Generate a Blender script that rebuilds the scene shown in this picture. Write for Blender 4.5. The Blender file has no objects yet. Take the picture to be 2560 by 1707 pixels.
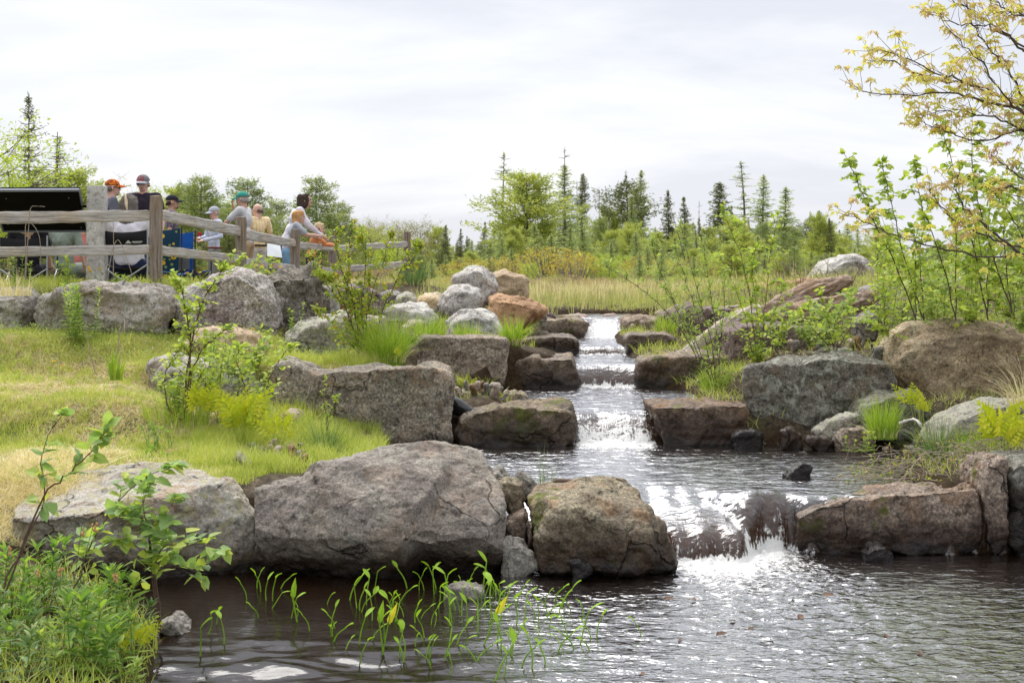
import bpy, bmesh, math, random
import numpy as np
from mathutils import Vector, Matrix, Euler
R_=random.Random(7); rng=np.random.default_rng(11)
scene=bpy.context.scene; COL=scene.collection
# ------------------------------------------------------------------ camera, sky, sun, exposure
F=3555.0; YH=665.0; HC=2.1
cam=bpy.data.cameras.new('camera'); co=bpy.data.objects.new('camera',cam); COL.objects.link(co)
co.location=(0,0,HC); co.rotation_euler=(math.radians(90),0,0)
cam.sensor_width=36; cam.lens=F/2560*36; cam.shift_y=-(853.5-YH)/2560
cam.clip_start=.1; cam.clip_end=3000
cam.dof.use_dof=True; cam.dof.focus_distance=11.5; cam.dof.aperture_fstop=7
scene.camera=co
def P(X,Y,D): return np.array(((X-1280)*D/F, D, HC-(Y-YH)*D/F))
w=bpy.data.worlds.new("World"); scene.world=w; w.use_nodes=True
SUN_EL=math.radians(52); SUN_AZ=math.radians(-25)   # azimuth from +Y towards -X: sun high, slightly left and behind the scene
def build_world():
    nt=w.node_tree; N=nt.nodes; L=nt.links; N.clear()
    out=N.new('ShaderNodeOutputWorld'); bg=N.new('ShaderNodeBackground')
    sky=N.new('ShaderNodeTexSky'); sky.sky_type='NISHITA'; sky.sun_disc=False
    sky.sun_elevation=SUN_EL; sky.sun_rotation=SUN_AZ
    tc=N.new('ShaderNodeTexCoord'); sep=N.new('ShaderNodeSeparateXYZ'); L.new(tc.outputs['Generated'],sep.inputs[0])
    # cloud layer: project the view direction on a flat ceiling so that clouds stretch towards the horizon
    m=N.new('ShaderNodeMath'); m.operation='MAXIMUM'; L.new(sep.outputs['Z'],m.inputs[0]); m.inputs[1].default_value=0.0
    a=N.new('ShaderNodeMath'); a.operation='ADD'; L.new(m.outputs[0],a.inputs[0]); a.inputs[1].default_value=.33
    dx=N.new('ShaderNodeMath'); dx.operation='DIVIDE'; L.new(sep.outputs['X'],dx.inputs[0]); L.new(a.outputs[0],dx.inputs[1])
    dy=N.new('ShaderNodeMath'); dy.operation='DIVIDE'; L.new(sep.outputs['Y'],dy.inputs[0]); L.new(a.outputs[0],dy.inputs[1])
    cb=N.new('ShaderNodeCombineXYZ'); L.new(dx.outputs[0],cb.inputs[0]); L.new(dy.outputs[0],cb.inputs[1])
    mp=N.new('ShaderNodeMapping'); mp.inputs['Scale'].default_value=(1.25,2.7,1); mp.inputs['Location'].default_value=(3.3,1.15,0.4)
    L.new(cb.outputs[0],mp.inputs[0])
    n1=N.new('ShaderNodeTexNoise'); n1.inputs['Scale'].default_value=1.0; n1.inputs['Detail'].default_value=9; n1.inputs['Roughness'].default_value=.56
    n1.inputs['Distortion'].default_value=.25
    L.new(mp.outputs[0],n1.inputs['Vector'])
    cr=N.new('ShaderNodeValToRGB'); cr.color_ramp.elements[0].position=.42; cr.color_ramp.elements[1].position=.66
    cr.color_ramp.elements[0].color=(.79,.81,.88,1); cr.color_ramp.elements[1].color=(1.03,1.03,1.05,1)
    e=cr.color_ramp.elements.new(.555); e.color=(.93,.94,.98,1)
    L.new(n1.outputs['Fac'],cr.inputs[0])
    # overcast zenith is a little brighter than the horizon
    gz=N.new('ShaderNodeMapRange'); gz.interpolation_type='SMOOTHSTEP'; L.new(m.outputs[0],gz.inputs[0]); gz.inputs[1].default_value=.16; gz.inputs[2].default_value=.95; gz.inputs[3].default_value=.70; gz.inputs[4].default_value=1.5
    gy=N.new('ShaderNodeMapRange'); gy.inputs[1].default_value=-1; gy.inputs[2].default_value=.8; gy.inputs[3].default_value=.66; gy.inputs[4].default_value=1.02; L.new(sep.outputs['Y'],gy.inputs[0])   # the veiled sun is ahead, so the sky behind the camera is dimmer
    gg=N.new('ShaderNodeMath'); gg.operation='MULTIPLY'; L.new(gz.outputs[0],gg.inputs[0]); L.new(gy.outputs[0],gg.inputs[1])
    mul=N.new('ShaderNodeVectorMath'); mul.operation='SCALE'; L.new(cr.outputs[0],mul.inputs[0]); L.new(gg.outputs[0],mul.inputs['Scale'])
    sk=N.new('ShaderNodeVectorMath'); sk.operation='SCALE'; L.new(sky.outputs[0],sk.inputs[0]); sk.inputs['Scale'].default_value=.1
    mx=N.new('ShaderNodeMix'); mx.data_type='RGBA'; mx.inputs['Factor'].default_value=.93
    L.new(sk.outputs[0],mx.inputs['A']); L.new(mul.outputs[0],mx.inputs['B'])
    L.new(mx.outputs['Result'],bg.inputs[0]); bg.inputs[1].default_value=1.0; L.new(bg.outputs[0],out.inputs[0])
build_world()
sl=bpy.data.lights.new('sun','SUN'); sl.energy=2.6; sl.angle=math.radians(42); sl.color=(1,.96,.9)
so=bpy.data.objects.new('sun',sl); COL.objects.link(so)
sdir=Vector((math.sin(SUN_AZ)*math.cos(SUN_EL),math.cos(SUN_AZ)*math.cos(SUN_EL),math.sin(SUN_EL)))
so.rotation_euler=sdir.to_track_quat('Z','Y').to_euler(); so.location=(0,0,30)
scene.view_settings.view_transform='Standard'; scene.view_settings.look='None'
scene.view_settings.exposure=0.55; scene.view_settings.gamma=1
scene.cycles.max_bounces=8; scene.cycles.transparent_max_bounces=16
# ------------------------------------------------------------------ small helpers
def lin(r,g,b):
    f=lambda c:(c/255/12.92 if c/255<=.04045 else ((c/255+.055)/1.055)**2.4)
    return (f(r),f(g),f(b),1)
def link(o,parent=None):
    COL.objects.link(o)
    if parent is not None: o.parent=parent
    return o
def tag(o,label=None,cat=None,group=None,kind=None):
    if label: o['label']=label
    if cat: o['category']=cat
    if group: o['group']=group
    if kind: o['kind']=kind
    return o
def empty(name,loc,label,cat,group=None,rz=0):
    o=bpy.data.objects.new(name,None); COL.objects.link(o); o.location=loc; o.rotation_euler=(0,0,rz); o.empty_display_size=.1
    return tag(o,label,cat,group)
def mkmesh(name,V,Fq=None,Ft=None,var=None,attrs=None,smooth=False):
    V=np.asarray(V,dtype=np.float32).reshape(-1,3); me=bpy.data.meshes.new(name)
    Fq=np.zeros((0,4),int) if Fq is None or len(Fq)==0 else np.asarray(Fq,dtype=int).reshape(-1,4)
    Ft=np.zeros((0,3),int) if Ft is None or len(Ft)==0 else np.asarray(Ft,dtype=int).reshape(-1,3)
    nl=len(Fq)*4+len(Ft)*3; npoly=len(Fq)+len(Ft)
    me.vertices.add(len(V)); me.vertices.foreach_set('co',V.ravel())
    me.loops.add(nl); me.loops.foreach_set('vertex_index',np.concatenate([Fq.ravel(),Ft.ravel()]).astype(np.int32))
    me.polygons.add(npoly)
    ls=np.concatenate([np.arange(len(Fq))*4,len(Fq)*4+np.arange(len(Ft))*3]).astype(np.int32)
    me.polygons.foreach_set('loop_start',ls)
    try: me.polygons.foreach_set('loop_total',np.concatenate([np.full(len(Fq),4),np.full(len(Ft),3)]).astype(np.int32))
    except Exception: pass
    me.update(calc_edges=True)
    me.polygons.foreach_set('use_smooth',np.full(npoly,smooth))
    at=dict(attrs or {})
    if var is not None: at['var']=var
    for k,v in at.items():
        a=me.attributes.new(k,'FLOAT','POINT'); a.data.foreach_set('value',np.asarray(v,dtype=np.float32))
    return me
class MB:
    """collects pieces into one mesh"""
    def __init__(s): s.V=[];s.Q=[];s.T=[];s.A=[];s.n=0
    def add(s,V,Q=None,T=None,var=0.5):
        V=np.asarray(V,float).reshape(-1,3)
        s.V.append(V)
        if Q is not None and len(Q): s.Q.append(np.asarray(Q).reshape(-1,4)+s.n)
        if T is not None and len(T): s.T.append(np.asarray(T).reshape(-1,3)+s.n)
        s.A.append(np.broadcast_to(np.asarray(var,float),(len(V),))); s.n+=len(V)
    def tube(s,pts,rad,sides=6,var=.5,caps=True):
        pts=np.asarray(pts,float); n=len(pts); rad=np.broadcast_to(np.asarray(rad,float),(n,))
        T=np.gradient(pts,axis=0); T/=np.linalg.norm(T,axis=1)[:,None]+1e-9
        up=np.array((0,0,1.)) if abs(T[0][2])<.9 else np.array((1.,0,0))
        A=np.cross(T,up); A/=np.linalg.norm(A,axis=1)[:,None]+1e-9; B=np.cross(T,A)
        th=np.arange(sides)*2*math.pi/sides
        ring=(np.cos(th)[None,:,None]*A[:,None,:]+np.sin(th)[None,:,None]*B[:,None,:])*rad[:,None,None]+pts[:,None,:]
        V=ring.reshape(-1,3); i=np.arange(n-1)[:,None]*sides; j=np.arange(sides)[None,:]; k=(j+1)%sides
        Q=np.stack([i+j,i+k,i+k+sides,i+j+sides],-1).reshape(-1,4); Tt=[]
        if caps:
            V=np.vstack([V,pts[0],pts[-1]]); c0=n*sides
            Tt=[(c0,(q+1)%sides,q) for q in range(sides)]+[(c0+1,(n-1)*sides+q,(n-1)*sides+(q+1)%sides) for q in range(sides)]
        s.add(V,Q,Tt,var)
    def box(s,c,size,rot=None,var=.5):
        x,y,z=[q/2 for q in size]
        V=np.array([(a*x,b*y,d*z) for a in(-1,1) for b in(-1,1) for d in(-1,1)],float)
        if rot is not None: V=V@np.array(rot.to_matrix()).T if hasattr(rot,'to_matrix') else V@np.array(rot).T
        s.add(V+np.asarray(c,float),[(0,1,3,2),(4,6,7,5),(0,4,5,1),(2,3,7,6),(0,2,6,4),(1,5,7,3)],None,var)
    def ell(s,c,r,var=.5,nu=12,nv=8,rot=None):
        th=np.linspace(0,math.pi,nv+1)[1:-1]; ph=np.arange(nu)*2*math.pi/nu
        V=[(math.sin(t)*math.cos(p),math.sin(t)*math.sin(p),math.cos(t)) for t in th for p in ph]+[(0,0,1),(0,0,-1)]
        V=np.array(V)*np.asarray(r,float)
        if rot is not None: V=V@np.array(rot.to_matrix()).T
        Q=[(i*nu+j,(i+1)*nu+j,(i+1)*nu+(j+1)%nu,i*nu+(j+1)%nu) for i in range(nv-2) for j in range(nu)]
        a=(nv-1)*nu; T=[(a,j,(j+1)%nu) for j in range(nu)]+[(a+1,(nv-2)*nu+(j+1)%nu,(nv-2)*nu+j) for j in range(nu)]
        s.add(V+np.asarray(c,float),Q,T,var)
    def mesh(s,name,smooth=False,origin=None):
        V=np.vstack(s.V) if s.V else np.zeros((0,3))
        if origin is not None: V=V-np.asarray(origin)
        return mkmesh(name,V,np.vstack(s.Q) if s.Q else None,np.vstack(s.T) if s.T else None,np.concatenate(s.A) if s.A else None,smooth=smooth)
    def build(s,name,mat,parent=None,smooth=False,origin=None):
        """parent's location is removed from the coordinates so that world-space data can be passed"""
        if origin is None and parent is not None: origin=tuple(parent.location)
        me=s.mesh(name,smooth,origin); me.materials.append(mat)
        o=bpy.data.objects.new(name,me)
        if parent is None and origin is not None: o.location=origin
        return link(o,parent)
# numpy gradient noise -------------------------------------------------
_perm=np.random.default_rng(3).permutation(256); _perm=np.concatenate([_perm,_perm,_perm])
_g=np.random.default_rng(4).normal(size=(256,3)); _g/=np.linalg.norm(_g,axis=1)[:,None]
def pnoise(p):
    p=np.asarray(p,float); i=np.floor(p).astype(int); f=p-i; u=f*f*f*(f*(f*6-15)+10); i&=255; r=0
    for dx in(0,1):
        for dy in(0,1):
            for dz in(0,1):
                h=_perm[_perm[_perm[(i[:,0]+dx)&255]+((i[:,1]+dy)&255)]+((i[:,2]+dz)&255)]
                g=_g[h]; d=(g*(f-np.array((dx,dy,dz)))).sum(1)
                wx=u[:,0] if dx else 1-u[:,0]; wy=u[:,1] if dy else 1-u[:,1]; wz=u[:,2] if dz else 1-u[:,2]
                r=r+d*wx*wy*wz
    return r*1.6
def fbm(p,oct=4,rough=.5,lac=2.03):
    p=np.asarray(p,float); a=1;s=0
    for k in range(oct): s=s+a*pnoise(p+17.3*k); a*=rough; p=p*lac
    return s
def sstep(a,b,x): t=np.clip((x-a)/(b-a),0,1); return t*t*(3-2*t)
# ------------------------------------------------------------------ materials
class M:
    def __init__(s,name):
        s.m=bpy.data.materials.new(name); s.m.use_nodes=True; s.nt=s.m.node_tree; s.N=s.nt.nodes; s.L=s.nt.links
        s.b=s.N['Principled BSDF']; s.o=s.N['Material Output']; s.geo=None
    def n(s,t,**k):
        x=s.N.new('ShaderNode'+t)
        for a,v in k.items(): setattr(x,a,v)
        return x
    def pos(s):
        if not s.geo: s.geo=s.n('NewGeometry')
        return s.geo.outputs['Position']
    def inp(s,node,**k):
        for a,v in k.items():
            a=a.replace('_',' ')
            if hasattr(v,'links'): s.L.new(v,node.inputs[a])
            else: node.inputs[a].default_value=v
    def noise(s,scale,detail=4,rough=.5,vec=None,stretch=None,dist=0,out='Fac'):
        v=vec or s.pos()
        if stretch:
            mp=s.n('Mapping'); mp.inputs['Scale'].default_value=stretch; s.L.new(v,mp.inputs[0]); v=mp.outputs[0]
        x=s.n('TexNoise'); s.inp(x,Scale=scale,Detail=detail,Roughness=rough,Distortion=dist,Vector=v)
        return x.outputs[out]
    def vor(s,scale,feature='F1',vec=None,out='Distance'):
        x=s.n('TexVoronoi'); x.feature=feature; s.inp(x,Scale=scale,Vector=vec or s.pos()); return x.outputs[out]
    def ramp(s,fac,stops,interp='LINEAR'):
        x=s.n('ValToRGB'); x.color_ramp.interpolation=interp; e=x.color_ramp.elements
        while len(e)<len(stops): e.new(.5)
        for q,(p,c) in zip(e,stops): q.position=p; q.color=c if len(c)==4 else (*c,1)
        s.L.new(fac,x.inputs[0]); return x.outputs[0]
    def fr(s,fac,a,b,va=0,vb=1):
        x=s.n('MapRange'); x.interpolation_type='SMOOTHSTEP'; s.inp(x,Value=fac); x.inputs[1].default_value=a; x.inputs[2].default_value=b
        x.inputs[3].default_value=va; x.inputs[4].default_value=vb; return x.outputs[0]
    def math(s,op,a,b=None):
        x=s.n('Math',operation=op)
        for i,v in enumerate((a,b)):
            if v is None: continue
            if hasattr(v,'links'): s.L.new(v,x.inputs[i])
            else: x.inputs[i].default_value=v
        return x.outputs[0]
    def mix(s,f,a,b,mode='MIX'):
        x=s.n('Mix',data_type='RGBA',blend_type=mode)
        for k,v in(('Factor',f),('A',a),('B',b)):
            i=[q for q in x.inputs if q.name==k and (q.type=='RGBA' or (k=='Factor' and q.type=='VALUE'))][0]
            if hasattr(v,'links'): s.L.new(v,i)
            else: i.default_value=v if k=='Factor' else (v if len(v)==4 else (*v,1))
        return [q for q in x.outputs if q.type=='RGBA'][0]
    def attr(s,name):
        x=s.n('Attribute'); x.attribute_name=name; return x.outputs['Fac']
    def bump(s,h,strength=.5,dist=.02,prev=None):
        x=s.n('Bump'); s.inp(x,Height=h,Strength=strength,Distance=dist)
        if prev: s.L.new(prev,x.inputs['Normal'])
        return x.outputs[0]
    def fin(s,col=None,rough=None,nrm=None,spec=None,**k):
        if col is not None: s.inp(s.b,Base_Color=col if hasattr(col,'links') or len(col)==4 else (*col,1))
        if rough is not None: s.inp(s.b,Roughness=rough)
        if nrm is not None: s.inp(s.b,Normal=nrm)
        if spec is not None: s.b.inputs['Specular IOR Level'].default_value=spec
        for a,v in k.items(): s.inp(s.b,**{a:v})
        return s.m
def plain(name,col,rough=.7,var=.08,scale=8,metal=0,spec=.4):
    q=M(name); n=q.noise(scale,3); c=q.mix(n,tuple(v*(1-var*2) for v in col[:3]),tuple(min(1,v*(1+var*2)) for v in col[:3]))
    q.b.inputs['Metallic'].default_value=metal
    return q.fin(c,rough,spec=spec)
def rockmat(name,c1,c2,c3,speck=.5,spsc=55,bump=.6,wet=None,wetw=.12,lichen=0,lcol=(.52,.55,.44),moss=0,rust=0,grain=(1,1,1),msc=2.2):
    q=M(name); off=q.n('Mapping'); off.inputs['Location'].default_value=(R_.uniform(-9,9),R_.uniform(-9,9),R_.uniform(-9,9)); q.L.new(q.pos(),off.inputs[0]); v=off.outputs[0]
    big=q.noise(msc,6,.6,v,dist=.6,stretch=grain); mid=q.noise(msc*4.5,6,.65,v); fine=q.noise(spsc,3,.7,v)
    c=q.ramp(big,[(.32,c1),(.5,c2),(.68,c3)])
    c=q.mix(q.fr(mid,.35,.7),c,q.mix(.5,c,c3,'MULTIPLY'))
    gr=q.ramp(fine,[(.30,(.16,.16,.16)),(.46,(.74,.74,.74)),(.55,(1.04,1.03,1.0)),(.70,(2.0,1.95,1.9))])
    c=q.mix(speck,c,gr,'MULTIPLY')
    hue=q.ramp(q.noise(.9,4,.6,v,dist=1.2),[(.34,(.70,.66,.66)),(.48,(1.02,1.0,.97)),(.6,(1.0,1.03,1.0)),(.72,(1.30,1.27,1.18))]); c=q.mix(.85,c,hue,'MULTIPLY')
    dv=q.n('VectorMath',operation='MULTIPLY_ADD'); dn=q.n('TexNoise'); q.inp(dn,Scale=2.5,Detail=4,Vector=v); q.L.new(dn.outputs['Color'],dv.inputs[0]); dv.inputs[1].default_value=(.55,.55,.55); q.L.new(v,dv.inputs[2])
    ck=q.math('MULTIPLY',q.fr(q.vor(1.5,'DISTANCE_TO_EDGE',dv.outputs[0]),.0,.022,1,0),q.fr(q.noise(1.3,3,.6,v),.50,.58)); c=q.mix(q.math('MULTIPLY',ck,.45),c,(.04,.033,.027))
    if rust: c=q.mix(q.math('MULTIPLY',q.fr(q.noise(3.1,5,.6,v,dist=1),.5,.66),rust),c,(.30,.15,.06))
    # colour is darker in the low spots of the pit noise
    pits=q.noise(17,5,.7,v); c=q.mix(q.fr(pits,.34,.48,.8,0),c,q.mix(1,c,(.3,.28,.26),'MULTIPLY'))
    if lichen:
        lm=q.math('MULTIPLY',q.fr(q.noise(7.5,6,.7,v,dist=.8),.54-.1*lichen,.60-.08*lichen),.85); c=q.mix(lm,c,lcol)
    nz=q.n('SeparateXYZ'); q.L.new(q.pos(),nz.inputs[0]); z=nz.outputs['Z']
    if moss:
        mm=q.math('MULTIPLY',q.fr(q.noise(3.0,6,.7,v),.62-.10*moss,.68-.08*moss),.9); mc=q.mix(q.noise(40,3,.6,v),(.035,.05,.008),(.19,.20,.018)); c=q.mix(mm,c,mc)
    r=.8
    if wet is not None:
        wn=q.math('ADD',z,q.math('MULTIPLY',q.math('SUBTRACT',q.noise(4,5,.7,v),.5),wetw*1.6))
        wm=q.fr(wn,wet+wetw*.5,wet+wetw*1.9,1,0); c=q.mix(q.math('MULTIPLY',wm,.95),c,q.mix(1.0,c,(.15,.105,.08),'MULTIPLY')); r=q.fr(wm,0,1,.8,.3); ln_=q.fr(wn,wet+.03,wet+.10,1,0); c=q.mix(q.math('MULTIPLY',ln_,.85),c,(.014,.011,.009))
    h=q.math('ADD',q.math('MULTIPLY',mid,.7),q.math('MULTIPLY',fine,.22)); h=q.math('ADD',h,q.math('MULTIPLY',q.vor(11,'DISTANCE_TO_EDGE',v),.12))
    h=q.math('ADD',h,q.math('MULTIPLY',pits,.5)); h=q.math('SUBTRACT',h,q.math('MULTIPLY',ck,.9))
    return q.fin(c,r,q.bump(h,bump,.035),spec=.35)
# ------------------------------------------------------------------ stream levels and banks
Z=[0.0,.38,.66,.92,1.03,1.30]
def water_z(x,D):
    """stepped water surface; returns z, amount of fall, distance below each weir"""
    w1=10.08+.34*sstep(1.62,1.78,x)+.05*np.sin(x*7); wd1=.62-.28*sstep(1.6,1.8,x)
    w2=13.75+.05*np.sin(x*9); w3=16.9+.05*np.sin(x*6+1); w4=18.95+0*x; w5=21.3+.06*np.sin(x*11)
    w1=w1+.05*np.sin(x*13+1)+.03*np.sin(x*31); W=[(w1,wd1),(w2,.55+0*x),(w3,.45+0*x),(w4,.3+0*x),(w5,.8+0*x)]
    z=np.zeros_like(x)+Z[0]; fall=np.zeros_like(x); foam=np.zeros_like(x)
    for k,(wk,wd) in enumerate(W):
        t=np.clip((D-wk)/wd,0,1); pw=[3.0,2.4,3.0,3.0,2.0][k]; s=1-(1-t)**pw
        if k==0:
            tl=np.clip((D-wk)/1.15,0,1); s0=np.where(tl<.26,.56*(1-(1-np.clip(tl/.26,0,1))**2.6),.56+.44*sstep(0,1,(tl-.26)/.74)); bl_=sstep(1.60,1.76,x+.35*(D-10.4)); s=s0*(1-bl_)+s*bl_
        z=z+(Z[k+1]-Z[k])*s
        inside=((D>wk)&(D<wk+wd)); steep=np.where(inside,(1-t)**(pw-1),0); fall=np.maximum(fall,steep)
        if k==0: fall=np.maximum(fall,np.where(inside,.42*sstep(1.0,.6,t),0)*sstep(2.3,2.0,x)*sstep(.8,1.1,x))
        gx=[(1.16,2.02),(.62,1.38),(.8,1.48),(.86,1.52),(1.0,1.75)][k]
        cx=(gx[0]+gx[1])/2; hw=(gx[1]-gx[0])/2
        lat=sstep(hw*1.45,hw*.75,np.abs(x-cx)); d=wk-D
        L_=[1.15,.6,.35,.22,.35][k]
        fo=np.where(d>-.02,np.exp(-np.clip(d,0,9)/L_),0)*lat*[1.0,1.1,.85,.8,1.0][k]
        wide=np.where(d>-.02,np.exp(-np.clip(d,0,9)/(L_*2.6)),0)*sstep(hw*2.6,hw*.6,np.abs(x-cx-.15*d))*[.78,.5,.3,.2,.3][k]
        foam=np.maximum(foam,np.maximum(fo,wide))
        if k in(1,4): foam=np.maximum(foam,np.where(inside,lat*(.95 if k==4 else .85)*(1-t)**.7,0))
        else: foam=np.maximum(foam,np.where(inside,lat*(.55*sstep(.7,0,t)+(.50*np.exp(-((x-1.73+.35*(D-10.2))/.035)**2)+.35*np.exp(-((x-2.0)/.035)**2)+.3*np.exp(-((x-1.17)/.035)**2)+.15*np.exp(-((x-1.88)/.03)**2))*sstep(1,.2,t)*(k==0)),0))
    return z,fall,foam
cD=[2,7,8,9,9.7,10.4,11.5,12.6,13.5,13.9,14.4,15.3,16.6,17.0,19,19.4,21.3,22,23.4,24]
cL=[-1.5,-1.75,-1.95,-2.6,-3.3,-.6,-.9,-1.0,-1.1,-.2,.05,-.1,-.2,.6,.7,.45,.7,.5,.8,1.6]
cRr=[9,9,9,9,9,9,3.1,3.5,3.8,1.5,1.7,2.1,1.95,1.55,1.5,1.4,1.5,2.2,2.6,1.6]
def chanL(D): return np.interp(D,cD,cL)
def chanR(D):
    r=np.interp(D,cD,cRr); r=np.where((D>10.42)&(D<11.5),np.interp(D,[10.42,10.9,11.5],[3.5,3.2,3.15]),r); return np.where((D>10.0)&(D<=10.42),3.9,r)
_gc=[]
for X,Y,D in [(0,1440,8.9),(0,1530,8.0),(250,1590,7.8),(0,1690,7.0),(330,1510,8.5),(300,1690,7.2),(-600,1400,9),
  (0,1145,11.4),(300,1140,11.5),(560,1150,11.4),(700,1155,11.7),(900,1150,12.0),(1100,1150,12.2),(650,1100,12.6),(700,1060,13.1),
  (0,965,13.5),(300,965,13.5),(570,1040,13.3),(450,1005,13.55),(360,985,13.5),(640,1020,13.7),(560,912,14.5),(460,905,14.5),(680,920,14.4),(0,835,15.4),(300,835,15.4),(600,838,15.4),(-500,835,15.4),(700,900,14.6),(900,905,14.5),(930,880,15.2),(1120,985,14.6),(1150,985,15.5),(1120,985,16.2),(1060,985,15.2),(1030,860,17.2),(1150,845,17.4),
  (1200,985,15),(1290,985,15.2),(1200,985,14.4),(1180,850,17.0),(1250,830,18),(1000,800,18.5),(1150,800,19.5),(1280,800,21),(1350,790,22),(1150,760,22.5),
  (2300,1190,11.1),(2500,1160,11.2),(2700,1150,11.0),(2230,1150,12.4),(2450,1080,12.6),(2700,1050,12.6),(2560,1020,13.6),(2300,1080,13.6),
  (2000,880,15.6),(2150,872,15.7),(2400,800,16.5),(2700,790,16.8),(1830,905,16.4),(1960,850,17.2),(1900,800,19),(2200,745,20),(2500,712,22),(1750,765,21.5),(1700,800,20.5),(1950,720,24),(2150,700,25),(2600,695,26),
  (1800,930,15.5),(1700,975,14.9)]:
    p=P(X,Y,D); _gc.append((p[0],D,p[2]))
_gc+=[(-7,16.6,1.86),(-5.5,16.6,1.86),(-4.1,16.6,1.86),(-3.7,17.6,1.80),(-3.5,18.8,1.74),(-3.2,21.3,1.64),(-3.0,24,1.64),(-1.95,26.5,1.78),(-1.4,27.5,1.6),
  (-8,19,1.66),(-5.5,19,1.64),(-4.5,21,1.58),(-4.5,24,1.55),(-4,27,1.5),(-8,27,1.5),(-12,22,1.6),(-2.2,19.5,1.5),(-2.4,17.5,1.5),(-1.2,18.5,1.36),(-1,24,1.5),(-.3,26,1.36),
  (-12,12,.9),(-12,7,.25),(-7,9,.25),(-7,11.5,.56),(-8,13.5,.96),(-4.6,9.7,.4),(-3,2,.3),(0,2,-.2),(5,2,-.3),(8,8,-.3),(6,12,.7),(8,16,1.6),(8,22,1.85),(12,26,1.8),(0,30,1.33),(4,31,1.36),(9,34,1.4),(-5,34,1.35),(-12,36,1.35),(2,40,1.33),(-25,40,1.4),(25,40,1.4)]
for X,D,z in [(1900,13.75,.33),(2050,13.75,.33),(2200,13.7,.35),(1700,13.4,.3),(1300,13.3,.3),(1100,13.0,.3),(1600,16.5,.68),(1720,16.5,.70),(1830,16.4,.80),(1740,15.4,.74),(1300,18.2,.93),(1400,18.3,.90),(1210,18.0,1.12),(1440,20.7,1.02),(1350,20.6,1.06),(1600,18.3,.93),(1680,18.4,.96),(1600,20.7,1.05),(1680,20.6,1.1),
  (1770,19.2,1.0),(1770,18.0,1.0),(1850,17.9,1.05),(1950,16.8,1.0),(2080,16.7,1.1),(2150,14.2,.8),(2400,13.9,.8),(2560,13.8,.85),(1150,13.85,.40),(1190,14.15,.48),(1100,13.8,.35),(2150,11.0,.40),(2300,10.95,.43),(2430,10.9,.46),(1880,13.95,.33),(2050,13.95,.36)]:
    _gc.append(((X-1280)*D/F,D,z))
_gc=np.array(_gc)
def ground_z(x,D):
    x=np.asarray(x,float); D=np.asarray(D,float); sh=x.shape; xf=x.ravel(); Df=D.ravel(); z=np.full(xf.shape,1.33)
    near=(Df<46)&(np.abs(xf)<30); idx=np.where(near)[0]
    for s in range(0,len(idx),20000):
        i=idx[s:s+20000]; d2=(xf[i,None]-_gc[None,:,0])**2+(Df[i,None]-_gc[None,:,1])**2+.02
        wt=1/d2**1.9; zz=(wt*_gc[None,:,2]).sum(1)/wt.sum(1)
        fade=sstep(45,36,Df[i])*sstep(30,20,np.abs(xf[i])); z[i]=zz*fade+1.33*(1-fade)
    q=np.stack([xf*.9,Df*.9,Df*0],1); z=z+fbm(q,3)*.035*sstep(60,30,Df)
    far=sstep(70,260,Df)*sstep(-5,-40,xf)*7.0; z=z+far
    # the channel
    L_=chanL(Df); R2=chanR(Df); inside=np.minimum(xf-L_,R2-xf); m=(Df<23.9)
    wz,_,_=water_z(xf,Df); dep=.10+.25*sstep(0,1.6,inside)
    k=sstep(-.12,.10,inside)*m; bed=np.minimum(z,wz-dep); 
    bank=np.maximum(z,wz+.03+.25*np.clip(-inside,0,.3))
    z=np.where(m&(np.abs(xf)<9),bed*k+np.where((inside<0)&(inside>-1),bank,z)*(1-k),z)
    return z.reshape(sh)
def gz(x,D): return float(ground_z(np.array([x]),np.array([D]))[0])
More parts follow.
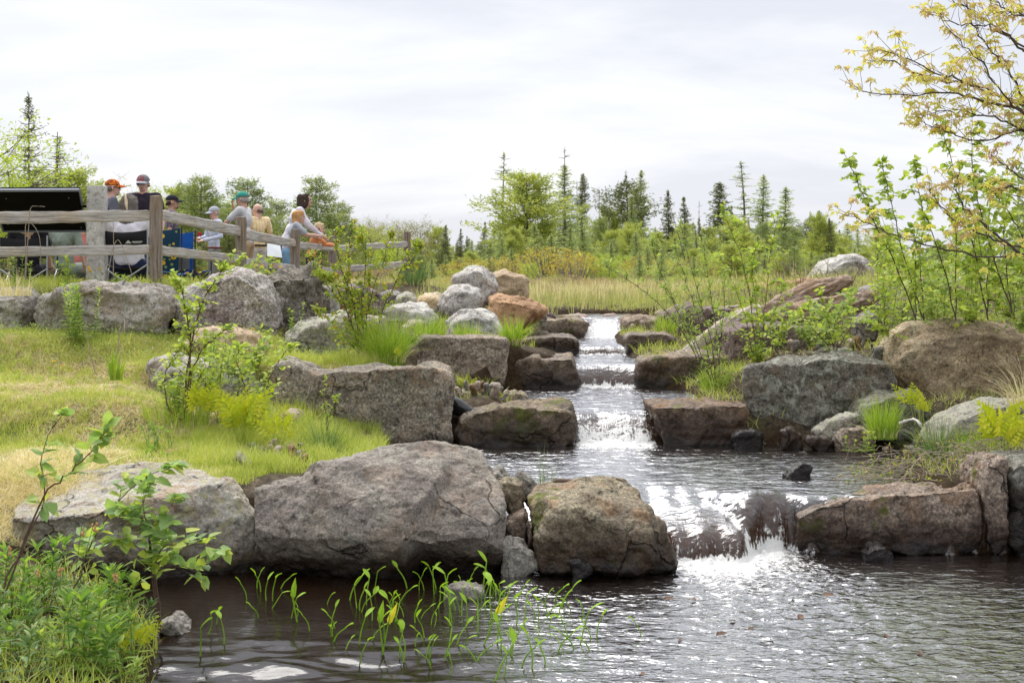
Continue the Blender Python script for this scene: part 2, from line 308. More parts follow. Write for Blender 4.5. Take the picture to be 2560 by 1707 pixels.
# ------------------------------------------------------------------ ground sheet
def make_ground():
    xs=np.concatenate([-np.geomspace(9,900,45)[::-1],np.arange(-8.9,8.95,.1),np.geomspace(9,900,45)])
    ds=np.concatenate([-np.geomspace(1,300,12)[::-1],np.arange(0,6,.25),np.arange(6,30,.09),np.geomspace(30,1500,80)])
    X,D=np.meshgrid(xs,ds); Zg=ground_z(X,D); V=np.stack([X,D,Zg],-1).reshape(-1,3)
    n=len(xs); i=np.arange(len(ds)-1)[:,None]*n+np.arange(n-1)[None,:]
    Q=np.stack([i,i+1,i+n+1,i+n],-1).reshape(-1,4)
    L_=chanL(D); R2=chanR(D); ins=np.minimum(X-L_,R2-X); mud=(sstep(-.45,-.05,ins)*(D<27)).ravel()
    lawn=(sstep(10.6,11.6,D)*sstep(16,15.2,D)*sstep(-1.0,-1.9,X)).ravel()
    me=mkmesh('ground',V,Q,attrs={'mud':mud,'lawn':lawn},smooth=True)
    q=M('ground_soil'); a=q.noise(1.6,6,.6); b=q.noise(14,5,.7); f=q.noise(60,4,.7)
    veg=q.ramp(q.noise(.7,6,.65),[(.3,(.13,.10,.065)),(.5,(.17,.15,.07)),(.7,(.20,.20,.07))])
    soil=q.ramp(b,[(.3,(.04,.03,.02)),(.48,(.13,.10,.065)),(.56,(.22,.17,.11)),(.7,(.34,.28,.19))])
    straw=q.ramp(f,[(.3,(.34,.28,.14)),(.6,(.58,.50,.30))])
    c=q.mix(q.fr(a,.5,.66),soil,veg)
    c=q.mix(q.attr('lawn'),c,q.mix(q.fr(q.noise(2.4,5,.6),.4,.6),(.20,.22,.07),straw))
    sp=q.n('SeparateXYZ'); q.L.new(q.pos(),sp.inputs[0])
    marsh=q.ramp(q.noise(.35,6,.7,stretch=(1,.35,1)),[(.3,(.20,.13,.07)),(.5,(.24,.22,.07)),(.7,(.22,.26,.06))])
    c=q.mix(q.fr(sp.outputs['Y'],24,32),c,marsh)
    mudc=q.ramp(q.noise(9,6,.7),[(.3,(.035,.02,.01)),(.5,(.075,.045,.022)),(.72,(.15,.10,.05))])
    c=q.mix(q.attr('mud'),c,mudc)
    m=q.fin(c,.95,q.bump(q.math('ADD',b,f),1.0,.08),spec=.2)
    me.materials.append(m); o=link(bpy.data.objects.new('ground',me)); o['kind']='structure'
make_ground()
# ------------------------------------------------------------------ water
def water_mat():
    q=M('stream_water'); N=q.n; L=q.L
    fo=q.attr('foam'); fall=q.attr('fall'); calm=q.attr('calm')
    a=q.noise(5.5,2,.5,stretch=(1,1.9,1),dist=.5); b=q.noise(17,2,.5,stretch=(1,1.8,1),dist=.4); st=q.noise(30,4,.6,stretch=(1.3,.12,.16))
    h=q.math('ADD',q.math('MULTIPLY',a,.95),q.math('MULTIPLY',b,.40))
    h=q.math('ADD',q.math('MULTIPLY',h,q.math('SUBTRACT',1.0,q.math('MULTIPLY',calm,.86))),q.math('MULTIPLY',st,q.math('MULTIPLY',fall,.55)))
    nr=q.bump(h,.44,.055)
    tr=N('BsdfTransparent'); tr.inputs[0].default_value=(.36,.20,.09,1)
    df=N('BsdfDiffuse'); L.new(q.mix(q.fr(fall,.1,.7),(.016,.008,.004),(.13,.085,.05)),df.inputs[0])
    bm=N('MixShader'); L.new(q.fr(fall,0,.6,.62,.22),bm.inputs[0]); L.new(tr.outputs[0],bm.inputs[1]); L.new(df.outputs[0],bm.inputs[2])
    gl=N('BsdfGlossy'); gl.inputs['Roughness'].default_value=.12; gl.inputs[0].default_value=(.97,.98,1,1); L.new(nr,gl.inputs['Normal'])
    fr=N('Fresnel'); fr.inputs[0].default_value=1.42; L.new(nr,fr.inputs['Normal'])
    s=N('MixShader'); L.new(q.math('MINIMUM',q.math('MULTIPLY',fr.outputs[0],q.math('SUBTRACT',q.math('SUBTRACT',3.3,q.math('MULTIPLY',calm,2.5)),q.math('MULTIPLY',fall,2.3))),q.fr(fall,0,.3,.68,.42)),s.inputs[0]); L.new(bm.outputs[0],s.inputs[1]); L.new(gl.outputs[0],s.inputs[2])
    fd=N('BsdfPrincipled'); fd.inputs['Base Color'].default_value=(.92,.92,.89,1); fd.inputs['Roughness'].default_value=.6
    L.new(q.bump(q.noise(50,4,.7),.9,.03),fd.inputs['Normal'])
    n1=q.noise(13,7,.75,stretch=(1,1.3,1),dist=.6); n2=q.noise(42,4,.7,stretch=(1.2,.35,.3))
    n3=q.noise(34,5,.7,stretch=(1,1.4,1)); fl=q.fr(fall,.05,.4); mxn=q.n('Mix'); mxn.data_type='FLOAT'; L.new(fl,mxn.inputs[0]); L.new(n3,mxn.inputs[2]); L.new(n2,mxn.inputs[3])
    nn=q.math('ADD',q.math('MULTIPLY',n1,.55),q.math('MULTIPLY',mxn.outputs[0],.45))
    th=q.math('SUBTRACT',.76,q.math('MULTIPLY',fo,.44)); fm=q.fr(q.math('SUBTRACT',nn,th),0,.09)
    s2=N('MixShader'); L.new(q.math('MULTIPLY',fm,.93),s2.inputs[0]); L.new(s.outputs[0],s2.inputs[1]); L.new(fd.outputs[0],s2.inputs[2])
    L.new(s2.outputs[0],q.o.inputs[0]); return q.m
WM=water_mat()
def make_water():
    xs=np.arange(-3.6,9.0,.024); ds=np.concatenate([np.arange(2,6,.12),np.arange(6,11,.016),np.arange(11,13.5,.024),np.arange(13.5,14.9,.016),np.arange(14.9,22.3,.022),np.arange(22.3,27,.1)])
    X,D=np.meshgrid(xs,ds); z,fall,foam=water_z(X,D); xf=X.ravel(); Df=D.ravel()
    calm=sstep(.5,-.6,X+(D-8)*.25)*sstep(10.2,9.9,D); calm=np.maximum(calm,sstep(2.6,3.6,X)*sstep(9,9.8,D)*.35)
    tur=np.clip(foam,0,1)
    # long capillary trains plus chop
    n1=fbm(np.stack([xf*3.1,Df*6.2,xf*0],1),3,.55); n2=pnoise(np.stack([xf*14,Df*26,xf*0+5],1)); n3=fbm(np.stack([xf*9,Df*11,xf*0+9],1),3,.6)
    n1=n1.reshape(X.shape); n2=n2.reshape(X.shape); n3=n3.reshape(X.shape)
    amp=(1-calm*.88)
    z=z+n1*.008*amp+n2*.0013*amp+n3*.020*tur*(1-np.clip(fall*2.2,0,1)*.85)+np.abs(n3)*.035*sstep(.75,1.0,foam)*(fall<.05)
    n4=fbm(np.stack([xf*1.5,Df*2.6,xf*0+33],1),3,.5).reshape(X.shape); z=z+n4*.030*calm*sstep(8.4,7.5,D)
    # flow over submerged stones: smooth domes above weir one and weir two
    z=z+.05*np.exp(-((X-1.42)/.22)**2-((D-10.55)/.22)**2)+.045*np.exp(-((X-1.86)/.16)**2-((D-10.68)/.14)**2)-.05*np.exp(-((X-1.66)/.07)**2-((D-10.45)/.22)**2)
    st=fbm(np.stack([xf*7,Df*1.6,xf*0],1),2).reshape(X.shape); z=z+st*.022*fall*sstep(.02,.3,fall)
    V=np.stack([X,D-.03*fall*0,z],-1).reshape(-1,3)
    n=len(xs); i=np.arange(len(ds)-1)[:,None]*n+np.arange(n-1)[None,:]
    keep=((X>chanL(D)-.75)&(X<chanR(D)+.6)&(D<23.9)); kf=keep[:-1,:-1]&keep[1:,1:]
    Q=np.stack([i,i+1,i+n+1,i+n],-1)[kf]
    used=np.unique(Q); rm=np.full(len(V),-1); rm[used]=np.arange(len(used))
    me=mkmesh('water',V[used],rm[Q],attrs={'foam':foam.ravel()[used],'fall':fall.ravel()[used],'calm':calm.ravel()[used]},smooth=True)
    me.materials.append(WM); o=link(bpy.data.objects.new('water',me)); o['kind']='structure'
make_water()
# ------------------------------------------------------------------ rocks
def voxelize(hulls,vox,smooth,name='tmp'):
    bm=bmesh.new()
    for pts in hulls:
        vs=[bm.verts.new(tuple(p)) for p in pts]
        bmesh.ops.convex_hull(bm,input=vs)
    bmesh.ops.delete(bm,geom=[v for v in bm.verts if not v.link_faces],context='VERTS')
    bmesh.ops.recalc_face_normals(bm,faces=bm.faces)
    me=bpy.data.meshes.new(name); bm.to_mesh(me); bm.free(); return voxmesh(me,vox,smooth)
def voxmesh(me,vox,smooth):
    o=bpy.data.objects.new('tmp',me); COL.objects.link(o)
    r=o.modifiers.new('r','REMESH'); r.mode='VOXEL'; r.voxel_size=vox
    if smooth: s=o.modifiers.new('s','SMOOTH'); s.factor=.5; s.iterations=smooth
    dg=bpy.context.evaluated_depsgraph_get(); out=bpy.data.meshes.new_from_object(o.evaluated_get(dg))
    bpy.data.objects.remove(o); bpy.data.meshes.remove(me); return out
def get_co(me):
    a=np.zeros(len(me.vertices)*3,np.float32); me.vertices.foreach_get('co',a); return a.reshape(-1,3).astype(float)
def get_no(me):
    a=np.zeros(len(me.vertices)*3,np.float32); me.vertices.foreach_get('normal',a); return a.reshape(-1,3).astype(float)
PROF={'round':[(0,.62),(.12,.88),(.32,1.0),(.65,.97),(.88,.8),(1,.5)],'block':[(0,.93),(.06,1),(.9,1),(1,.93)],'slab':[(0,.98),(.04,1),(.96,1),(1,.97)],'chunk':[(0,.8),(.2,1.0),(.75,.95),(1,.7)]}
def rock(label,pts,D,T,mat,prof='round',sm=4,amp=.02,facet=.03,dz=0,dx=0,name='boulder',cat='boulder',group=None,seed=None,jit=.0,sub=.12,extra=None,strata=0,fk=9):
    rs=np.random.default_rng(seed if seed is not None else abs(hash(label))%9999 if False else sum(map(ord,label)))
    hull=[]
    if len(pts[0])==3:
        hull=[P(*p) for p in pts]; W=np.array(hull)
    else:
        W=np.array([P(x,y,D) for x,y in pts]); c=W.mean(0); zc=W[:,2].min()
        W[W[:,2]<zc+.08*(W[:,2].max()-zc),2]-=sub
        for t,s in PROF[prof]:
            q=c+(W-c)*np.array((s,1,s if prof in('round','chunk') else (s+1)/2)); 
            if prof in('round','chunk'): q[:,2]=np.where(W[:,2]<c[2],np.minimum(q[:,2],W[:,2]*.6+q[:,2]*.4),q[:,2])
            q=q+np.array((dx*t,T*t,dz*t)); q=q+rs.normal(size=q.shape)*jit
            hull+=list(q)
    hulls=[hull]+([[P(*p) for p in e] for e in extra] if extra else [])
    vox=max(.011,D*.00125) if prof else .02
    me=voxelize(hulls,vox,sm); V=get_co(me); Nn=get_no(me); size=float(np.ptp(V,axis=0).max()); o3=rs.uniform(-50,50,3)
    # planar facets: every cell of a random point set is tilted a little
    K=int(fk+size*6); S=V[rs.integers(0,len(V),K)]; wv=V+.06*size*np.stack([pnoise(V*3/size+o3+k*9) for k in range(3)],1)
    d=((wv[:,None,:]-S[None])**2).sum(2); oi=np.argsort(d,1)[:,:2]; n0=oi[:,0]
    tl=rs.normal(size=(K,3)); tl/=np.linalg.norm(tl,axis=1)[:,None]
    def tilt(ix): return ((V-S[ix])*tl[ix]).sum(1)*facet/.1
    d0=np.sqrt(d[np.arange(len(V)),oi[:,0]]); d1=np.sqrt(d[np.arange(len(V)),oi[:,1]]); bl=sstep(0,.05*size,d1-d0)*.5+.5
    disp=(tilt(oi[:,0])*bl+tilt(oi[:,1])*(1-bl))*.5+rs.normal(size=K)[oi[:,0]]*facet*.12
    lo=fbm(V*(2.2/max(size,.3))*1.4+o3,4,.55)*amp*1.6; mid=fbm(V*6+o3,4,.6)*amp*.55
    ridge=-np.abs(fbm(V*np.array((3.2,3.2,4.6))+o3+7,4,.6)); ridge=(ridge+.25)*amp*1.1
    grain=fbm(V*24+o3,3,.6)*min(.006,amp*.25)
    st=0
    if strata: st=np.abs(fbm(np.stack([V[:,0]*1.2+V[:,2]*.5,V[:,1]*1.2,V[:,2]*11+V[:,0]*2.2],1)+o3,3,.55))*strata
    V=V+Nn*(disp+lo+mid+ridge+grain+st)[:,None]
    org=np.array((V[:,0].mean(),V[:,1].mean(),V[:,2].min())); V-=org
    me.vertices.foreach_set('co',V.astype(np.float32).ravel()); me.polygons.foreach_set('use_smooth',np.ones(len(me.polygons),bool)); me.update()
    me.materials.clear(); me.materials.append(mat); o=bpy.data.objects.new(name,me); o.location=org; link(o); tag(o,label,cat,group); return o
rk={}
rk['big']=rockmat('rock_mauve_grey',(.21,.18,.165),(.32,.29,.25),(.24,.215,.205),.55,60,.9,wet=0,wetw=.15,rust=.18,msc=1.3)
rk['left']=rockmat('rock_silver_schist',(.38,.36,.32),(.47,.45,.40),(.32,.29,.24),.5,60,.9,wet=0,wetw=.15,rust=.5,lichen=.3,lcol=(.34,.31,.17),msc=1.6)
rk['tan']=rockmat('rock_tan_weir',(.27,.22,.15),(.36,.31,.22),(.20,.16,.11),.8,55,1.0,wet=.0,wetw=.27,moss=.35,rust=.45)
rk['slab']=rockmat('rock_brown_slab',(.22,.17,.14),(.33,.27,.22),(.26,.20,.165),.9,45,1.0,wet=.0,wetw=.22,moss=.2,rust=.3)
rk['gran']=rockmat('rock_grey_granite',(.25,.225,.185),(.35,.31,.255),(.21,.185,.155),.9,42,.9,wet=.36,wetw=.10,rust=.25,msc=1.1)
rk['gran2']=rockmat('rock_pale_granite',(.34,.29,.23),(.44,.38,.31),(.28,.24,.19),.9,40,.9,wet=.64,wetw=.10,rust=.15)
rk['moss']=rockmat('rock_mossy',(.24,.18,.12),(.32,.25,.17),(.18,.14,.10),.7,45,.9,wet=.36,wetw=.26,moss=1.2)
rk['wet1']=rockmat('rock_wet_brown',(.19,.13,.095),(.29,.22,.16),(.21,.15,.11),.7,45,.8,wet=.38,wetw=.26,rust=.6,moss=.2)
rk['wet3']=rockmat('rock_wet_step',(.23,.17,.12),(.34,.27,.20),(.22,.17,.12),.7,38,.8,wet=.68,wetw=.24,moss=.35,rust=.35)
rk['wet4']=rockmat('rock_upper_step',(.25,.19,.14),(.35,.28,.21),(.24,.18,.13),.7,36,.8,wet=.94,wetw=.2,moss=.4)
rk['dark']=rockmat('rock_dark_green',(.15,.145,.12),(.22,.21,.18),(.28,.265,.23),.8,50,1.1,wet=.36,wetw=.12,rust=.2,msc=2.6,lichen=.18,lcol=(.34,.35,.29))
rk['ochre']=rockmat('rock_ochre_granite',(.33,.26,.19),(.46,.37,.25),(.38,.31,.23),.65,46,.8,rust=.25,msc=1.0)
rk['orange']=rockmat('rock_orange',(.50,.30,.16),(.58,.38,.22),(.42,.24,.12),.5,60,.6)
rk['cream']=rockmat('rock_cream',(.50,.38,.25),(.56,.45,.31),(.42,.30,.19),.4,60,.6)
rk['white']=rockmat('rock_white_grey',(.50,.48,.45),(.60,.58,.55),(.33,.32,.31),.6,55,.7,rust=.12)
rk['gold']=rockmat('rock_gold_white',(.55,.37,.16),(.62,.50,.33),(.55,.54,.50),.4,60,.6)
rk['pale']=rockmat('rock_pale_lichen',(.38,.355,.31),(.48,.45,.40),(.29,.27,.24),.6,50,1.0,lichen=.5,lcol=(.42,.42,.30))
rk['wall']=rockmat('rock_wall_grey',(.33,.31,.28),(.48,.46,.42),(.36,.32,.28),.6,50,1.1,rust=.25,msc=1.3)
rk['wallp']=rockmat('rock_wall_mauve',(.46,.44,.40),(.54,.51,.47),(.30,.25,.24),.9,40,1.1,msc=1.3)
rk['wallg']=rockmat('rock_wall_dark',(.30,.28,.24),(.19,.17,.14),(.36,.33,.28),.8,45,1.1,msc=1.6)
rk['purple']=rockmat('rock_purple_brown',(.22,.165,.15),(.28,.215,.19),(.17,.13,.12),.8,45,.9)
rk['pink']=rockmat('rock_pink',(.43,.34,.28),(.48,.40,.34),(.36,.29,.25),.5,50,.7)
rk['rust']=rockmat('rock_rust',(.34,.19,.10),(.40,.26,.15),(.26,.17,.12),.5,60,.9)
rk['grey']=rockmat('rock_plain_grey',(.25,.235,.21),(.33,.31,.28),(.19,.17,.15),.6,60,.9)
rk['black']=rockmat('rock_black_wet',(.04,.035,.03),(.09,.08,.07),(.06,.05,.045),.6,60,.9,wet=.5,wetw=.2)
def B(name_label,*a,**k): return rock(name_label,*a,**k)
def sill(k,x0,x1,d0,d1,label,mat):
    xs=np.arange(x0,x1,.03); ds=np.arange(d0,d1,.025); X,D=np.meshgrid(xs,ds); z,_,_=water_z(X,D)
    z=z+.05*np.exp(-((X-1.42)/.22)**2-((D-10.55)/.22)**2)-.07*np.exp(-((X-1.66)/.10)**2-((D-10.45)/.30)**2)-.02 if k==0 else z
    z=z-.03-.02*sstep(.2,0,np.minimum(X-x0,x1-X))+fbm(np.stack([X.ravel()*6,D.ravel()*6,z.ravel()*6],1),3).reshape(X.shape)*.018
    V=np.stack([X,D+.02,z],-1).reshape(-1,3); n=len(xs); i=np.arange(len(ds)-1)[:,None]*n+np.arange(n-1)[None,:]; Q=np.stack([i,i+1,i+n+1,i+n],-1).reshape(-1,4)
    m=len(V); B2=V.copy(); B2[:,2]=z.min()-.15; V=np.vstack([V,B2]); R=[(a+m,a+1+m,a+1,a) for a in range(n-1)]+[((len(ds)-1)*n+a,(len(ds)-1)*n+a+1,(len(ds)-1)*n+a+1+m,(len(ds)-1)*n+a+m) for a in range(n-1)]
    c=V.mean(0); c[2]=V[:,2].min(); me=mkmesh('sill',V-c,np.vstack([Q,np.array(R)]),smooth=True); me.materials.append(mat); o=bpy.data.objects.new('sill_stone',me); o.location=c; link(o); tag(o,label,'sill stone')
sl_=rockmat('rock_sill_brown',(.30,.17,.08),(.40,.26,.14),(.24,.14,.08),.7,35,.8)
sill(0,1.12,2.1,10.0,11.3,'brown sill stone seen through the water of the front spillway',sl_)
sill(1,.55,1.45,13.6,15.0,'brown sill stone under the churning second spillway',sl_)
sill(2,.74,1.55,16.8,17.7,'orange-brown sill stone behind the curtain of the third spillway',sl_)
sill(3,.80,1.60,18.85,19.6,'brown sill stone behind the thin curtain of the fourth spillway',sl_)
sill(4,.95,1.80,21.1,22.4,'stony sill under the foaming topmost spillway',sl_)
# foreground row
rock('long grey boulder with a pale flat top, partly hidden by the sapling at lower left',[(28,1292,9.65),(110,1289,9.55),(205,1282,9.5),(330,1268,9.5),(430,1245,9.55),(520,1212,9.75),(585,1192,9.95),(632,1285,9.85),(645,1400,9.8),(640,1450,9.85),(400,1462,9.55),(200,1462,9.6),(20,1440,9.8),(25,1350,9.7),
 (55,1218,10.6),(125,1166,11.2),(270,1148,11.4),(400,1152,11.4),(520,1176,11.1),(600,1200,10.8),(60,1560,11),(600,1500,11.2)],9.6,0,rk['left'],sm=3,amp=.018,facet=.022,strata=.006)
rock('largest boulder, mauve-grey and rounded, at the edge of the lower pool',[(628,1222,9.75),(682,1185,9.8),(800,1145,9.85),(940,1119,9.98),(1090,1107,10.15),(1205,1126,10.15),(1243,1188,10.0),(632,1320,9.6),(720,1200,9.68),(880,1148,9.78),(1000,1180,9.72),(1130,1262,9.52),(1258,1268,9.7),
 (690,1345,9.50),(880,1350,9.42),(1080,1350,9.36),(1205,1345,9.42),(1268,1385,9.62),(650,1440,9.75),(900,1455,9.72),(1225,1440,9.78),(690,1400,9.58),(900,1400,9.52),(1180,1402,9.52),(700,1560,11),(1200,1560,11),(1190,1165,10.9),(900,1170,10.9),(1080,1120,10.7)],9.6,0,rk['big'],sm=3,amp=.016,facet=.034,strata=.005)
rock('tan mossy block with a sloping pale top, left of the front spillway',[(1322,1242,9.95),(1346,1222,10.2),(1440,1208,10.5),(1548,1199,10.7),(1600,1225,10.3),(1575,1252,9.85),(1400,1262,9.65),(1626,1275,9.8),(1665,1340,9.7),(1698,1420,9.7),(1560,1430,9.5),(1352,1430,9.6),(1335,1350,9.65),(1370,1300,9.6),(1560,1320,9.5),(1400,1520,10.8),(1680,1520,10.6)],9.7,0,rk['tan'],sm=4,amp=.022,facet=.025)
rock('long brown slab that walls the front spillway on the right',[(1988,1292,10.35),(2050,1266,10.32),(2110,1250,10.35),(2200,1241,10.35),(2300,1230,10.36),(2442,1223,10.38),(2452,1375,10.4),(2250,1392,10.3),(2062,1392,10.35),(1996,1385,10.45),(2000,1262,11.0),(2200,1218,11.1),(2440,1203,11.1),(2020,1420,11),(2450,1400,11)],10.4,0,rk['slab'],sm=2,amp=.02,facet=.02)
rock('lichened upright block in the lower right corner, next to the long brown slab',[(2462,1190),(2475,1160),(2520,1150),(2528,1370),(2490,1375),(2466,1350)],10.35,.6,rk['slab'],prof='block',sm=3,amp=.016,facet=.02)
rock('pale lichened block cut by the right edge of the picture above the lower pool',[(2534,1165),(2560,1155),(2680,1150),(2700,1375),(2548,1378),(2536,1300)],10.3,.8,rk['dark'],prof='block',sm=3,amp=.016,facet=.02)
small=[('olive wedge-shaped stone filling the top of the gap beside the largest boulder',[(1243,1205),(1268,1198),(1308,1212),(1312,1250),(1290,1262),(1255,1250)],10.1,.3,'tan'),
('brown rounded stone standing behind the gap between the two front rocks',[(1285,1215),(1288,1190),(1302,1184),(1330,1200),(1342,1225),(1330,1245),(1300,1240)],10.35,.25,'grey'),
('tilted triangular stone jammed halfway down the gap',[(1266,1300),(1312,1281),(1318,1300),(1300,1325),(1300,1370),(1272,1350)],9.85,.3,'slab'),
('narrow upright stone wedged against the tan mossy block',[(1320,1305),(1336,1308),(1338,1375),(1328,1388),(1316,1370)],9.8,.25,'slab'),
('narrow dark upright stone inside the gap',[(1290,1330),(1314,1320),(1316,1368),(1296,1372)],9.95,.2,'slab'),
('dark grey triangular stone at the foot of the gap in the lower pool',[(1262,1372),(1274,1357),(1300,1360),(1330,1385),(1346,1420),(1300,1430),(1262,1425)],9.6,.25,'grey'),
('low wet black stone half sunk below the long brown slab',[(2160,1385),(2180,1370),(2215,1368),(2238,1385),(2235,1402),(2162,1402)],10.1,.2,'black'),
('black pointed stone standing alone in the middle pool',[(1966,1195),(1975,1180),(2000,1165),(2012,1152),(2030,1155),(2034,1175),(2015,1200),(1970,1203)],11.45,.16,'black'),
('small flat stone ringed by water plants in the lower pool',[(1110,1480),(1130,1468),(1190,1466),(1215,1480),(1210,1500),(1115,1500)],8.95,.2,'grey'),
('grey stone at the waters edge beside the leafy weeds at lower left',[(400,1600),(398,1560),(420,1548),(450,1575),(476,1600),(470,1625),(415,1625)],8.1,.3,'grey'),
('dark sunken stone between the boulders and the lawn plants',[(1225,1185),(1250,1175),(1270,1200),(1262,1240),(1240,1235)],10.6,.3,'grey'),
('low black stone at the left foot of the tan mossy block',[(1430,1408),(1450,1400),(1475,1410),(1480,1425),(1435,1428)],9.45,.12,'black')]
for l,p,D,T,m in small: rock(l,p,D,T,rk[m],prof='chunk',sm=2,amp=.012,facet=.03,name='stone',cat='stone')
# stones round the submerged sill of the front spillway
# second row
rock('big grey granite block with a rough hump on its left end',[(790,934,13.42),(870,926,13.4),(1080,921,13.4),(1118,930,13.5),(1133,962,13.5),(1133,1112,13.5),(900,1130,13.4),(765,1120,13.4),(760,1000,13.4),(800,920,14.0),(1090,905,14.1),(1125,915,14.1),(1120,1050,14.1),(800,1060,14.1)],13.4,0,rk['gran'],sm=2,amp=.016,facet=.016,
  extra=[[(668,1010,13.7),(690,915,13.75),(712,900,13.8),(738,899,13.8),(800,935,13.6),(820,1120,13.5),(760,1120,13.45),(680,1080,13.6),(672,985,14.2),(735,890,14.3),(800,920,14.2),(700,1060,14.3)]])
rock('moss-patched block on the left of the second spillway',[(1140,1092),(1150,1052),(1185,1030),(1270,1016),(1425,1022),(1438,1045),(1448,1088),(1405,1112),(1150,1116)],13.55,.75,rk['moss'],prof='block',sm=4,amp=.02,facet=.025)
rock('wet brown flat-topped block on the right of the second spillway',[(1630,1018),(1700,1022),(1760,1024),(1868,1012),(1878,1030),(1862,1108),(1672,1110),(1655,1080)],13.6,.85,rk['wet1'],prof='slab',sm=2,amp=.018,facet=.022)
rock('large dark lichened boulder with drill grooves on the right bank',[(1864,925,13.9),(1880,918,14.1),(1965,905,13.95),(2090,895,13.95),(2215,915,14.0),(2240,965,14.0),(2238,1030,14.0),(2160,1090,13.95),(1930,1102,13.85),(1885,1070,13.9),(1862,1000,14.0),(1920,905,14.8),(1985,890,14.9),(2080,880,15),(2160,885,15),(2230,925,14.9),(2200,1050,15),(1900,1040,15)],14,0,rk['dark'],sm=3,amp=.024,facet=.022)
rock('huge ochre-brown rounded boulder at the right edge of the picture',[(2236,925),(2245,880),(2265,842),(2300,818),(2390,802),(2440,806),(2500,802),(2580,818),(2650,850),(2680,960),(2600,1010),(2400,1010),(2290,1008),(2250,975)],14.4,1.3,rk['ochre'],prof='round',sm=5,amp=.02,facet=.018)
for l,p,D,T,m in [('pale sloping slab below the ochre boulder at the right edge',[(2330,1105),(2380,1050),(2430,1025),(2500,1005),(2620,1000),(2640,1090),(2500,1120),(2360,1125)],12.5,.7,'pale'),
('dark green-grey rock behind the sedge tuft on the right bank',[(2140,1060),(2160,1010),(2230,985),(2320,985),(2340,1040),(2300,1075),(2150,1080)],13.5,.6,'dark'),
('black wet stone in front of the flat-topped wet block',[(1832,1095),(1845,1075),(1890,1078),(1912,1092),(1910,1108),(1835,1110)],13.3,.25,'black'),
('round grey-brown stone at the waterline under the dark lichened boulder',[(1950,1100),(1955,1078),(1985,1070),(2010,1085),(2012,1106),(1952,1108)],13.3,.2,'wet1'),
('pale wedge-shaped stone leaning on the dark lichened boulder',[(2038,1082),(2065,1052),(2105,1040),(2154,1036),(2150,1055),(2130,1075),(2060,1090)],13.45,.25,'pale'),
('flat brown stone at the waterline right of the pale wedge',[(2092,1098),(2108,1075),(2150,1070),(2188,1092),(2180,1106),(2095,1108)],13.15,.25,'slab'),
('small orange-brown wet stone under the pale wedge',[(2008,1106),(2020,1092),(2070,1092),(2090,1104),(2060,1112)],13.2,.15,'wet1'),
('small dark green boulder wedged behind the dark lichened and ochre boulders',[(2188,905),(2195,872),(2215,864),(2235,885),(2232,912),(2205,918)],15,.3,'dark'),
('flat dark green stone lying above the dark lichened boulder',[(2010,892),(2030,880),(2090,872),(2140,875),(2150,888),(2080,895)],15.4,.4,'dark'),
('grey stone with a blue tint among the shrubs above the dark boulder',[(2140,805),(2160,790),(2195,778),(2210,800),(2190,830),(2150,830)],16.8,.4,'grey'),
('flat mossy tan stone on the gravel spit',[(1262,1003),(1266,982),(1290,977),(1318,985),(1322,1002),(1300,1010)],14.9,.25,'tan'),
('dark wet stone at the tip of the gravel spit',[(1280,1012),(1300,1000),(1322,1000),(1322,1016),(1300,1020)],14.5,.15,'black'),
('pale flat stone at the landward end of the gravel spit',[(1132,1000),(1140,970),(1165,975),(1205,995),(1180,1005),(1140,1008)],14.7,.3,'pale'),
('pinkish pebble in the middle of the gravel spit',[(1245,1018),(1258,1004),(1275,1008),(1275,1020),(1250,1022)],14.45,.12,'pink'),
('small pinkish-brown boulder against the big granite blocks left end',[(676,1075),(690,1045),(715,1030),(742,1035),(748,1060),(735,1095),(690,1090)],12.95,.35,'pink'),
('broken brown stone beside the small pinkish-brown boulder',[(748,1095),(752,1068),(765,1075),(778,1105),(765,1112)],12.9,.2,'wet1'),
('rust-coloured broken stone behind the pale flat-topped boulder',[(385,1165),(386,1135),(440,1128),(462,1122),(468,1168),(440,1175)],11.6,.25,'rust'),
('slate-grey flat stone beside the rust-coloured stone',[(466,1160),(470,1142),(520,1145),(528,1158),(500,1168)],11.7,.25,'grey'),
('pointed grey stone leaning in the notch behind the two front boulders',[(575,1185),(578,1140),(590,1135),(650,1180),(655,1190),(615,1205),(590,1200)],11.0,.3,'grey'),
('greenish flat stone above the corner of the pale flat-topped boulder',[(520,1185),(545,1172),(605,1175),(612,1192),(590,1200),(540,1196)],11.0,.3,'dark'),
('small rounded cobble in the notch between the front boulders and the grass',[(648,1182),(655,1168),(680,1168),(690,1185),(670,1192)],11.3,.15,'grey'),
('whitish cobble in the grass above the largest boulder',[(655,1160),(662,1148),(692,1147),(700,1162),(680,1170)],11.7,.15,'white'),
('dark cobble in the grass above the largest boulder',[(640,1152),(648,1138),(665,1140),(668,1154),(655,1160)],12,.15,'dark'),
('reddish cobble in the grass above the largest boulder',[(622,1150),(628,1140),(645,1142),(645,1155),(630,1158)],12.1,.12,'rust')]:
    rock(l,p,D,T,rk[m],prof='chunk',sm=2,amp=.012,facet=.03,name='stone' if T<.5 else 'boulder',cat='stone' if T<.5 else 'boulder')
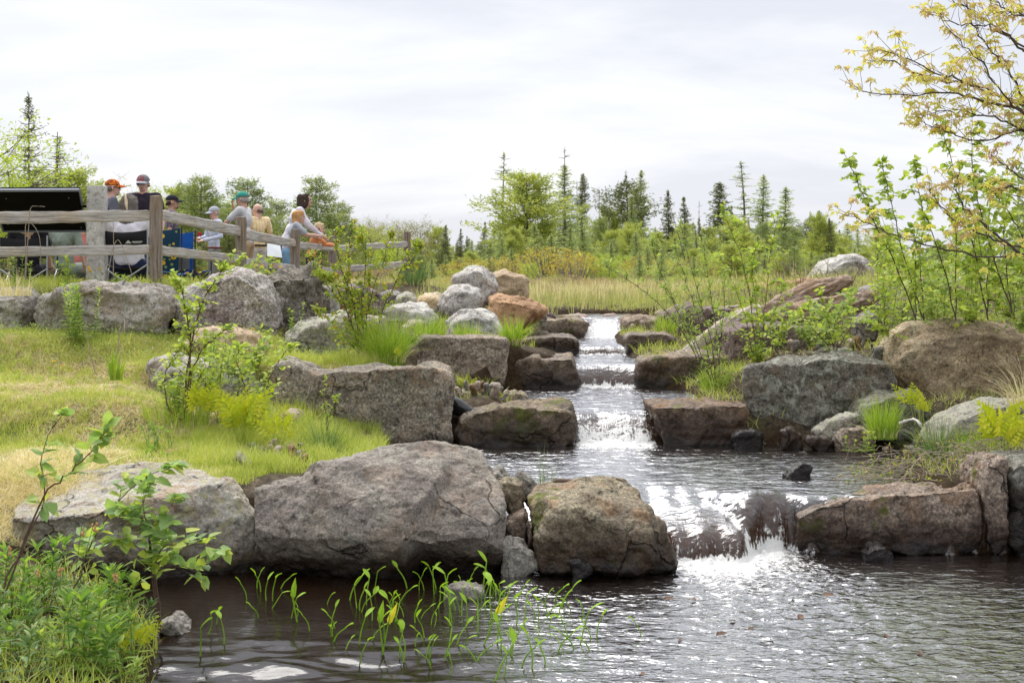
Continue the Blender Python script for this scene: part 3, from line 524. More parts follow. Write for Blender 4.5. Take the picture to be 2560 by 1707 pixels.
# third and upper rows
rock('pale granite block left of the third spillway',[(1045,850),(1060,842),(1150,840),(1268,845),(1276,858),(1262,965),(1240,985),(1140,985),(1050,960)],16.5,.6,rk['gran2'],prof='block',sm=2,amp=.014,facet=.014)
rock('brown block on the left of the third spillway',[(1262,965),(1272,912),(1290,897),(1360,893),(1432,895),(1445,925),(1453,970),(1400,985),(1270,985)],16.75,.8,rk['wet3'],prof='block',sm=3,amp=.018,facet=.02)
rock('wet rounded brown rock on the right of the third spillway',[(1590,942),(1604,905),(1640,895),(1720,888),(1810,890),(1840,912),(1832,970),(1700,980),(1592,978)],16.8,.9,rk['wet3'],prof='block',sm=6,amp=.018,facet=.02)
rock('brown block on the left of the fourth spillway',[(1298,880),(1304,845),(1345,840),(1430,842),(1448,855),(1450,880),(1430,900),(1300,900)],18.85,.9,rk['wet4'],prof='block',sm=3,amp=.016,facet=.018)
rock('squared tan block on the right of the fourth spillway',[(1567,845),(1580,836),(1665,832),(1692,848),(1698,885),(1690,898),(1570,896)],18.85,.9,rk['wet4'],prof='block',sm=3,amp=.016,facet=.018)
rock('dark brown block on the left of the topmost spillway',[(1318,830),(1325,803),(1360,799),(1450,798),(1472,808),(1466,835),(1440,850),(1320,850)],21.2,1.0,rk['wet4'],prof='block',sm=3,amp=.02,facet=.02)
rock('dark brown rounded rock on the right of the topmost spillway',[(1552,815),(1560,796),(1600,791),(1650,795),(1662,815),(1655,840),(1570,842),(1555,830)],21.2,1.0,rk['wet4'],prof='round',sm=3,amp=.02,facet=.02)
for l,p,D,T,m,pr in [('purple-brown flat-faced block behind the driftwood',[(1697,870),(1694,785),(1720,768),(1830,772),(1860,860),(1850,885),(1700,885)],19.6,1.2,'purple','block'),
('flat-topped grey rock hidden behind the leafy stems right of the third spillway',[(1820,905),(1826,830),(1860,816),(2000,818),(2090,830),(2100,900),(1900,920)],17.0,1.4,'purple','block'),
('weathered tan boulder rising from the grass behind the yellow ferns',[(440,905),(450,850),(480,825),(540,818),(600,825),(650,850),(695,890),(700,930),(450,940)],14.9,.9,'cream','round'),
('half-buried mossy grey boulder at the edge of the lawn',[(345,935),(355,908),(400,898),(480,905),(560,925),(640,965),(665,1010),(640,1050),(420,1040),(360,980)],13.75,.9,'wall','round'),
('broad lichened boulder behind the big granite block',[(690,890),(705,840),(740,810),(800,790),(860,785),(895,800),(905,840),(890,905),(800,915),(700,915)],15.4,.9,'pale','round'),
('pinkish stone just right of the broad lichened boulder',[(880,850),(890,800),(920,788),(955,792),(965,830),(950,870),(890,870)],16.3,.6,'pink','round'),
('grey-white low boulder above the tall sedge tuft',[(940,820),(942,785),(975,765),(1030,763),(1080,775),(1096,800),(1090,830),(950,840)],18.2,.8,'white','round'),
('pale grey dome-shaped boulder below the orange one',[(1108,845),(1115,805),(1150,782),(1200,778),(1240,795),(1262,840),(1250,860),(1110,860)],17.9,.8,'white','round'),
('golden-white boulder left of the big white one',[(1038,775),(1042,745),(1060,735),(1090,735),(1118,748),(1125,775),(1100,788),(1050,785)],19.8,.7,'gold','round'),
('white-grey boulder supporting the round top boulder',[(1092,765),(1100,735),(1130,715),(1170,711),(1200,725),(1213,755),(1200,785),(1150,795),(1100,785)],19.4,.9,'white','round'),
('round banded boulder perched on top of the rock pile',[(1124,712),(1130,692),(1160,672),(1180,664),(1205,672),(1235,690),(1246,715),(1240,735),(1225,745),(1200,740),(1170,718),(1135,716)],19.9,.75,'white','round'),
('tan angular boulder behind the perched round one',[(1215,740),(1222,690),(1240,680),(1270,678),(1320,695),(1326,740),(1300,752),(1230,750)],22,.8,'cream','chunk'),
('orange pointed boulder at the right end of the rock pile',[(1215,775),(1222,745),(1245,733),(1290,740),(1350,760),(1374,775),(1365,790),(1320,800),(1280,818),(1240,820),(1218,800)],19.2,.9,'orange','round'),
('dark grey stone in the wall left of the rock pile',[(938,760),(942,738),(965,727),(995,732),(1010,755),(1005,775),(950,775)],20.5,.7,'grey','chunk'),
('weathered brown-white stone left of the golden boulder',[(985,765),(990,740),(1010,730),(1030,735),(1040,755),(1040,775),(995,775)],20.2,.6,'pale','round'),
('dark reddish rock behind the bushy shrub',[(805,805),(812,740),(840,720),(900,715),(945,735),(950,800),(900,815),(820,815)],18,.9,'purple','chunk'),
('small pale stone beside the grey-white low boulder',[(1000,840),(1005,815),(1030,800),(1060,805),(1070,830),(1050,845)],17.3,.4,'pink','round'),
('pale humped boulder on the skyline of the right bank',[(2030,705),(2050,680),(2080,655),(2115,638),(2150,634),(2180,645),(2200,675),(2210,710),(2120,720),(2040,718)],26,1.3,'white','round'),
('white jagged boulder behind the leafy thicket at right',[(2380,735),(2395,705),(2440,688),(2475,695),(2490,730),(2470,750),(2400,750)],22,.8,'white','chunk'),
('low reddish slab on the right bank before the marsh',[(1880,745),(1900,715),(1960,700),(2030,698),(2060,720),(2040,750)],24,.9,'orange','chunk'),
('grey flat stone under the driftwood trunk',[(2130,760),(2150,725),(2200,715),(2250,725),(2280,750),(2200,765)],19.8,.7,'grey','chunk'),
('tan stone peeping over the right bank rocks',[(1640,800),(1650,780),(1690,772),(1700,790),(1690,805)],21.5,.5,'pink','chunk'),
('low brown stone near the head of the stream on the left',[(1340,800),(1350,785),(1385,783),(1395,795),(1380,803)],21.6,.35,'purple','chunk'),
('flat pinkish stone at the head of the stream',[(1400,800),(1408,790),(1440,786),(1470,790),(1475,800)],22.2,.4,'pink','chunk'),
('small round dark stone against the tip of the orange boulder',[(1345,800),(1348,788),(1362,785),(1370,795),(1362,803)],20.6,.2,'grey','chunk'),
('flat stone lying across the mouth of the marsh outlet',[(1500,794),(1510,787),(1535,786),(1545,793),(1530,798)],22.6,.3,'pink','chunk')]:
    rock(l,p,D,T,rk[m],prof=pr,sm=4,amp=.02 if T>.6 else .014,facet=.022)
# terrace retaining wall
rock('rounded grey wall boulder at the left edge, draped with dry stems',[(-60,850),(-50,740),(0,722),(40,725),(65,750),(72,790),(60,835),(40,850)],15.6,.9,rk['wall'],prof='round',sm=3,amp=.025,facet=.03)
rock('long split-faced grey boulder in the terrace wall',[(70,795),(75,745),(100,735),(165,722),(235,715),(300,728),(390,728),(415,745),(420,790),(400,840),(250,850),(90,845)],15.4,1.0,rk['wall'],prof='chunk',sm=2,amp=.035,facet=.03,strata=.015)
rock('big pale boulder with a purple stain at the bend of the terrace wall',[(424,790),(428,745),(450,725),(520,700),(590,682),(630,690),(665,715),(682,760),(685,820),(660,840),(450,845)],15.7,1.2,rk['wallp'],prof='chunk',sm=4,amp=.03,facet=.03)
rock('hollow-faced dark boulder right of the big pale one',[(640,840),(640,700),(660,690),(720,682),(770,680),(782,700),(788,760),(770,835),(700,850)],16.4,1.0,rk['wallg'],prof='chunk',sm=3,amp=.045,facet=.04,strata=.02)
rock('narrow pale grey wall stone behind the bushy shrub',[(768,810),(775,710),(800,702),(830,715),(835,780),(820,815)],17,.8,rk['pale'],prof='chunk',sm=3,amp=.02,facet=.03)
# ------------------------------------------------------------------ foliage helpers
def leafmat(name,stops,trans=.46,rough=.55,sc=25):
    q=M(name); c=q.ramp(q.attr('var'),stops); n=q.noise(sc,2); c=q.mix(.35,c,q.ramp(n,[(.3,(.6,.62,.55)),(.7,(1.25,1.2,1.1))]),'MULTIPLY')
    q.fin(c,rough,spec=.3); t=q.n('BsdfTranslucent'); q.L.new(q.mix(1,c,(1.1,1.12,.7),'MULTIPLY'),t.inputs[0])
    m=q.n('MixShader'); m.inputs[0].default_value=trans; q.L.new(q.b.outputs[0],m.inputs[1]); q.L.new(t.outputs[0],m.inputs[2]); q.L.new(m.outputs[0],q.o.inputs[0]); return q.m
LM={}
LM['bright']=leafmat('leaf_spring_green',[(0,(.24,.36,.09)),(.5,(.42,.54,.10)),(1,(.60,.66,.15))])
LM['mid']=leafmat('leaf_fresh_green',[(0,(.22,.33,.12)),(.5,(.36,.48,.13)),(1,(.54,.62,.16))])
LM['blue']=leafmat('leaf_broad_green',[(0,(.24,.38,.18)),(.5,(.36,.51,.17)),(.75,(.48,.60,.13)),(1,(.60,.66,.13))])
LM['small']=leafmat('leaf_small_reddish',[(0,(.20,.30,.05)),(.6,(.38,.48,.055)),(.9,(.52,.52,.07)),(1,(.62,.30,.08))])
LM['lance']=leafmat('leaf_lance_green',[(0,(.11,.22,.05)),(.5,(.21,.36,.06)),(1,(.38,.52,.08))])
LM['fern']=leafmat('leaf_fern_yellow',[(0,(.34,.44,.02)),(.5,(.50,.56,.025)),(1,(.62,.60,.04))],.5)
LM['oak']=leafmat('leaf_young_oak',[(0,(.64,.47,.30)),(.3,(.68,.56,.26)),(.55,(.72,.66,.18)),(1,(.76,.74,.15))],.5)
LM['grass']=leafmat('grass_green',[(0,(.30,.38,.07)),(.5,(.47,.55,.11)),(1,(.68,.67,.24))],.35)
LM['sedge']=leafmat('sedge_green',[(0,(.18,.32,.03)),(.5,(.32,.48,.05)),(1,(.52,.60,.10))],.35)
LM['rush']=leafmat('rush_dark_green',[(0,(.09,.17,.06)),(.6,(.17,.28,.09)),(1,(.34,.40,.16))],.25)
LM['straw']=leafmat('dry_straw',[(0,(.60,.50,.28)),(.5,(.78,.68,.42)),(1,(.85,.78,.55))],.25)
LM['water']=leafmat('water_plant_green',[(0,(.16,.32,.02)),(.6,(.30,.50,.03)),(.9,(.46,.58,.04)),(1,(.72,.66,.05))],.35)
LM['yellow']=leafmat('petal_yellow',[(0,(.80,.52,.01)),(1,(.90,.66,.01))],.2)
bark=plain('bark_dark',(.11,.08,.065),.85,.2,20); barkr=plain('bark_red_brown',(.13,.075,.06),.8,.2,30); barkg=plain('bark_grey',(.22,.20,.18),.85,.2,18)
twigd=plain('dry_twig',(.33,.27,.21),.85,.2,20); deadw=plain('dead_brown',(.14,.09,.06),.9,.2,20)
def nrm(a): return a/(np.linalg.norm(a,axis=-1,keepdims=True)+1e-9)
def leaves(mb,p,d,n,L_,Wd,var,shape='broad',droop=.15):
    p=np.asarray(p,float); k=len(p)
    if k==0: return
    d=nrm(np.asarray(d,float)); s=nrm(np.cross(d,n)); u=np.cross(s,d)
    L_=np.broadcast_to(L_,(k,))[:,None]; Wd=np.broadcast_to(Wd,(k,))[:,None]
    def pt(t,w,h): return p+d*L_*t+s*Wd*w+u*L_*h
    if shape=='quad':
        V=np.stack([pt(0,0,0),pt(.5,.5,0),pt(1,0,-droop),pt(.5,-.5,0)],1); Q=[(0,1,2,3)]; T=None; m=4
    elif shape=='spray':
        V=np.stack([pt(0,.35,0),pt(1,.5,-droop),pt(1,-.5,-droop),pt(0,-.35,0)],1); Q=[(0,1,2,3)]; T=None; m=4
    elif shape=='oak':
        V=np.stack([pt(0,0,0),pt(.3,.32,.04),pt(.38,.14,0),pt(.62,.5,.03),pt(.66,.16,-.03),pt(1,0,-droop*2),pt(.66,-.16,-.03),pt(.62,-.5,.03),pt(.38,-.14,0),pt(.3,-.32,.04)],1)
        Q=[(0,1,2,8),(2,3,4,6),(8,2,6,7)]; T=[(0,8,9),(4,5,6)]; Q=[(0,1,2,8),(2,3,4,6),(2,6,7,8)]; m=10
    elif shape=='lance':
        V=np.stack([pt(0,0,0),pt(.35,.5,.05-droop*.1),pt(.75,.33,.03-droop*.5),pt(1,0,-droop),pt(.75,-.33,.03-droop*.5),pt(.35,-.5,.05-droop*.1),pt(.35,0,-droop*.1),pt(.75,0,-droop*.5)],1)
        Q=[(1,2,7,6),(6,7,4,5)]; T=[(0,1,6),(0,6,5),(2,3,7),(7,3,4)]; m=8
    else:
        V=np.stack([pt(0,0,0),pt(.22,.44,.07),pt(.6,.42,.05-droop*.4),pt(1,0,-droop),pt(.6,-.42,.05-droop*.4),pt(.22,-.44,.07),pt(.25,0,0),pt(.62,0,-droop*.4)],1)
        Q=[(1,2,7,6),(6,7,4,5)]; T=[(0,1,6),(0,6,5),(2,3,7),(7,3,4)]; m=8
    off=(np.arange(k)*m)[:,None,None]
    mb.add(V.reshape(-1,3),(np.array(Q)[None]+off).reshape(-1,4),(np.array(T)[None]+off).reshape(-1,3) if T else None,np.repeat(np.broadcast_to(var,(k,)),m))
def curve(pts,n=14,jit=.0,rs=rng):
    pts=np.asarray(pts,float); t=np.linspace(0,len(pts)-1,n); i=np.clip(t.astype(int),0,len(pts)-2); f=(t-i)[:,None]
    p0=pts[np.clip(i-1,0,len(pts)-1)];p1=pts[i];p2=pts[i+1];p3=pts[np.clip(i+2,0,len(pts)-1)]
    c=.5*((2*p1)+(-p0+p2)*f+(2*p0-5*p1+4*p2-p3)*f*f+(-p0+3*p1-3*p2+p3)*f**3)
    if jit: c[1:]+=rs.normal(size=c[1:].shape)*jit
    return c
def rv(n,s=1): return rng.normal(size=(n,3))*s
def shrub(label,stems,leaf,lmat,L_=.05,W_=.035,r0=.008,ntw=8,twl=.25,lpt=7,t0=.25,shape='broad',bmat=None,cat='shrub',name='shrub',updir=.5,droop=.2,hang=.0,stemleaf=6,group=None,out=.8,varlo=0,varhi=1,sub=0,px=True,spread=None):
    """stems: list of polylines of (X,Y,D) picture points or world points"""
    S=[np.array([P(*q) for q in s]) if px else np.asarray(s,float) for s in stems]
    base=S[0][0].copy(); root=empty(name,base,label,cat,group); wood=MB(); fol=MB()
    LP=[];LD=[]
    for s in S:
        if np.linalg.norm(s[0]-base)>.03: s=np.vstack([base-np.array((0,0,.04)),s[0]*.97+base*.03-np.array((0,0,.0)),s[1:]])
        c=curve(s,18,.005); n=len(c); ln=np.linalg.norm(np.diff(c,axis=0),axis=1).sum()
        rr=r0*(ln/1.0)**.4; wood.tube(c,np.linspace(rr,rr*.3,n),5)
        k=max(2,int(ntw*ln))
        for j in range(k):
            t=t0+(1-t0)*(j+rng.random())/k; i=min(int(t*(n-1)),n-2); p=c[i]; tan=nrm(c[i+1]-c[i])
            d=nrm(tan*.6+rv(1,out)[0]*np.array((1,1,.6))+np.array((0,0,updir))); L2=twl*(1.1-.6*t)*rng.uniform(.5,1.2)
            q=np.array([p+d*L2*u+np.array((0,0,-hang*L2))*u*u for u in np.linspace(0,1,5)])+rv(5,.004); wood.tube(q,np.linspace(rr*.4,rr*.15,5),4,caps=False)
            m=max(2,int(lpt)); ts=np.linspace(.25,1,m)
            for a,u in enumerate(ts):
                x=u*4; b=min(int(x),3); pp=q[b]+(q[b+1]-q[b])*(x-b)
                side=nrm(np.cross(d,(0,0,1.)))*(1 if a%2 else -1); LP.append(pp); LD.append(d*.6+side*.9+rv(1,.35)[0]+np.array((0,0,-hang)))
            if sub:
                for _ in range(sub):
                    x=rng.uniform(.3,1)*4; b=min(int(x),3); pp=q[b]+(q[b+1]-q[b])*(x-b); d2=nrm(d*.5+rv(1,.8)[0]+np.array((0,0,updir*.5))); l3=L2*.45
                    qq=np.array([pp,pp+d2*l3*.5,pp+d2*l3]); wood.tube(qq,(rr*.2,rr*.15,rr*.1),3,caps=False)
                    for u in np.linspace(.3,1,4): LP.append(pp+d2*l3*u); LD.append(d2*.5+rv(1,.7)[0]+np.array((0,0,-hang)))
        for j in range(int(stemleaf*ln)):
            t=t0+(1-t0)*rng.random(); i=min(int(t*(n-1)),n-2); LP.append(c[i]); LD.append(rv(1)[0]+np.array((0,0,.2-hang)))
        for _ in range(4): LP.append(c[-1]); LD.append(nrm(c[-1]-c[-2])+rv(1,.5)[0])
    LP=np.array(LP); LD=np.array(LD); k=len(LP); N_=nrm(rv(k,.45)+np.array((0,0,1.)))
    var=np.clip(rng.normal(.55,.25,k),varlo,varhi); sz=rng.uniform(.6,1.15,k)
    leaves(fol,LP,LD,N_,L_*sz,W_*sz,var,shape,droop)
    wood.build('stems',bmat or bark,root); fol.build('foliage',LM[lmat],root); return root
def fan(X,Y,D,n,h,spread=.4,lean=(0,0),dsp=.15):
    """stems rising from one foot, in world space"""
    b=P(X,Y,D); out=[]
    for i in range(n):
        a=rng.uniform(0,2*math.pi); s=spread*rng.uniform(.3,1); hh=h*rng.uniform(.6,1.1)
        e=b+np.array((math.cos(a)*s+lean[0],math.sin(a)*s*.7+lean[1],hh)); m=b+(e-b)*.5+np.array((-(e-b)[0]*.15,0,hh*.08)); out.append([b+np.array((math.cos(a),math.sin(a),0))*dsp*rng.random(),m,e])
    return out
def blades(mb,base,h,lean,w,var,seg=3,curl=.5,w0=1.0):
    """base (n,3), h (n), lean (n,2): horizontal offset of the tip relative to height"""
    n=len(base); az=rng.uniform(0,2*math.pi,n); side=np.stack([np.cos(az),np.sin(az),az*0],1)
    side=nrm(np.array((1.,.25,0))[None]*np.sign(np.cos(az))[:,None]*1.0+side*.6)
    rows=[]
    for j in range(seg+1):
        t=j/seg; off=np.concatenate([lean*(t**(1+curl))[...] if False else lean*(t**(1+curl)),np.zeros((n,1))],1)*h[:,None]
        p=base+off; p[:,2]+=h*(t-.28*curl*t*t*np.minimum(1.5,np.linalg.norm(lean,axis=1)**2*2)); ww=(w*(1-t)**.7*w0 if j<seg else w*.08)[:,None]*.5
        rows.append(p-side*ww); rows.append(p+side*ww)
    m=2*(seg+1); V=np.stack(rows,1).reshape(-1,3); off=(np.arange(n)*m)[:,None,None]
    Q=np.array([(2*j,2*j+1,2*j+3,2*j+2) for j in range(seg)])[None]+off
    mb.add(V,Q.reshape(-1,4),None,np.repeat(np.broadcast_to(var,(n,)),m))
def tuft(label,X,Y,D,n,h,spread=.5,w=.006,mat='sedge',r=.08,cat='grass tuft',name='grass_tuft',dead=0,curl=.8,group=None,lean=(0,0)):
    b=P(X,Y,D); root=empty(name,b,label,cat,group); mb=MB(); a=rng.uniform(0,2*math.pi,n); rr=r*np.sqrt(rng.random(n))
    base=b+np.stack([np.cos(a)*rr,np.sin(a)*rr,-.02+0*a],1); s=np.abs(rng.normal(0,spread*.6,n)); a2=a+rng.normal(0,.5,n)
    ln=np.stack([np.cos(a2)*s+lean[0],np.sin(a2)*s+lean[1]],1); blades(mb,base,h*rng.uniform(.45,1.08,n),ln,w*rng.uniform(.7,1.2,n),rng.random(n),4,curl)
    mb.build('blades',LM[mat],root)
    if dead:
        m2=MB(); a=rng.uniform(0,2*math.pi,dead); base=b+np.stack([np.cos(a)*r,np.sin(a)*r,0*a],1)
        s=rng.uniform(.6,1.6,dead); blades(m2,base,h*.6*rng.uniform(.4,1,dead),np.stack([np.cos(a)*s,np.sin(a)*s],1),w*np.ones(dead),rng.random(dead),4,1.4); m2.build('dead_blades',LM['straw'],root)
    return root
def plate(mb,Pt,n,length,w,var): pass
def frond_plant(label,X,Y,D,n,h,mat='fern',cat='fern',name='fern',spread=.5,group=None,sc=1.0):
    b=P(X,Y,D); root=empty(name,b,label,cat,group); st=MB(); fo=MB()
    for i in range(n):
        a=rng.uniform(0,2*math.pi); s=spread*rng.uniform(.2,1); hh=h*rng.uniform(.55,1.05); o=np.array((math.cos(a),math.sin(a),0)); f=b+o*.05*rng.random()
        tip=f+o*s*hh+np.array((0,0,hh)); mid=f+o*s*hh*.3+np.array((0,0,hh*.62)); c=curve([f,mid,tip],9); st.tube(c,np.linspace(.0025,.001,9),4,var=.5,caps=False)
        # blade: paired pinnae that get shorter to the tip, facing the sky and the viewer
        fw=nrm(tip-mid); up=nrm(np.array((rng.normal()*.4,-.9,.6))); sd=nrm(np.cross(fw,up)); LP=[];LD=[];LL=[]
        bl=hh*.42*sc; p0=c[4]; k=6
        for j in range(k):
            t=j/(k-1); pp=p0+(c[-1]-p0)*t; l=bl*(.95-.75*t)*(.75 if j==0 else 1)
            for sg in(-1,1): LP.append(pp); LD.append(sd*sg+fw*(.55+.5*t)); LL.append(l)
        LP.append(c[-1]-fw*bl*.1); LD.append(fw); LL.append(bl*.4)
        LL=np.array(LL); leaves(fo,LP,LD,np.tile(up,(len(LP),1))+rv(len(LP),.12),LL,LL*.42,np.clip(rng.normal(.5,.2),0,1)+rng.normal(0,.1,len(LP)),'oak',.12)
    st.build('stalks',LM['grass'],root); fo.build('fronds',LM[mat],root); return root
def weed(label,X,Y,D,n,h,L_=.09,W_=.022,mat='lance',cat='weed',name='leafy_weed',spread=.07,group=None,whorl=5,px=True,top=1.0):
    b=P(X,Y,D) if px else np.array((X,Y,D)); root=empty(name,b,label,cat,group); st=MB(); fo=MB(); LP=[];LD=[];LL=[]
    for i in range(n):
        f=b+np.array((rng.normal()*spread,rng.normal()*spread,0)); hh=h*rng.uniform(.6,1.1); e=f+np.array((rng.normal()*.12*hh,rng.normal()*.12*hh,hh)); c=curve([f,(f+e)/2+rv(1,.01)[0],e],8); st.tube(c,np.linspace(.0035,.0015,8),4,caps=False)
        k=int(max(4,hh/.03)); 
        for j in range(k):
            t=(j+.5)/k; x=t*7; q=min(int(x),6); pp=c[q]+(c[q+1]-c[q])*(x-q); a0=j*2.4
            for w in range(max(1,whorl//2)):
                a=a0+w*math.pi+rng.normal()*.3; LP.append(pp); LD.append((math.cos(a),math.sin(a),.25+.9*t*top)); LL.append(L_*(1-.45*t)*rng.uniform(.7,1.15))
        for w in range(5):
            a=w*1.26; LP.append(c[-1]); LD.append((math.cos(a)*.6,math.sin(a)*.6,.9)); LL.append(L_*.6)
    LP=np.array(LP);LL=np.array(LL); k=len(LP); up=nrm(rv(k,.25)+np.array((0,0,1.)))
    leaves(fo,LP,np.array(LD),up,LL,LL*(W_/L_),np.clip(rng.normal(.5,.28,k),0,1),'lance',.3)
    st.build('stems',LM['lance'],root); fo.build('foliage',LM[mat],root); return root
def copytree(src,loc,rz=0,s=1,label=None,group=None):
    c=src.copy(); COL.objects.link(c); c.location=loc; c.rotation_euler=(0,0,rz); c.scale=(s,s,s) if not hasattr(s,'__len__') else s
    if label: c['label']=label
    if group: c['group']=group
    for ch in src.children:
        d=ch.copy(); COL.objects.link(d); d.parent=c
        for g in ch.children: e=g.copy(); COL.objects.link(e); e.parent=d
    return c
# ------------------------------------------------------------------ lawn, bank grass and marsh cover: nobody could count these
def scatter(n,xr,dr,cond=None):
    x=rng.uniform(*xr,n); D=rng.uniform(*dr,n)
    if cond is not None: k=cond(x,D); x=x[k];D=D[k]
    return x,D
def dens(x,D,f=1.2,s=0): return fbm(np.stack([x*f+s,D*f,x*0],1),4)
def outside(x,D,m=.12): return ((x<chanL(D)-m)|(x>chanR(D)+m))|(D>27)
def grass_layer(name,x,D,h,w,mat,lean=.35,curl=.6,seg=2,label=None,hv=.5):
    z=ground_z(x,D); n=len(x); mb=MB(); b=np.stack([x,D,z-.01],1)
    l=rng.normal(0,lean,(n,2)); blades(mb,b,h*(1-hv+2*hv*rng.random(n)),l,w*rng.uniform(.7,1.3,n)*(1+0*x),np.clip(rng.normal(.5,.25,n)+dens(x,D,3)*.3,0,1),seg,curl)
    me=mb.mesh(name); me.materials.append(LM[mat]); o=link(bpy.data.objects.new(name,me)); tag(o,label,name.replace('_',' '),None,'stuff'); return o
def build_cover():
    x,D=scatter(150000,(-6.3,-.9),(10.4,15.6),lambda x,D:outside(x,D)&(x<-.9-(15.6-D)*.20)&(dens(x,D,1.3)+dens(x,D,6)*.7>.03-.7*(D>14.6)-.2*(D<11.6)-.35*(x>-2.6)))
    grass_layer('lawn_grass',x,D,.055,.006,'grass',label='short fresh green grass growing in patches on the sloping lawn')
    x,D=scatter(190000,(-6.3,-1.2),(10.4,15.2),lambda x,D:(x<-1.2-(15.6-D)*.2)&(dens(x,D,1.3)<.45))
    grass_layer('dry_grass',x,D,.05,.007,'straw',lean=1.3,curl=1.2,label='matted straw-coloured dry grass lying over the lawn')
    n=26000; x,D=scatter(n,(-6.3,-1.2),(10.6,15.5),lambda x,D:outside(x,D)&(x<-1.2-(15.6-D)*.2)&((D>14.5)|(dens(x,D,2.2,50)>.28))); z=ground_z(x,D); mb=MB(); k=len(x); p=np.stack([x,D,z+rng.uniform(.0,.07,k)*(1+.8*(D>14.6))],1); s=rng.uniform(.012,.032,k); leaves(mb,p,rv(k)*np.array((1,1,.35))+np.array((0,0,.25)),rv(k,.5)+np.array((0,-.2,1.)),s,s*.62,np.clip(rng.normal(.5,.25,k),0,1),'quad',.15)
    me=mb.mesh('lawn_weeds'); me.materials.append(LM['mid']); o=link(bpy.data.objects.new('lawn_weeds',me)); tag(o,'small broad-leaved weeds and clover mixed into the lawn and along the wall boulders','lawn weeds',None,'stuff')
    x,D=scatter(5000,(-6.3,-1.2),(10.6,15.3),lambda x,D:outside(x,D)&(dens(x,D,2.0,70)>.22)); grass_layer('lawn_tufts',x,D,.17,.006,'grass',lean=.5,seg=3,label='taller loose grass blades standing out of the lawn')
    x,D=scatter(30000,(-2.9,-.8),(10.9,14.6),lambda x,D:outside(x,D)&(dens(x,D,1.6,4)>-.05)&(x>-2.9+abs(D-12.5)*.15))
    grass_layer('long_grass',x,D,.13,.006,'grass',lean=.45,seg=3,label='longer green grass along the lawn edge above the stream')
    x,D=scatter(36000,(-8.5,-2.2),(15.9,19.5),lambda x,D:(dens(x,D,1.4,2)>-.35)&(x<-2.6-(D-16)*.1)&(x<0))
    grass_layer('terrace_grass',x,D,.12,.008,'grass',lean=.5,seg=3,label='ragged green grass and weeds growing under the wooden fence')
    x,D=scatter(14000,(-8.5,-2.4),(15.7,18.5))
    grass_layer('terrace_straw',x,D,.07,.007,'straw',lean=1.2,seg=3,label='dry straw and dead stems lying on top of the terrace wall')
    x,D=scatter(26000,(1.6,9),(10.7,26),lambda x,D:outside(x,D,.05)&(dens(x,D,1.1,9)>-.1))
    grass_layer('bank_grass',x,D,.12,.008,'grass',lean=.6,seg=3,label='rough green grass growing over the right bank')
    x,D=scatter(26000,(1.6,9),(10.7,26),lambda x,D:outside(x,D,.05)&(dens(x,D,1.3,20)>-.1))
    grass_layer('bank_litter',x,D,.06,.008,'straw',lean=1.5,curl=1.2,seg=2,label='dead grass and straw littering the right bank')
    x,D=scatter(9000,(-3.9,-3.1),(9.6,11.4)); grass_layer('dry_grass',x,D,.09,.007,'straw',lean=1.0,seg=3,label='bleached dry grass beside the left end of the pale flat-topped boulder')
    x,D=scatter(3000,(-3.9,-1.7),(6.4,9.0),lambda x,D:outside(x,D,.03))
    grass_layer('shore_grass',x,D,.13,.006,'grass',lean=.5,seg=3,label='green grass at the near left shore of the lower pool')
    x,D=scatter(9000,(-2.2,.3),(14.2,24),lambda x,D:outside(x,D,.05)&(dens(x,D,1.1,31)>0))
    grass_layer('bank_grass',x,D,.12,.008,'grass',lean=.5,seg=3,label='short green grass between the boulders left of the spillways')
    # marsh beyond
    x,D=scatter(70000,(-9,16),(21.6,60),lambda x,D:outside(x,D,.0)&((x>-1.6)|(D>26)))
    grass_layer('marsh_grass',x,D,.20,.016,'marsh',lean=.2,seg=2,label='light green marsh grass between the pool outlet and the bog shrubs')
    x,D=scatter(26000,(-9,16),(26,60),lambda x,D:(x>-1)|(D>32))
    grass_layer('marsh_reeds',x,D,.30,.02,'straw',lean=.15,seg=2,label='dead tan reeds standing among the green marsh grass')
LM['marsh']=leafmat('marsh_grass_pale',[(0,(.28,.30,.11)),(.5,(.44,.46,.18)),(1,(.62,.56,.30))],.35)
build_cover()
LM['ochre']=leafmat('bog_shrub_ochre',[(0,(.34,.24,.08)),(.5,(.54,.42,.09)),(1,(.66,.58,.12))],.35)
LM['rusty']=leafmat('bog_shrub_rusty',[(0,(.32,.21,.16)),(.5,(.45,.33,.21)),(1,(.52,.46,.20))],.35)
LM['limey']=leafmat('bog_shrub_green',[(0,(.32,.36,.08)),(.5,(.48,.55,.12)),(1,(.62,.66,.16))],.35)
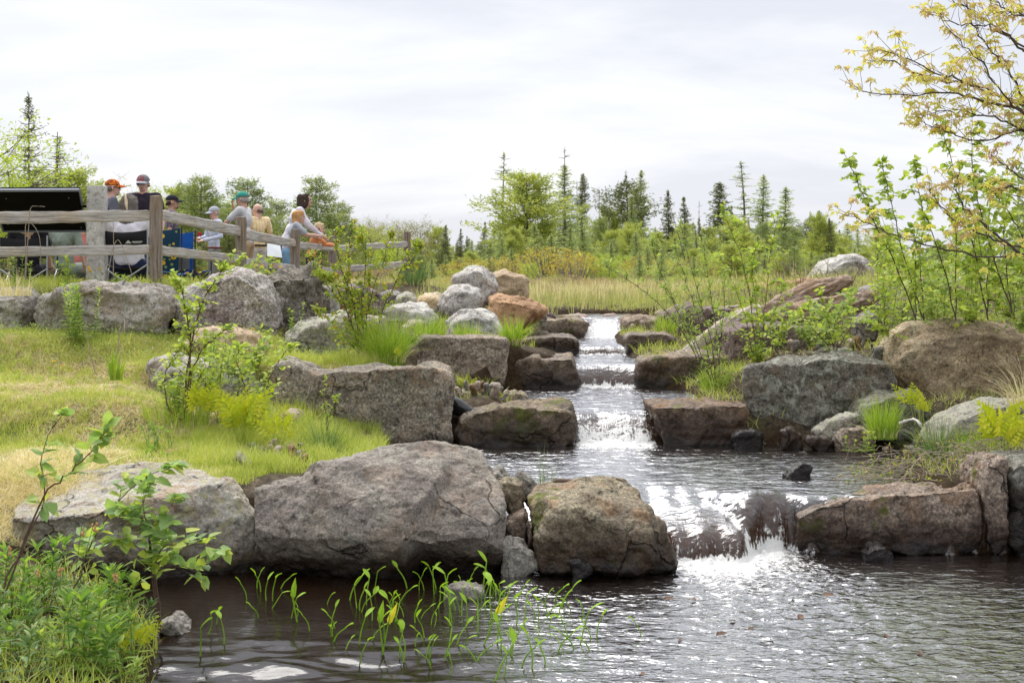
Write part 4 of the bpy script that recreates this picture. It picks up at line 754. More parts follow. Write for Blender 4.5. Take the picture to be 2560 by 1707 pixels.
def bush_proto(mat,bare=.25,n=1500):
    """rounded bog shrub one metre high: many fine upright stems, small leaves in clumps"""
    root=empty('bog_shrub',(0,0,0),'x','shrub'); st=MB(); fo=MB()
    for i in range(46):
        a=rng.uniform(0,6.28); r=rng.uniform(.1,.75)**.8; e=np.array((math.cos(a)*r,math.sin(a)*r,.98*math.sqrt(max(.05,1-r*r*1.1))*rng.uniform(.75,1.05))); st.tube(curve([(e[0]*.25,e[1]*.25,0),(e[0]*.7,e[1]*.7,e[2]*.55),e],5),np.linspace(.012,.004,5),3,caps=False)
    a=rng.uniform(0,6.28,n); r=rng.random(n)**.5*.8; z=np.sqrt(np.clip(1-r*r*1.15,.05,1))*(.35+.65*rng.random(n)**.5); p=np.stack([np.cos(a)*r,np.sin(a)*r,z],1); p+=np.stack([pnoise(p*4+k*9) for k in range(3)],1)*.12
    s=rng.uniform(.025,.06,n); leaves(fo,p,rv(n)+np.array((0,0,.8)),rv(n),s,s*.6,np.clip(.5+pnoise(p*5)*.6+rng.normal(0,.15,n),0,1),'quad',.1)
    st.build('stems',barkg,root); fo.build('foliage',LM[mat],root); return root
def place_bushes():
    pr={k:[bush_proto(k) for _ in range(2)] for k in('ochre','rusty','limey')}; used=set()
    def put(k,x,D,s,label,group=None):
        src=pr[k][R_.randrange(2)]; rz=R_.uniform(0,6.28); loc=(x,D,gz(x,D)-.03)
        if id(src) not in used:
            used.add(id(src)); o=src; o.location=loc; o.rotation_euler=(0,0,rz); o.scale=s; o['label']=label
        else: o=copytree(src,loc,rz,s,label)
        if group: o['group']=group
    sp=[(1372,52,2.6,1.55,'ochre','widest ochre bog shrub, in front of the big yellow pine'),(1440,50,1.8,1.35,'ochre','ochre bog shrub just right of the widest one'),(1620,56,1.6,1.3,'ochre','round golden bog shrub at the foot of the flat-topped pine'),(1820,52,1.3,1.0,'ochre','orange-yellow bog shrub seen through the right bank stems')]
    for X,D,w_,h,k,l in sp: put(k,(X-1280)*D/F,D,(w_,w_*.7,h),l)
    for i in range(190):
        D=R_.uniform(29,74); X=R_.uniform(930,2560) if i%5 else R_.uniform(0,900); k=R_.choice(['rusty','rusty','limey','limey','ochre']) ; h=R_.uniform(.5,1.0)*(.42 if D<38 else .62 if D<50 else 1.15); x=(X-1280)*D/F
        put(k,x,D,(h*1.5,h*1.2,h),{'rusty':'low rusty brown bog shrub in the marsh before the trees','limey':'low yellow-green bog shrub in the marsh before the trees','ochre':'low golden bog shrub in the marsh before the trees'}[k],{'rusty':'rusty bog shrubs','limey':'green bog shrubs','ochre':'golden bog shrubs'}[k])
    for k in pr:
        for o in pr[k]:
            if id(o) not in used: put(k,3,50,(1,1,.8),'low bog shrub in the marsh before the trees')
place_bushes()
# ------------------------------------------------------------------ background trees, one metre high prototypes
LM['spruce']=leafmat('needles_spruce',[(0,(.12,.145,.065)),(.5,(.20,.235,.095)),(1,(.34,.36,.13))],.25)  # far tree foliage colours are lightened to stand in for distance haze
LM['oldspruce']=leafmat('needles_old_spruce',[(0,(.15,.15,.09)),(.5,(.23,.24,.13)),(1,(.34,.34,.17))],.2)
LM['larch']=leafmat('needles_larch',[(0,(.34,.42,.18)),(.5,(.50,.61,.26)),(1,(.66,.72,.36))],.4)
LM['pine']=leafmat('needles_pine',[(0,(.28,.34,.10)),(.5,(.48,.54,.14)),(1,(.70,.70,.18))],.35)
LM['pinedark']=leafmat('needles_pine_dark',[(0,(.19,.24,.11)),(.5,(.33,.40,.16)),(1,(.50,.55,.20))],.3)
LM['leafy']=leafmat('leaves_light_green',[(0,(.32,.44,.06)),(.5,(.50,.62,.08)),(1,(.64,.70,.12))],.45)
LM['bud']=leafmat('leaves_budding_tan',[(0,(.30,.27,.12)),(.5,(.42,.41,.15)),(1,(.50,.52,.17))],.4)
tb=plain('trunk_grey_brown',(.16,.135,.115),.9,.25,2)
def tree_proto(kind,seed):
    global rng
    rng=np.random.default_rng(seed); tr=MB(); fo=MB(); mat={'spruce':'spruce','topspruce':'spruce','larch':'larch','sparse':'larch','pine':'pine','pinedark':'pinedark','umbrella':'spruce','leafy':'leafy','bud':'bud','snag':'larch','tallspruce':'bud2'}.get(kind,'larch')
    c=curve([(0,0,0),(rng.normal()*.012,rng.normal()*.012,.5),(rng.normal()*.006,0,1.0)],12); 
    LP=[];LD=[];LS=[];SH='spray'
    def at(z): i=min(int(z*11),10); return c[i]+(c[i+1]-c[i])*(z*11-i)
    if kind in('spruce','topspruce','larch','sparse','tallspruce','snag','pine','pinedark','umbrella'):
        tr.tube(c,np.linspace(.014,.0015,12)*(1.2 if kind=='pine' else 1),5)
        z0={'spruce':.06,'topspruce':.55,'larch':.1,'sparse':.25,'tallspruce':.12,'snag':.3,'pine':.12,'pinedark':.15,'umbrella':.5}[kind]
        nw={'spruce':44,'topspruce':34,'larch':44,'sparse':26,'tallspruce':38,'snag':12,'pine':24,'pinedark':20,'umbrella':14}[kind]
        for i in range(nw):
            z=z0+(1-z0)*(i+rng.random()*(.6 if kind in('pine','pinedark','umbrella') else 1.0))/nw*.985; u=(z-z0)/(1-z0); nb=int({'spruce':7,'topspruce':6,'larch':6,'sparse':4,'tallspruce':6,'snag':3,'pine':5,'pinedark':5,'umbrella':6}[kind])
            env={'spruce':.22*(1-u)**1.05+.006,'topspruce':.12*(1-u)**.6+.01,'larch':.19*(1-u)**.95+.010,'sparse':.13*(1-u)**.5*rng.uniform(.3,1.1)+.01,'tallspruce':.25*(1-u)**.95+.008,'snag':.08*rng.random(),'pine':.40*(math.sin(min(1,(1-u)*1.15+.08)*math.pi*.62))**.9*rng.uniform(.7,1.1),'pinedark':.33*(1-u)**.55*rng.uniform(.6,1.1)+.02,'umbrella':.30*math.sin(min(1,.35+u*.9)*math.pi)**.6*rng.uniform(.6,1.1) if u<.97 else .05}[kind]
            a0=rng.uniform(0,6.28)
            for b in range(nb):
                a=a0+b*6.28/nb+rng.normal()*.5; l=env*rng.uniform(.4,1.25)*(1+.35*pnoise(np.array([[math.cos(a)*1.3+seed,math.sin(a)*1.3,z*5]]))[0]); o=np.array((math.cos(a),math.sin(a),0)); p0=at(min(.985,max(z0*.5,z+rng.normal()*.012)))
                rise={'spruce':-.15+.5*u,'topspruce':-.05+.5*u,'larch':.05+.3*u,'sparse':.1,'tallspruce':-.12+.5*u,'snag':.15,'pine':.30+.25*u,'pinedark':.15+.3*u,'umbrella':.35-.3*u}[kind]
                e=p0+o*l+np.array((0,0,l*rise)); m=p0+o*l*.5+np.array((0,0,l*rise*.5-l*(.10 if 'spruce' in kind else -.02)))
                q=curve([p0,m,e],6); tr.tube(q,np.linspace(.0035,.001,6)*(1.4 if kind in('pine','umbrella') else 1),3,caps=False)
                if kind=='snag': 
                    if rng.random()<.75: continue
                if kind in('sparse',) and rng.random()<.3: continue
                k={'spruce':22,'topspruce':20,'larch':34,'sparse':20,'tallspruce':8,'snag':6,'pine':115,'pinedark':95,'umbrella':50}[kind]; k=max(4,int(k*min(1.3,l/.12)))
                if kind in('pine','pinedark','umbrella'): t=rng.uniform(.35,1.05,k)
                else: t=rng.uniform(.08,1.03,k)
                pp=p0+(e-p0)*t[:,None]+np.array((0,0,0)); sd=np.cross(o,(0,0,1.)); wd=l*(.30 if kind in('pine','pinedark','umbrella') else .17)*(1-.5*t)
                pp=pp+sd*(rng.normal(size=k)*wd)[:,None]+np.array((0,0,1.))*(rng.normal(size=k)*(.02 if kind in('pine','pinedark','umbrella') else .006))[:,None]
                LP.append(pp); d=o*.8+rv(k,.55)+np.array((0,0,{'larch':.0,'spruce':-.35,'tallspruce':-.35,'topspruce':-.2}.get(kind,.35))); LD.append(d); LS.append(rng.uniform(.6,1.2,k)*{'spruce':.030,'topspruce':.026,'larch':.022,'sparse':.022,'tallspruce':.026,'snag':.02,'pine':.036,'pinedark':.030,'umbrella':.030}[kind]*(1-.45*u))
        if kind not in('snag','umbrella'):
            pp=c[-1]+rv(10,.004)-np.array((0,0,1))*rng.uniform(0,.05,10)[:,None]; LP.append(pp); LD.append(rv(10,.3)+np.array((0,0,1.))); LS.append(np.full(10,.015))
    else:
        tr.tube(c*np.array((1,1,.8)),np.linspace(.016,.003,12),5)
        nl=26 if kind=='leafy' else 34
        for i in range(nl):
            z=rng.uniform(.18,.78); a=rng.uniform(0,6.28); u=(z-.18)/.6; l=(.30*math.sin(.5+u*2.0)+.05)*rng.uniform(.6,1.1); o=np.array((math.cos(a),math.sin(a),0)); p0=at(z*.99)*np.array((1,1,.8/1)) if False else at(min(.99,z))*np.array((1,1,.9)); e=p0+o*l+np.array((0,0,l*.75)); q=curve([p0,p0+o*l*.45+np.array((0,0,l*.25)),e],6); tr.tube(q,np.linspace(.006,.0012,6),3,caps=False)
            for _ in range(5):
                i2=rng.integers(2,6); e2=q[i2]+rv(1,.06)[0]+np.array((0,0,.04)); tr.tube([q[i2],(q[i2]+e2)/2+rv(1,.006)[0],e2],(.0018,.0012,.0006),3,caps=False)
                k=40 if kind=='leafy' else 20; LP.append(e2+rv(k,.028)); LD.append(rv(k)); LS.append(rng.uniform(.010,.022,k))
                if kind=='bud':
                    for __ in range(3): e3=e2+rv(1,.04)[0]+np.array((0,0,.03)); tr.tube([e2,e3],(.001,.0005),3,caps=False)
    LP=np.vstack(LP);LD=np.vstack(LD);LS=np.concatenate(LS);k=len(LP)
    var=np.clip(.45+pnoise(LP*7+seed)*.55+rng.normal(0,.16,k),0,1); leaves(fo,LP,LD,rv(k)+np.array((0,-.3,.5)),LS,LS*(.5 if kind in('leafy','bud') else .34),var,'quad' if kind in('leafy','bud') else 'spray',.1)
    if mat=='bud2': mat='oldspruce'
    return tr.mesh('trunk'),fo.mesh('crown'),mat
KN={'spruce':('spruce_tree','spruce tree'),'topspruce':('spruce_tree','spruce tree'),'tallspruce':('spruce_tree','spruce tree'),'larch':('larch_tree','larch tree'),'sparse':('larch_tree','larch tree'),'pine':('pine_tree','pine tree'),'pinedark':('pine_tree','pine tree'),'umbrella':('pine_tree','pine tree'),'leafy':('leafy_tree','tree'),'bud':('budding_tree','tree'),'snag':('dead_tree','dead tree')}
PR={}
def build_protos():
    for i,(k,n) in enumerate([('spruce',3),('topspruce',1),('tallspruce',1),('larch',4),('sparse',2),('pine',3),('pinedark',3),('umbrella',1),('leafy',3),('bud',3),('snag',2)]):
        for j in range(n):
            a,b,m=tree_proto(k,100+i*10+j); a.materials.append(tb); b.materials.append(LM[m]); PR.setdefault(k,[]).append((a,b))
build_protos(); rng=np.random.default_rng(77)
def tree(kind,X,Ytop,D,wf=1.0,label=None,group=None,v=None,lean=0,sink=0,zb=None):
    x=(X-1280)*D/F; g=gz(x,D) if zb is None else zb; H=HC-(Ytop-YH)*D/F-g
    nm,cat=KN[kind]; root=empty(nm,(x,D,g),label,cat,group,rz=R_.uniform(0,6.28)); 
    if lean: root.rotation_euler=(0,lean,0)
    root.scale=(H*wf,H*wf,H); a,b=PR[kind][R_.randrange(len(PR[kind])) if v is None else v]
    for me,n in((a,'trunk'),(b,'crown')): link(bpy.data.objects.new(n,me),root)
    return root
def forest():
    T=[('sparse',1263,384,88,1.1,'thin larch with a long bare leader at the left end of the bog tree group'),('pine',1316,443,80,1.15,'biggest bushy yellow-green pine standing in the middle of the bog'),
    ('sparse',1364,462,100,1.2,'faint small larch between the yellow-green pine and the tallest dead leader'),('snag',1412,365,92,.9,'tallest bare dead trunk rising above all the bog trees'),('larch',1413,412,93,1.5,'pale green larch wrapped round the tallest bare trunk'),
    ('snag',1457,434,95,1.0,'crooked thin dead tree with a small dark tuft on top'),('topspruce',1456,436,96,.6,'thin spruce with one dark tuft at its tip'),('snag',1442,450,97,.8,'second thin bare trunk right of the tallest one'),
    ('spruce',1411,550,70,1.3,'small dense dark spruce in front of the larch with the bare trunk'),('spruce',1114,563,70,1.15,'lone dark spruce left of the perched boulder'),('spruce',1152,571,76,.95,'second small dark spruce left of the perched boulder'),('spruce',1212,555,84,1.0,'narrow dark spruce behind the perched boulder'),
    ('larch',1180,600,66,1.3,'low pale larch between the small spruces'),('umbrella',1565,430,86,1.0,'dark flat-topped pine with a bare lower trunk'),('larch',1602,426,88,1.1,'feathery light green larch against the flat-topped pine'),('larch',1580,470,84,.7,'light green larch in front of the flat-topped pine'),
    ('snag',1516,517,82,.9,'short bare grey trunk left of the flat-topped pine'),('snag',1498,476,92,.7,'slender bare trunk between the two pine groups'),('spruce',1487,552,90,1.0,'small dark spruce between the two pine groups'),('pine',1525,530,88,.9,'ochre-tinted pine left of the flat-topped pine'),
    ('pinedark',1530,600,66,1.1,'bushy brown-green pine at the foot of the flat-topped one'),('spruce',1670,476,88,1.0,'spruce standing just left of the leaning dead trunk'),('spruce',1710,492,84,1.1,'spruce standing just right of the leaning dead trunk'),
    ('snag',1748,500,95,.7,'dead leader above the small brownish spruce'),('spruce',1748,545,90,.8,'small brownish spruce with a dead leader behind it'),('topspruce',1801,457,86,1.1,'spruce with a dense top over a bare lower trunk'),('spruce',1829,514,92,.9,'dense dark spruce left of the tallest larch on the right'),
    ('sparse',1852,405,84,1.4,'tallest ragged larch on the right side of the bog'),('spruce',1872,552,90,.8,'small dark spruce under the tallest ragged larch'),('larch',1910,438,84,1.3,'light larch with a thin top right of the tallest ragged one'),('larch',1962,468,84,1.5,'broad feathery light larch left of the leafy thicket'),
    ('umbrella',2025,531,100,1.0,'flat dark pine top on the skyline near the pale humped boulder'),('topspruce',2046,528,104,.9,'thin spruce right of the flat dark pine top'),('spruce',2080,554,95,.9,'dark spruce on the skyline above the pale humped boulder'),('spruce',2098,575,92,1.0,'ragged dark spruce right above the pale humped boulder'),
    ('larch',2145,571,95,1.3,'pale larch showing through the left edge of the thicket'),
    ('tallspruce',72,235,52,.85,'tall grey-green spruce towering at the left of the picture'),('snag',142,330,55,1.5,'tall nearly bare conifer right of the towering spruce'),('sparse',150,345,56,1.3,'thin grey conifer behind the nearly bare one'),
    ('leafy',-20,280,48,1.3,'light green leafy tree cut by the left edge of the picture'),('leafy',30,400,50,1.4,'light green leafy tree beneath the towering spruce'),
    ('pine',455,478,70,1.0,'yellow-green pine behind the man in the black cap'),('pinedark',504,446,66,1.3,'full rounded pine between the black cap and the green cap'),('leafy',560,478,68,1.3,'bright lime-green tree left of the man in the green cap'),('pinedark',622,452,66,1.4,'layered pine behind the man in the green cap'),
    ('pinedark',688,505,70,1.3,'low dark pine left of the leaning woman'),('pinedark',790,448,64,1.3,'tall pine with tiered boughs behind the leaning woman'),('pinedark',845,510,68,1.3,'pine with drooping boughs right of the leaning woman'),
    ('leafy',388,455,74,1.0,'bright green young tree behind the woman in the grey and red cap'),('pine',172,440,60,1.5,'tan-tinged pine behind the interpretive panel'),('bud',230,440,62,1.4,'budding tan tree behind the granite post'),('bud',290,462,66,1.2,'budding golden tree behind the orange cap'),
    ('bud',880,545,80,1.5,'brownish budding tree above the bushy shrub'),('bud',925,560,84,1.4,'brownish budding tree left of the last fence post'),('bud',1010,540,90,1.3,'faint budding tree above the last fence post'),('bud',1052,545,92,1.1,'pale bare-twigged tree right of the last fence post'),
    ('leafy',965,600,60,1.2,'pale leafy tree just behind the last fence post')]
    for k,X,Y,D,wf,l in T: tree(k,X,Y,D,wf,l)
    o=tree('snag',1728,480,60,.6,'long dead trunk leaning to the left in front of the bog spruces',v=0,lean=math.radians(-15)); 
    lab={'larch':'light green larch in the mixed belt of bog trees','pine':'yellow-green pine in the mixed belt of bog trees','spruce':'dark spruce in the mixed belt of bog trees','pinedark':'dull green pine in the mixed belt of bog trees','bud':'tan budding tree in the woodland belt on the left','leafy':'light green tree in the woodland belt on the left','sparse':'thin feathery larch in the mixed belt of bog trees','snag':'thin dead trunk in the mixed belt of bog trees'}
    grp={'larch':'larches of the bog','pine':'pines of the bog','spruce':'spruces of the bog','pinedark':'dull pines of the bog','bud':'budding trees on the left','leafy':'light trees on the left','sparse':'thin larches of the bog','snag':'dead trunks of the bog'}
    for i in range(320):
        X=R_.uniform(1040,2230); D=R_.uniform(62,125); base=(588 if 1230<X<1640 else 584 if X<2120 and X>1640 else 622)+(30 if i%2 else 0); Y=R_.gauss(base,22); Y=min(Y,655); k=R_.choice(['larch','larch','larch','larch','pine','pine','spruce','pinedark','sparse','leafy2'])
        if k=='leafy2': k='larch'
        if k=='spruce': Y-=8
        tree(k,X,max(545,Y),D,R_.uniform(1.2,2.1)*(.8 if k=='spruce' else .55 if k in('pine','pinedark') else 1),lab[k],grp[k])
    for i in range(110):
        X=R_.uniform(1000,2240); D=R_.uniform(48,66); k=R_.choice(['larch','larch','larch','pinedark','pine','leafy']); tree(k,X,R_.gauss(640,13),D,R_.uniform(1.5,2.3)*(.6 if k!='larch' else 1),{'larch':'low pale green larch at the front edge of the bog trees','pinedark':'low bushy pine at the front edge of the bog trees','pine':'low bushy pine at the front edge of the bog trees','leafy':'low light green tree at the front edge of the bog trees'}[k],{'larch':'front row larches','pinedark':'front row pines','pine':'front row pines','leafy':'front row leafy trees'}[k])
    for i in range(150):
        X=R_.uniform(-60,1040); D=R_.uniform(56,115); t=X/1040; Y=R_.gauss(505+110*t,26)+(40 if R_.random()<.4 else 0); k=R_.choice(['bud','bud','leafy','pinedark','pine','bud','leafy'])
        l,g=(lab[k],grp[k]) if k in('bud','leafy') else (('green pine in the woodland belt on the left','pines on the left'))
        tree(k,X,Y,D,R_.uniform(1.1,1.7),l,g)
    for i in range(46):
        X=R_.uniform(2200,2700); D=R_.uniform(60,100); k=R_.choice(['larch','spruce','pinedark']); tree(k,X,R_.gauss(625,14),D,1.4,{'larch':'low larch behind the right-hand thicket','spruce':'low spruce behind the right-hand thicket','pinedark':'low pine behind the right-hand thicket'}[k],{'larch':'low larches behind the thicket','spruce':'low spruces behind the thicket','pinedark':'low pines behind the thicket'}[k])
forest()
# ------------------------------------------------------------------ fence, panel, granite post
def woodmat(name,col,stretch):
    q=M(name); n=q.noise(9,6,.6,stretch=stretch,dist=.4); f=q.noise(40,4,.7,stretch=stretch); b=q.noise(3,4,.6)
    c=q.ramp(n,[(.3,tuple(v*.45 for v in col)),(.5,col),(.7,tuple(min(.8,v*1.35) for v in col))]); c=q.mix(.7,c,q.ramp(f,[(.3,(.55,.53,.5)),(.6,(1.1,1.1,1.1))]),'MULTIPLY'); c=q.mix(q.fr(b,.4,.7),c,q.mix(1,c,(.95,.85,.72),'MULTIPLY'))
    return q.fin(c,.85,q.bump(q.math('ADD',n,f),.6,.02),spec=.2)
railm=woodmat('weathered_rail',(.56,.535,.51),(.35,.35,6)); postm=woodmat('weathered_post',(.30,.255,.215),(5,5,.3))
blackp=plain('black_powder_coat',(.004,.004,.005),.75,.05,spec=.1); silver=plain('panel_edge',(.22,.24,.30),.4,.05)
def rail_mesh(mb,a,b,dep=.07,seed=0):
    """a,b: (X,Ytop,Ybot,D)"""
    rs=np.random.default_rng(seed); n=22; A0,A1=P(a[0],a[1],a[3]),P(a[0],a[2],a[3]); B0,B1=P(b[0],b[1],b[3]),P(b[0],b[2],b[3])
    ax=nrm((B0-A0)); sd=nrm(np.cross(ax,(0,0,1.))); V=[]
    for i in range(n):
        t=i/(n-1); top=A0+(B0-A0)*t; bot=A1+(B1-A1)*t; h=(top-bot); taper=min(1,.55+min(t,1-t)*9); c=(top+bot)/2; hh=np.linalg.norm(h)/2*taper*(1+.03*math.sin(i*.9+seed)+rs.normal()*.018); d=dep/2*taper*(1+rs.normal()*.05); u=np.array((0,0,1.)); c=c+rs.normal(size=3)*.003
        for (s1,s2) in((-1,-.7),(-1,.7),(-.75,1),(.75,1),(1,.7),(1,-.7),(.75,-1),(-.75,-1)): V.append(c+sd*d*s1+u*hh*s2)
    Q=[(i*8+j,i*8+(j+1)%8,(i+1)*8+(j+1)%8,(i+1)*8+j) for i in range(n-1) for j in range(8)]
    e=(n-1)*8; Q+=[(0,1,2,3),(0,3,4,7),(4,5,6,7),(e,e+3,e+2,e+1),(e,e+7,e+4,e+3),(e+4,e+7,e+6,e+5)]; mb.add(V,Q)
def post_mesh(mb,X,Yt,Yb,D,w_,seed=0):
    rs=np.random.default_rng(seed); t=P(X,Yt,D); b=P(X,Yb,D); n=10; V=[]; r=w_/2
    for i in range(n):
        s=i/(n-1); c=b+(t-b)*s-np.array((0,0,.0)); c=c+np.array((rs.normal()*.002,0,0)); k=1.0 if i<n-1 else .9
        for j in range(12):
            a=j*math.pi/6; q=np.array((math.cos(a),math.sin(a),0)); m=max(abs(q[0]),abs(q[1])); q=q/m*(.88 if j%3 else 1)*r*k; V.append(c+q*(1+rs.normal()*.02)+np.array((0,0,(rs.normal()*.004 if i==n-1 else 0))))
    Q=[(i*12+j,i*12+(j+1)%12,(i+1)*12+(j+1)%12,(i+1)*12+j) for i in range(n-1) for j in range(12)]; m=len(V); V.append(t+np.array((0,0,.006))); T=[(m,(n-1)*12+j,(n-1)*12+(j+1)%12) for j in range(12)]; mb.add(V,Q,T)
def build_fence():
    root=empty('split_rail_fence',P(390,730,16.5),'weathered grey two-rail wooden fence running along the terrace above the boulders','fence')
    for i,(X,Yt,Yb,D,w_) in enumerate([(-170,492,735,16.4,.15),(390,490,728,16.5,.152),(602,543,712,18.8,.15),(738,574,705,21.3,.15),(831,590,705,24,.145),(1018,580,716,26.5,.138)]):
        m=MB(); post_mesh(m,X,Yt,Yb,D,w_,i); o=m.build('post',postm,root)
    R=[((-170,532,564,16.4),(392,525,553,16.5)),((-170,620,645,16.4),(392,612,637,16.5)),((388,521,546,16.5),(602,567,593,18.8)),((388,613,637,16.5),(602,638,659,18.8)),
       ((600,570,597,18.8),(738,600,618,21.3)),((600,643,667,18.8),(738,663,679,21.3)),((736,604,623,21.3),(832,613,627,24)),((736,663,680,21.3),(832,670,684,24)),((829,614,631,24),(1020,603,618,26.5)),((829,667,682,24),(1018,653,669,26.5))]
    for i,(a,b) in enumerate(R):
        m=MB(); rail_mesh(m,a,b,.075,i); m.build('rail',railm,root)
build_fence()
granm=rockmat('granite_post',(.60,.60,.59),(.66,.66,.64),(.54,.54,.53),.35,70,.5)
def build_panel():
    D=17.6; c=P(243,735,D); root=empty('granite_post',c,'square light grey granite post that carries the black information panel','post'); m=MB(); V=[]; h=(735-465)*D/F
    for z,s in((-.1,1.13),(h*.5,1.05),(h-.01,1.0),(h,.96)):
        for a,b in((-1,-1),(1,-1),(1,1),(-1,1)): V.append(c+np.array((a*.101*s,b*.09*s,z)))
    m.add(V,[(i*4+j,i*4+(j+1)%4,i*4+4+(j+1)%4,i*4+4+j) for i in range(3) for j in range(4)]+[(12,13,14,15)]); m.build('shaft',granm,root)
    TL,TR,BR,BL=P(-25,474,17.4),P(199,473,17.4),P(219,576,18.3),P(8,577,18.3); r2=empty('information_panel',tuple((BL+BR)/2),'back of a black tilted information panel standing behind the fence at the left edge','information panel')
    nn=nrm(np.cross(TR-TL,BL-TL)); nn=nn if nn[1]>0 else -nn; m=MB(); q=[TL,TR,BR,BL]; V=q+[p+nn*.03 for p in q]; m.add(V,[(0,1,2,3),(7,6,5,4),(0,4,5,1),(1,5,6,2),(2,6,7,3),(3,7,4,0)]); m.build('panel',blackp,r2)
    m=MB(); 
    for a,b,w_ in((TL,TR,.022),(TR,BR,.014),(BR,BL,.014),(BL,TL,.014)): m.tube([a-nn*.012,b-nn*.012],w_,4)
    m.build('frame',silver,r2)
    m=MB(); m.tube([P(180,516,17.9),P(228,515,17.62)],.02,8); m.build('bracket',blackp,r2)
    m=MB(); 
    for X,Y in((16,496),(172,494),(20,560),(203,568)): m.ell(P(X,Y,17.4+(Y-474)/103*.9)-nn*.006,(.008,.008,.008),.5,6,4)
    m.build('screw',silver,r2)
build_panel()
# ------------------------------------------------------------------ people
def sph(c,r,n=0):
    out=[]
    for t in np.linspace(0,math.pi,7):
        for p in np.arange(8)*math.pi/4+t: out.append((c[0]+r[0]*math.sin(t)*math.cos(p),c[1]+r[1]*math.sin(t)*math.sin(p),c[2]+r[2]*math.cos(t)))
    return out
def cap_(a,b,ra,rb): ra=(ra,)*3 if not hasattr(ra,'__len__') else ra; rb=(rb,)*3 if not hasattr(rb,'__len__') else rb; return sph(a,ra)+sph(b,rb)
def rx(a): return np.array(((1,0,0),(0,math.cos(a),-math.sin(a)),(0,math.sin(a),math.cos(a))))
def rzm(a): return np.array(((math.cos(a),-math.sin(a),0),(math.sin(a),math.cos(a),0),(0,0,1)))
skin=plain('skin_fair',(.68,.43,.33),.55,.05,9); skin2=plain('skin_tanned',(.56,.33,.24),.55,.05,9); skinr=plain('skin_ruddy',(.70,.42,.33),.55,.05,9)
def cloth(name,col,rough=.9): return plain(name,col,rough,.10,7,spec=.2)
def striped(name,a,b,f=60,both=False,c2=None):
    q=M(name); tc=q.n('TexCoord'); sp=q.n('SeparateXYZ'); q.L.new(tc.outputs['Object'],sp.inputs[0])
    s=q.fr(q.math('SINE',q.math('MULTIPLY',sp.outputs['X'],f)),.1,.6); c=q.mix(s,a,b)
    if both: s2=q.fr(q.math('SINE',q.math('MULTIPLY',sp.outputs['Z'],f)),.1,.6); c=q.mix(q.math('MULTIPLY',s2,.5),c,c2 or b)
    return q.fin(c,.9,spec=.2)
def to_obj(hulls,vox,sm,name,mat,parent,extra=None,fold=0):
    me=voxelize(hulls,vox,sm); V=get_co(me); 
    if fold: Nn=get_no(me); V=V+Nn*(fbm(V*np.array((7,7,5)),3)*fold)[:,None]; me.vertices.foreach_set('co',V.astype(np.float32).ravel()); me.update()
    if extra is not None:
        bm=bmesh.new(); bm.from_mesh(me); m2=extra.mesh('x'); bm.from_mesh(m2); bm.to_mesh(me); bm.free(); bpy.data.meshes.remove(m2)
    me.polygons.foreach_set('use_smooth',np.ones(len(me.polygons),bool)); me.materials.clear(); me.materials.append(mat); o=bpy.data.objects.new(name,me); return link(o,parent)
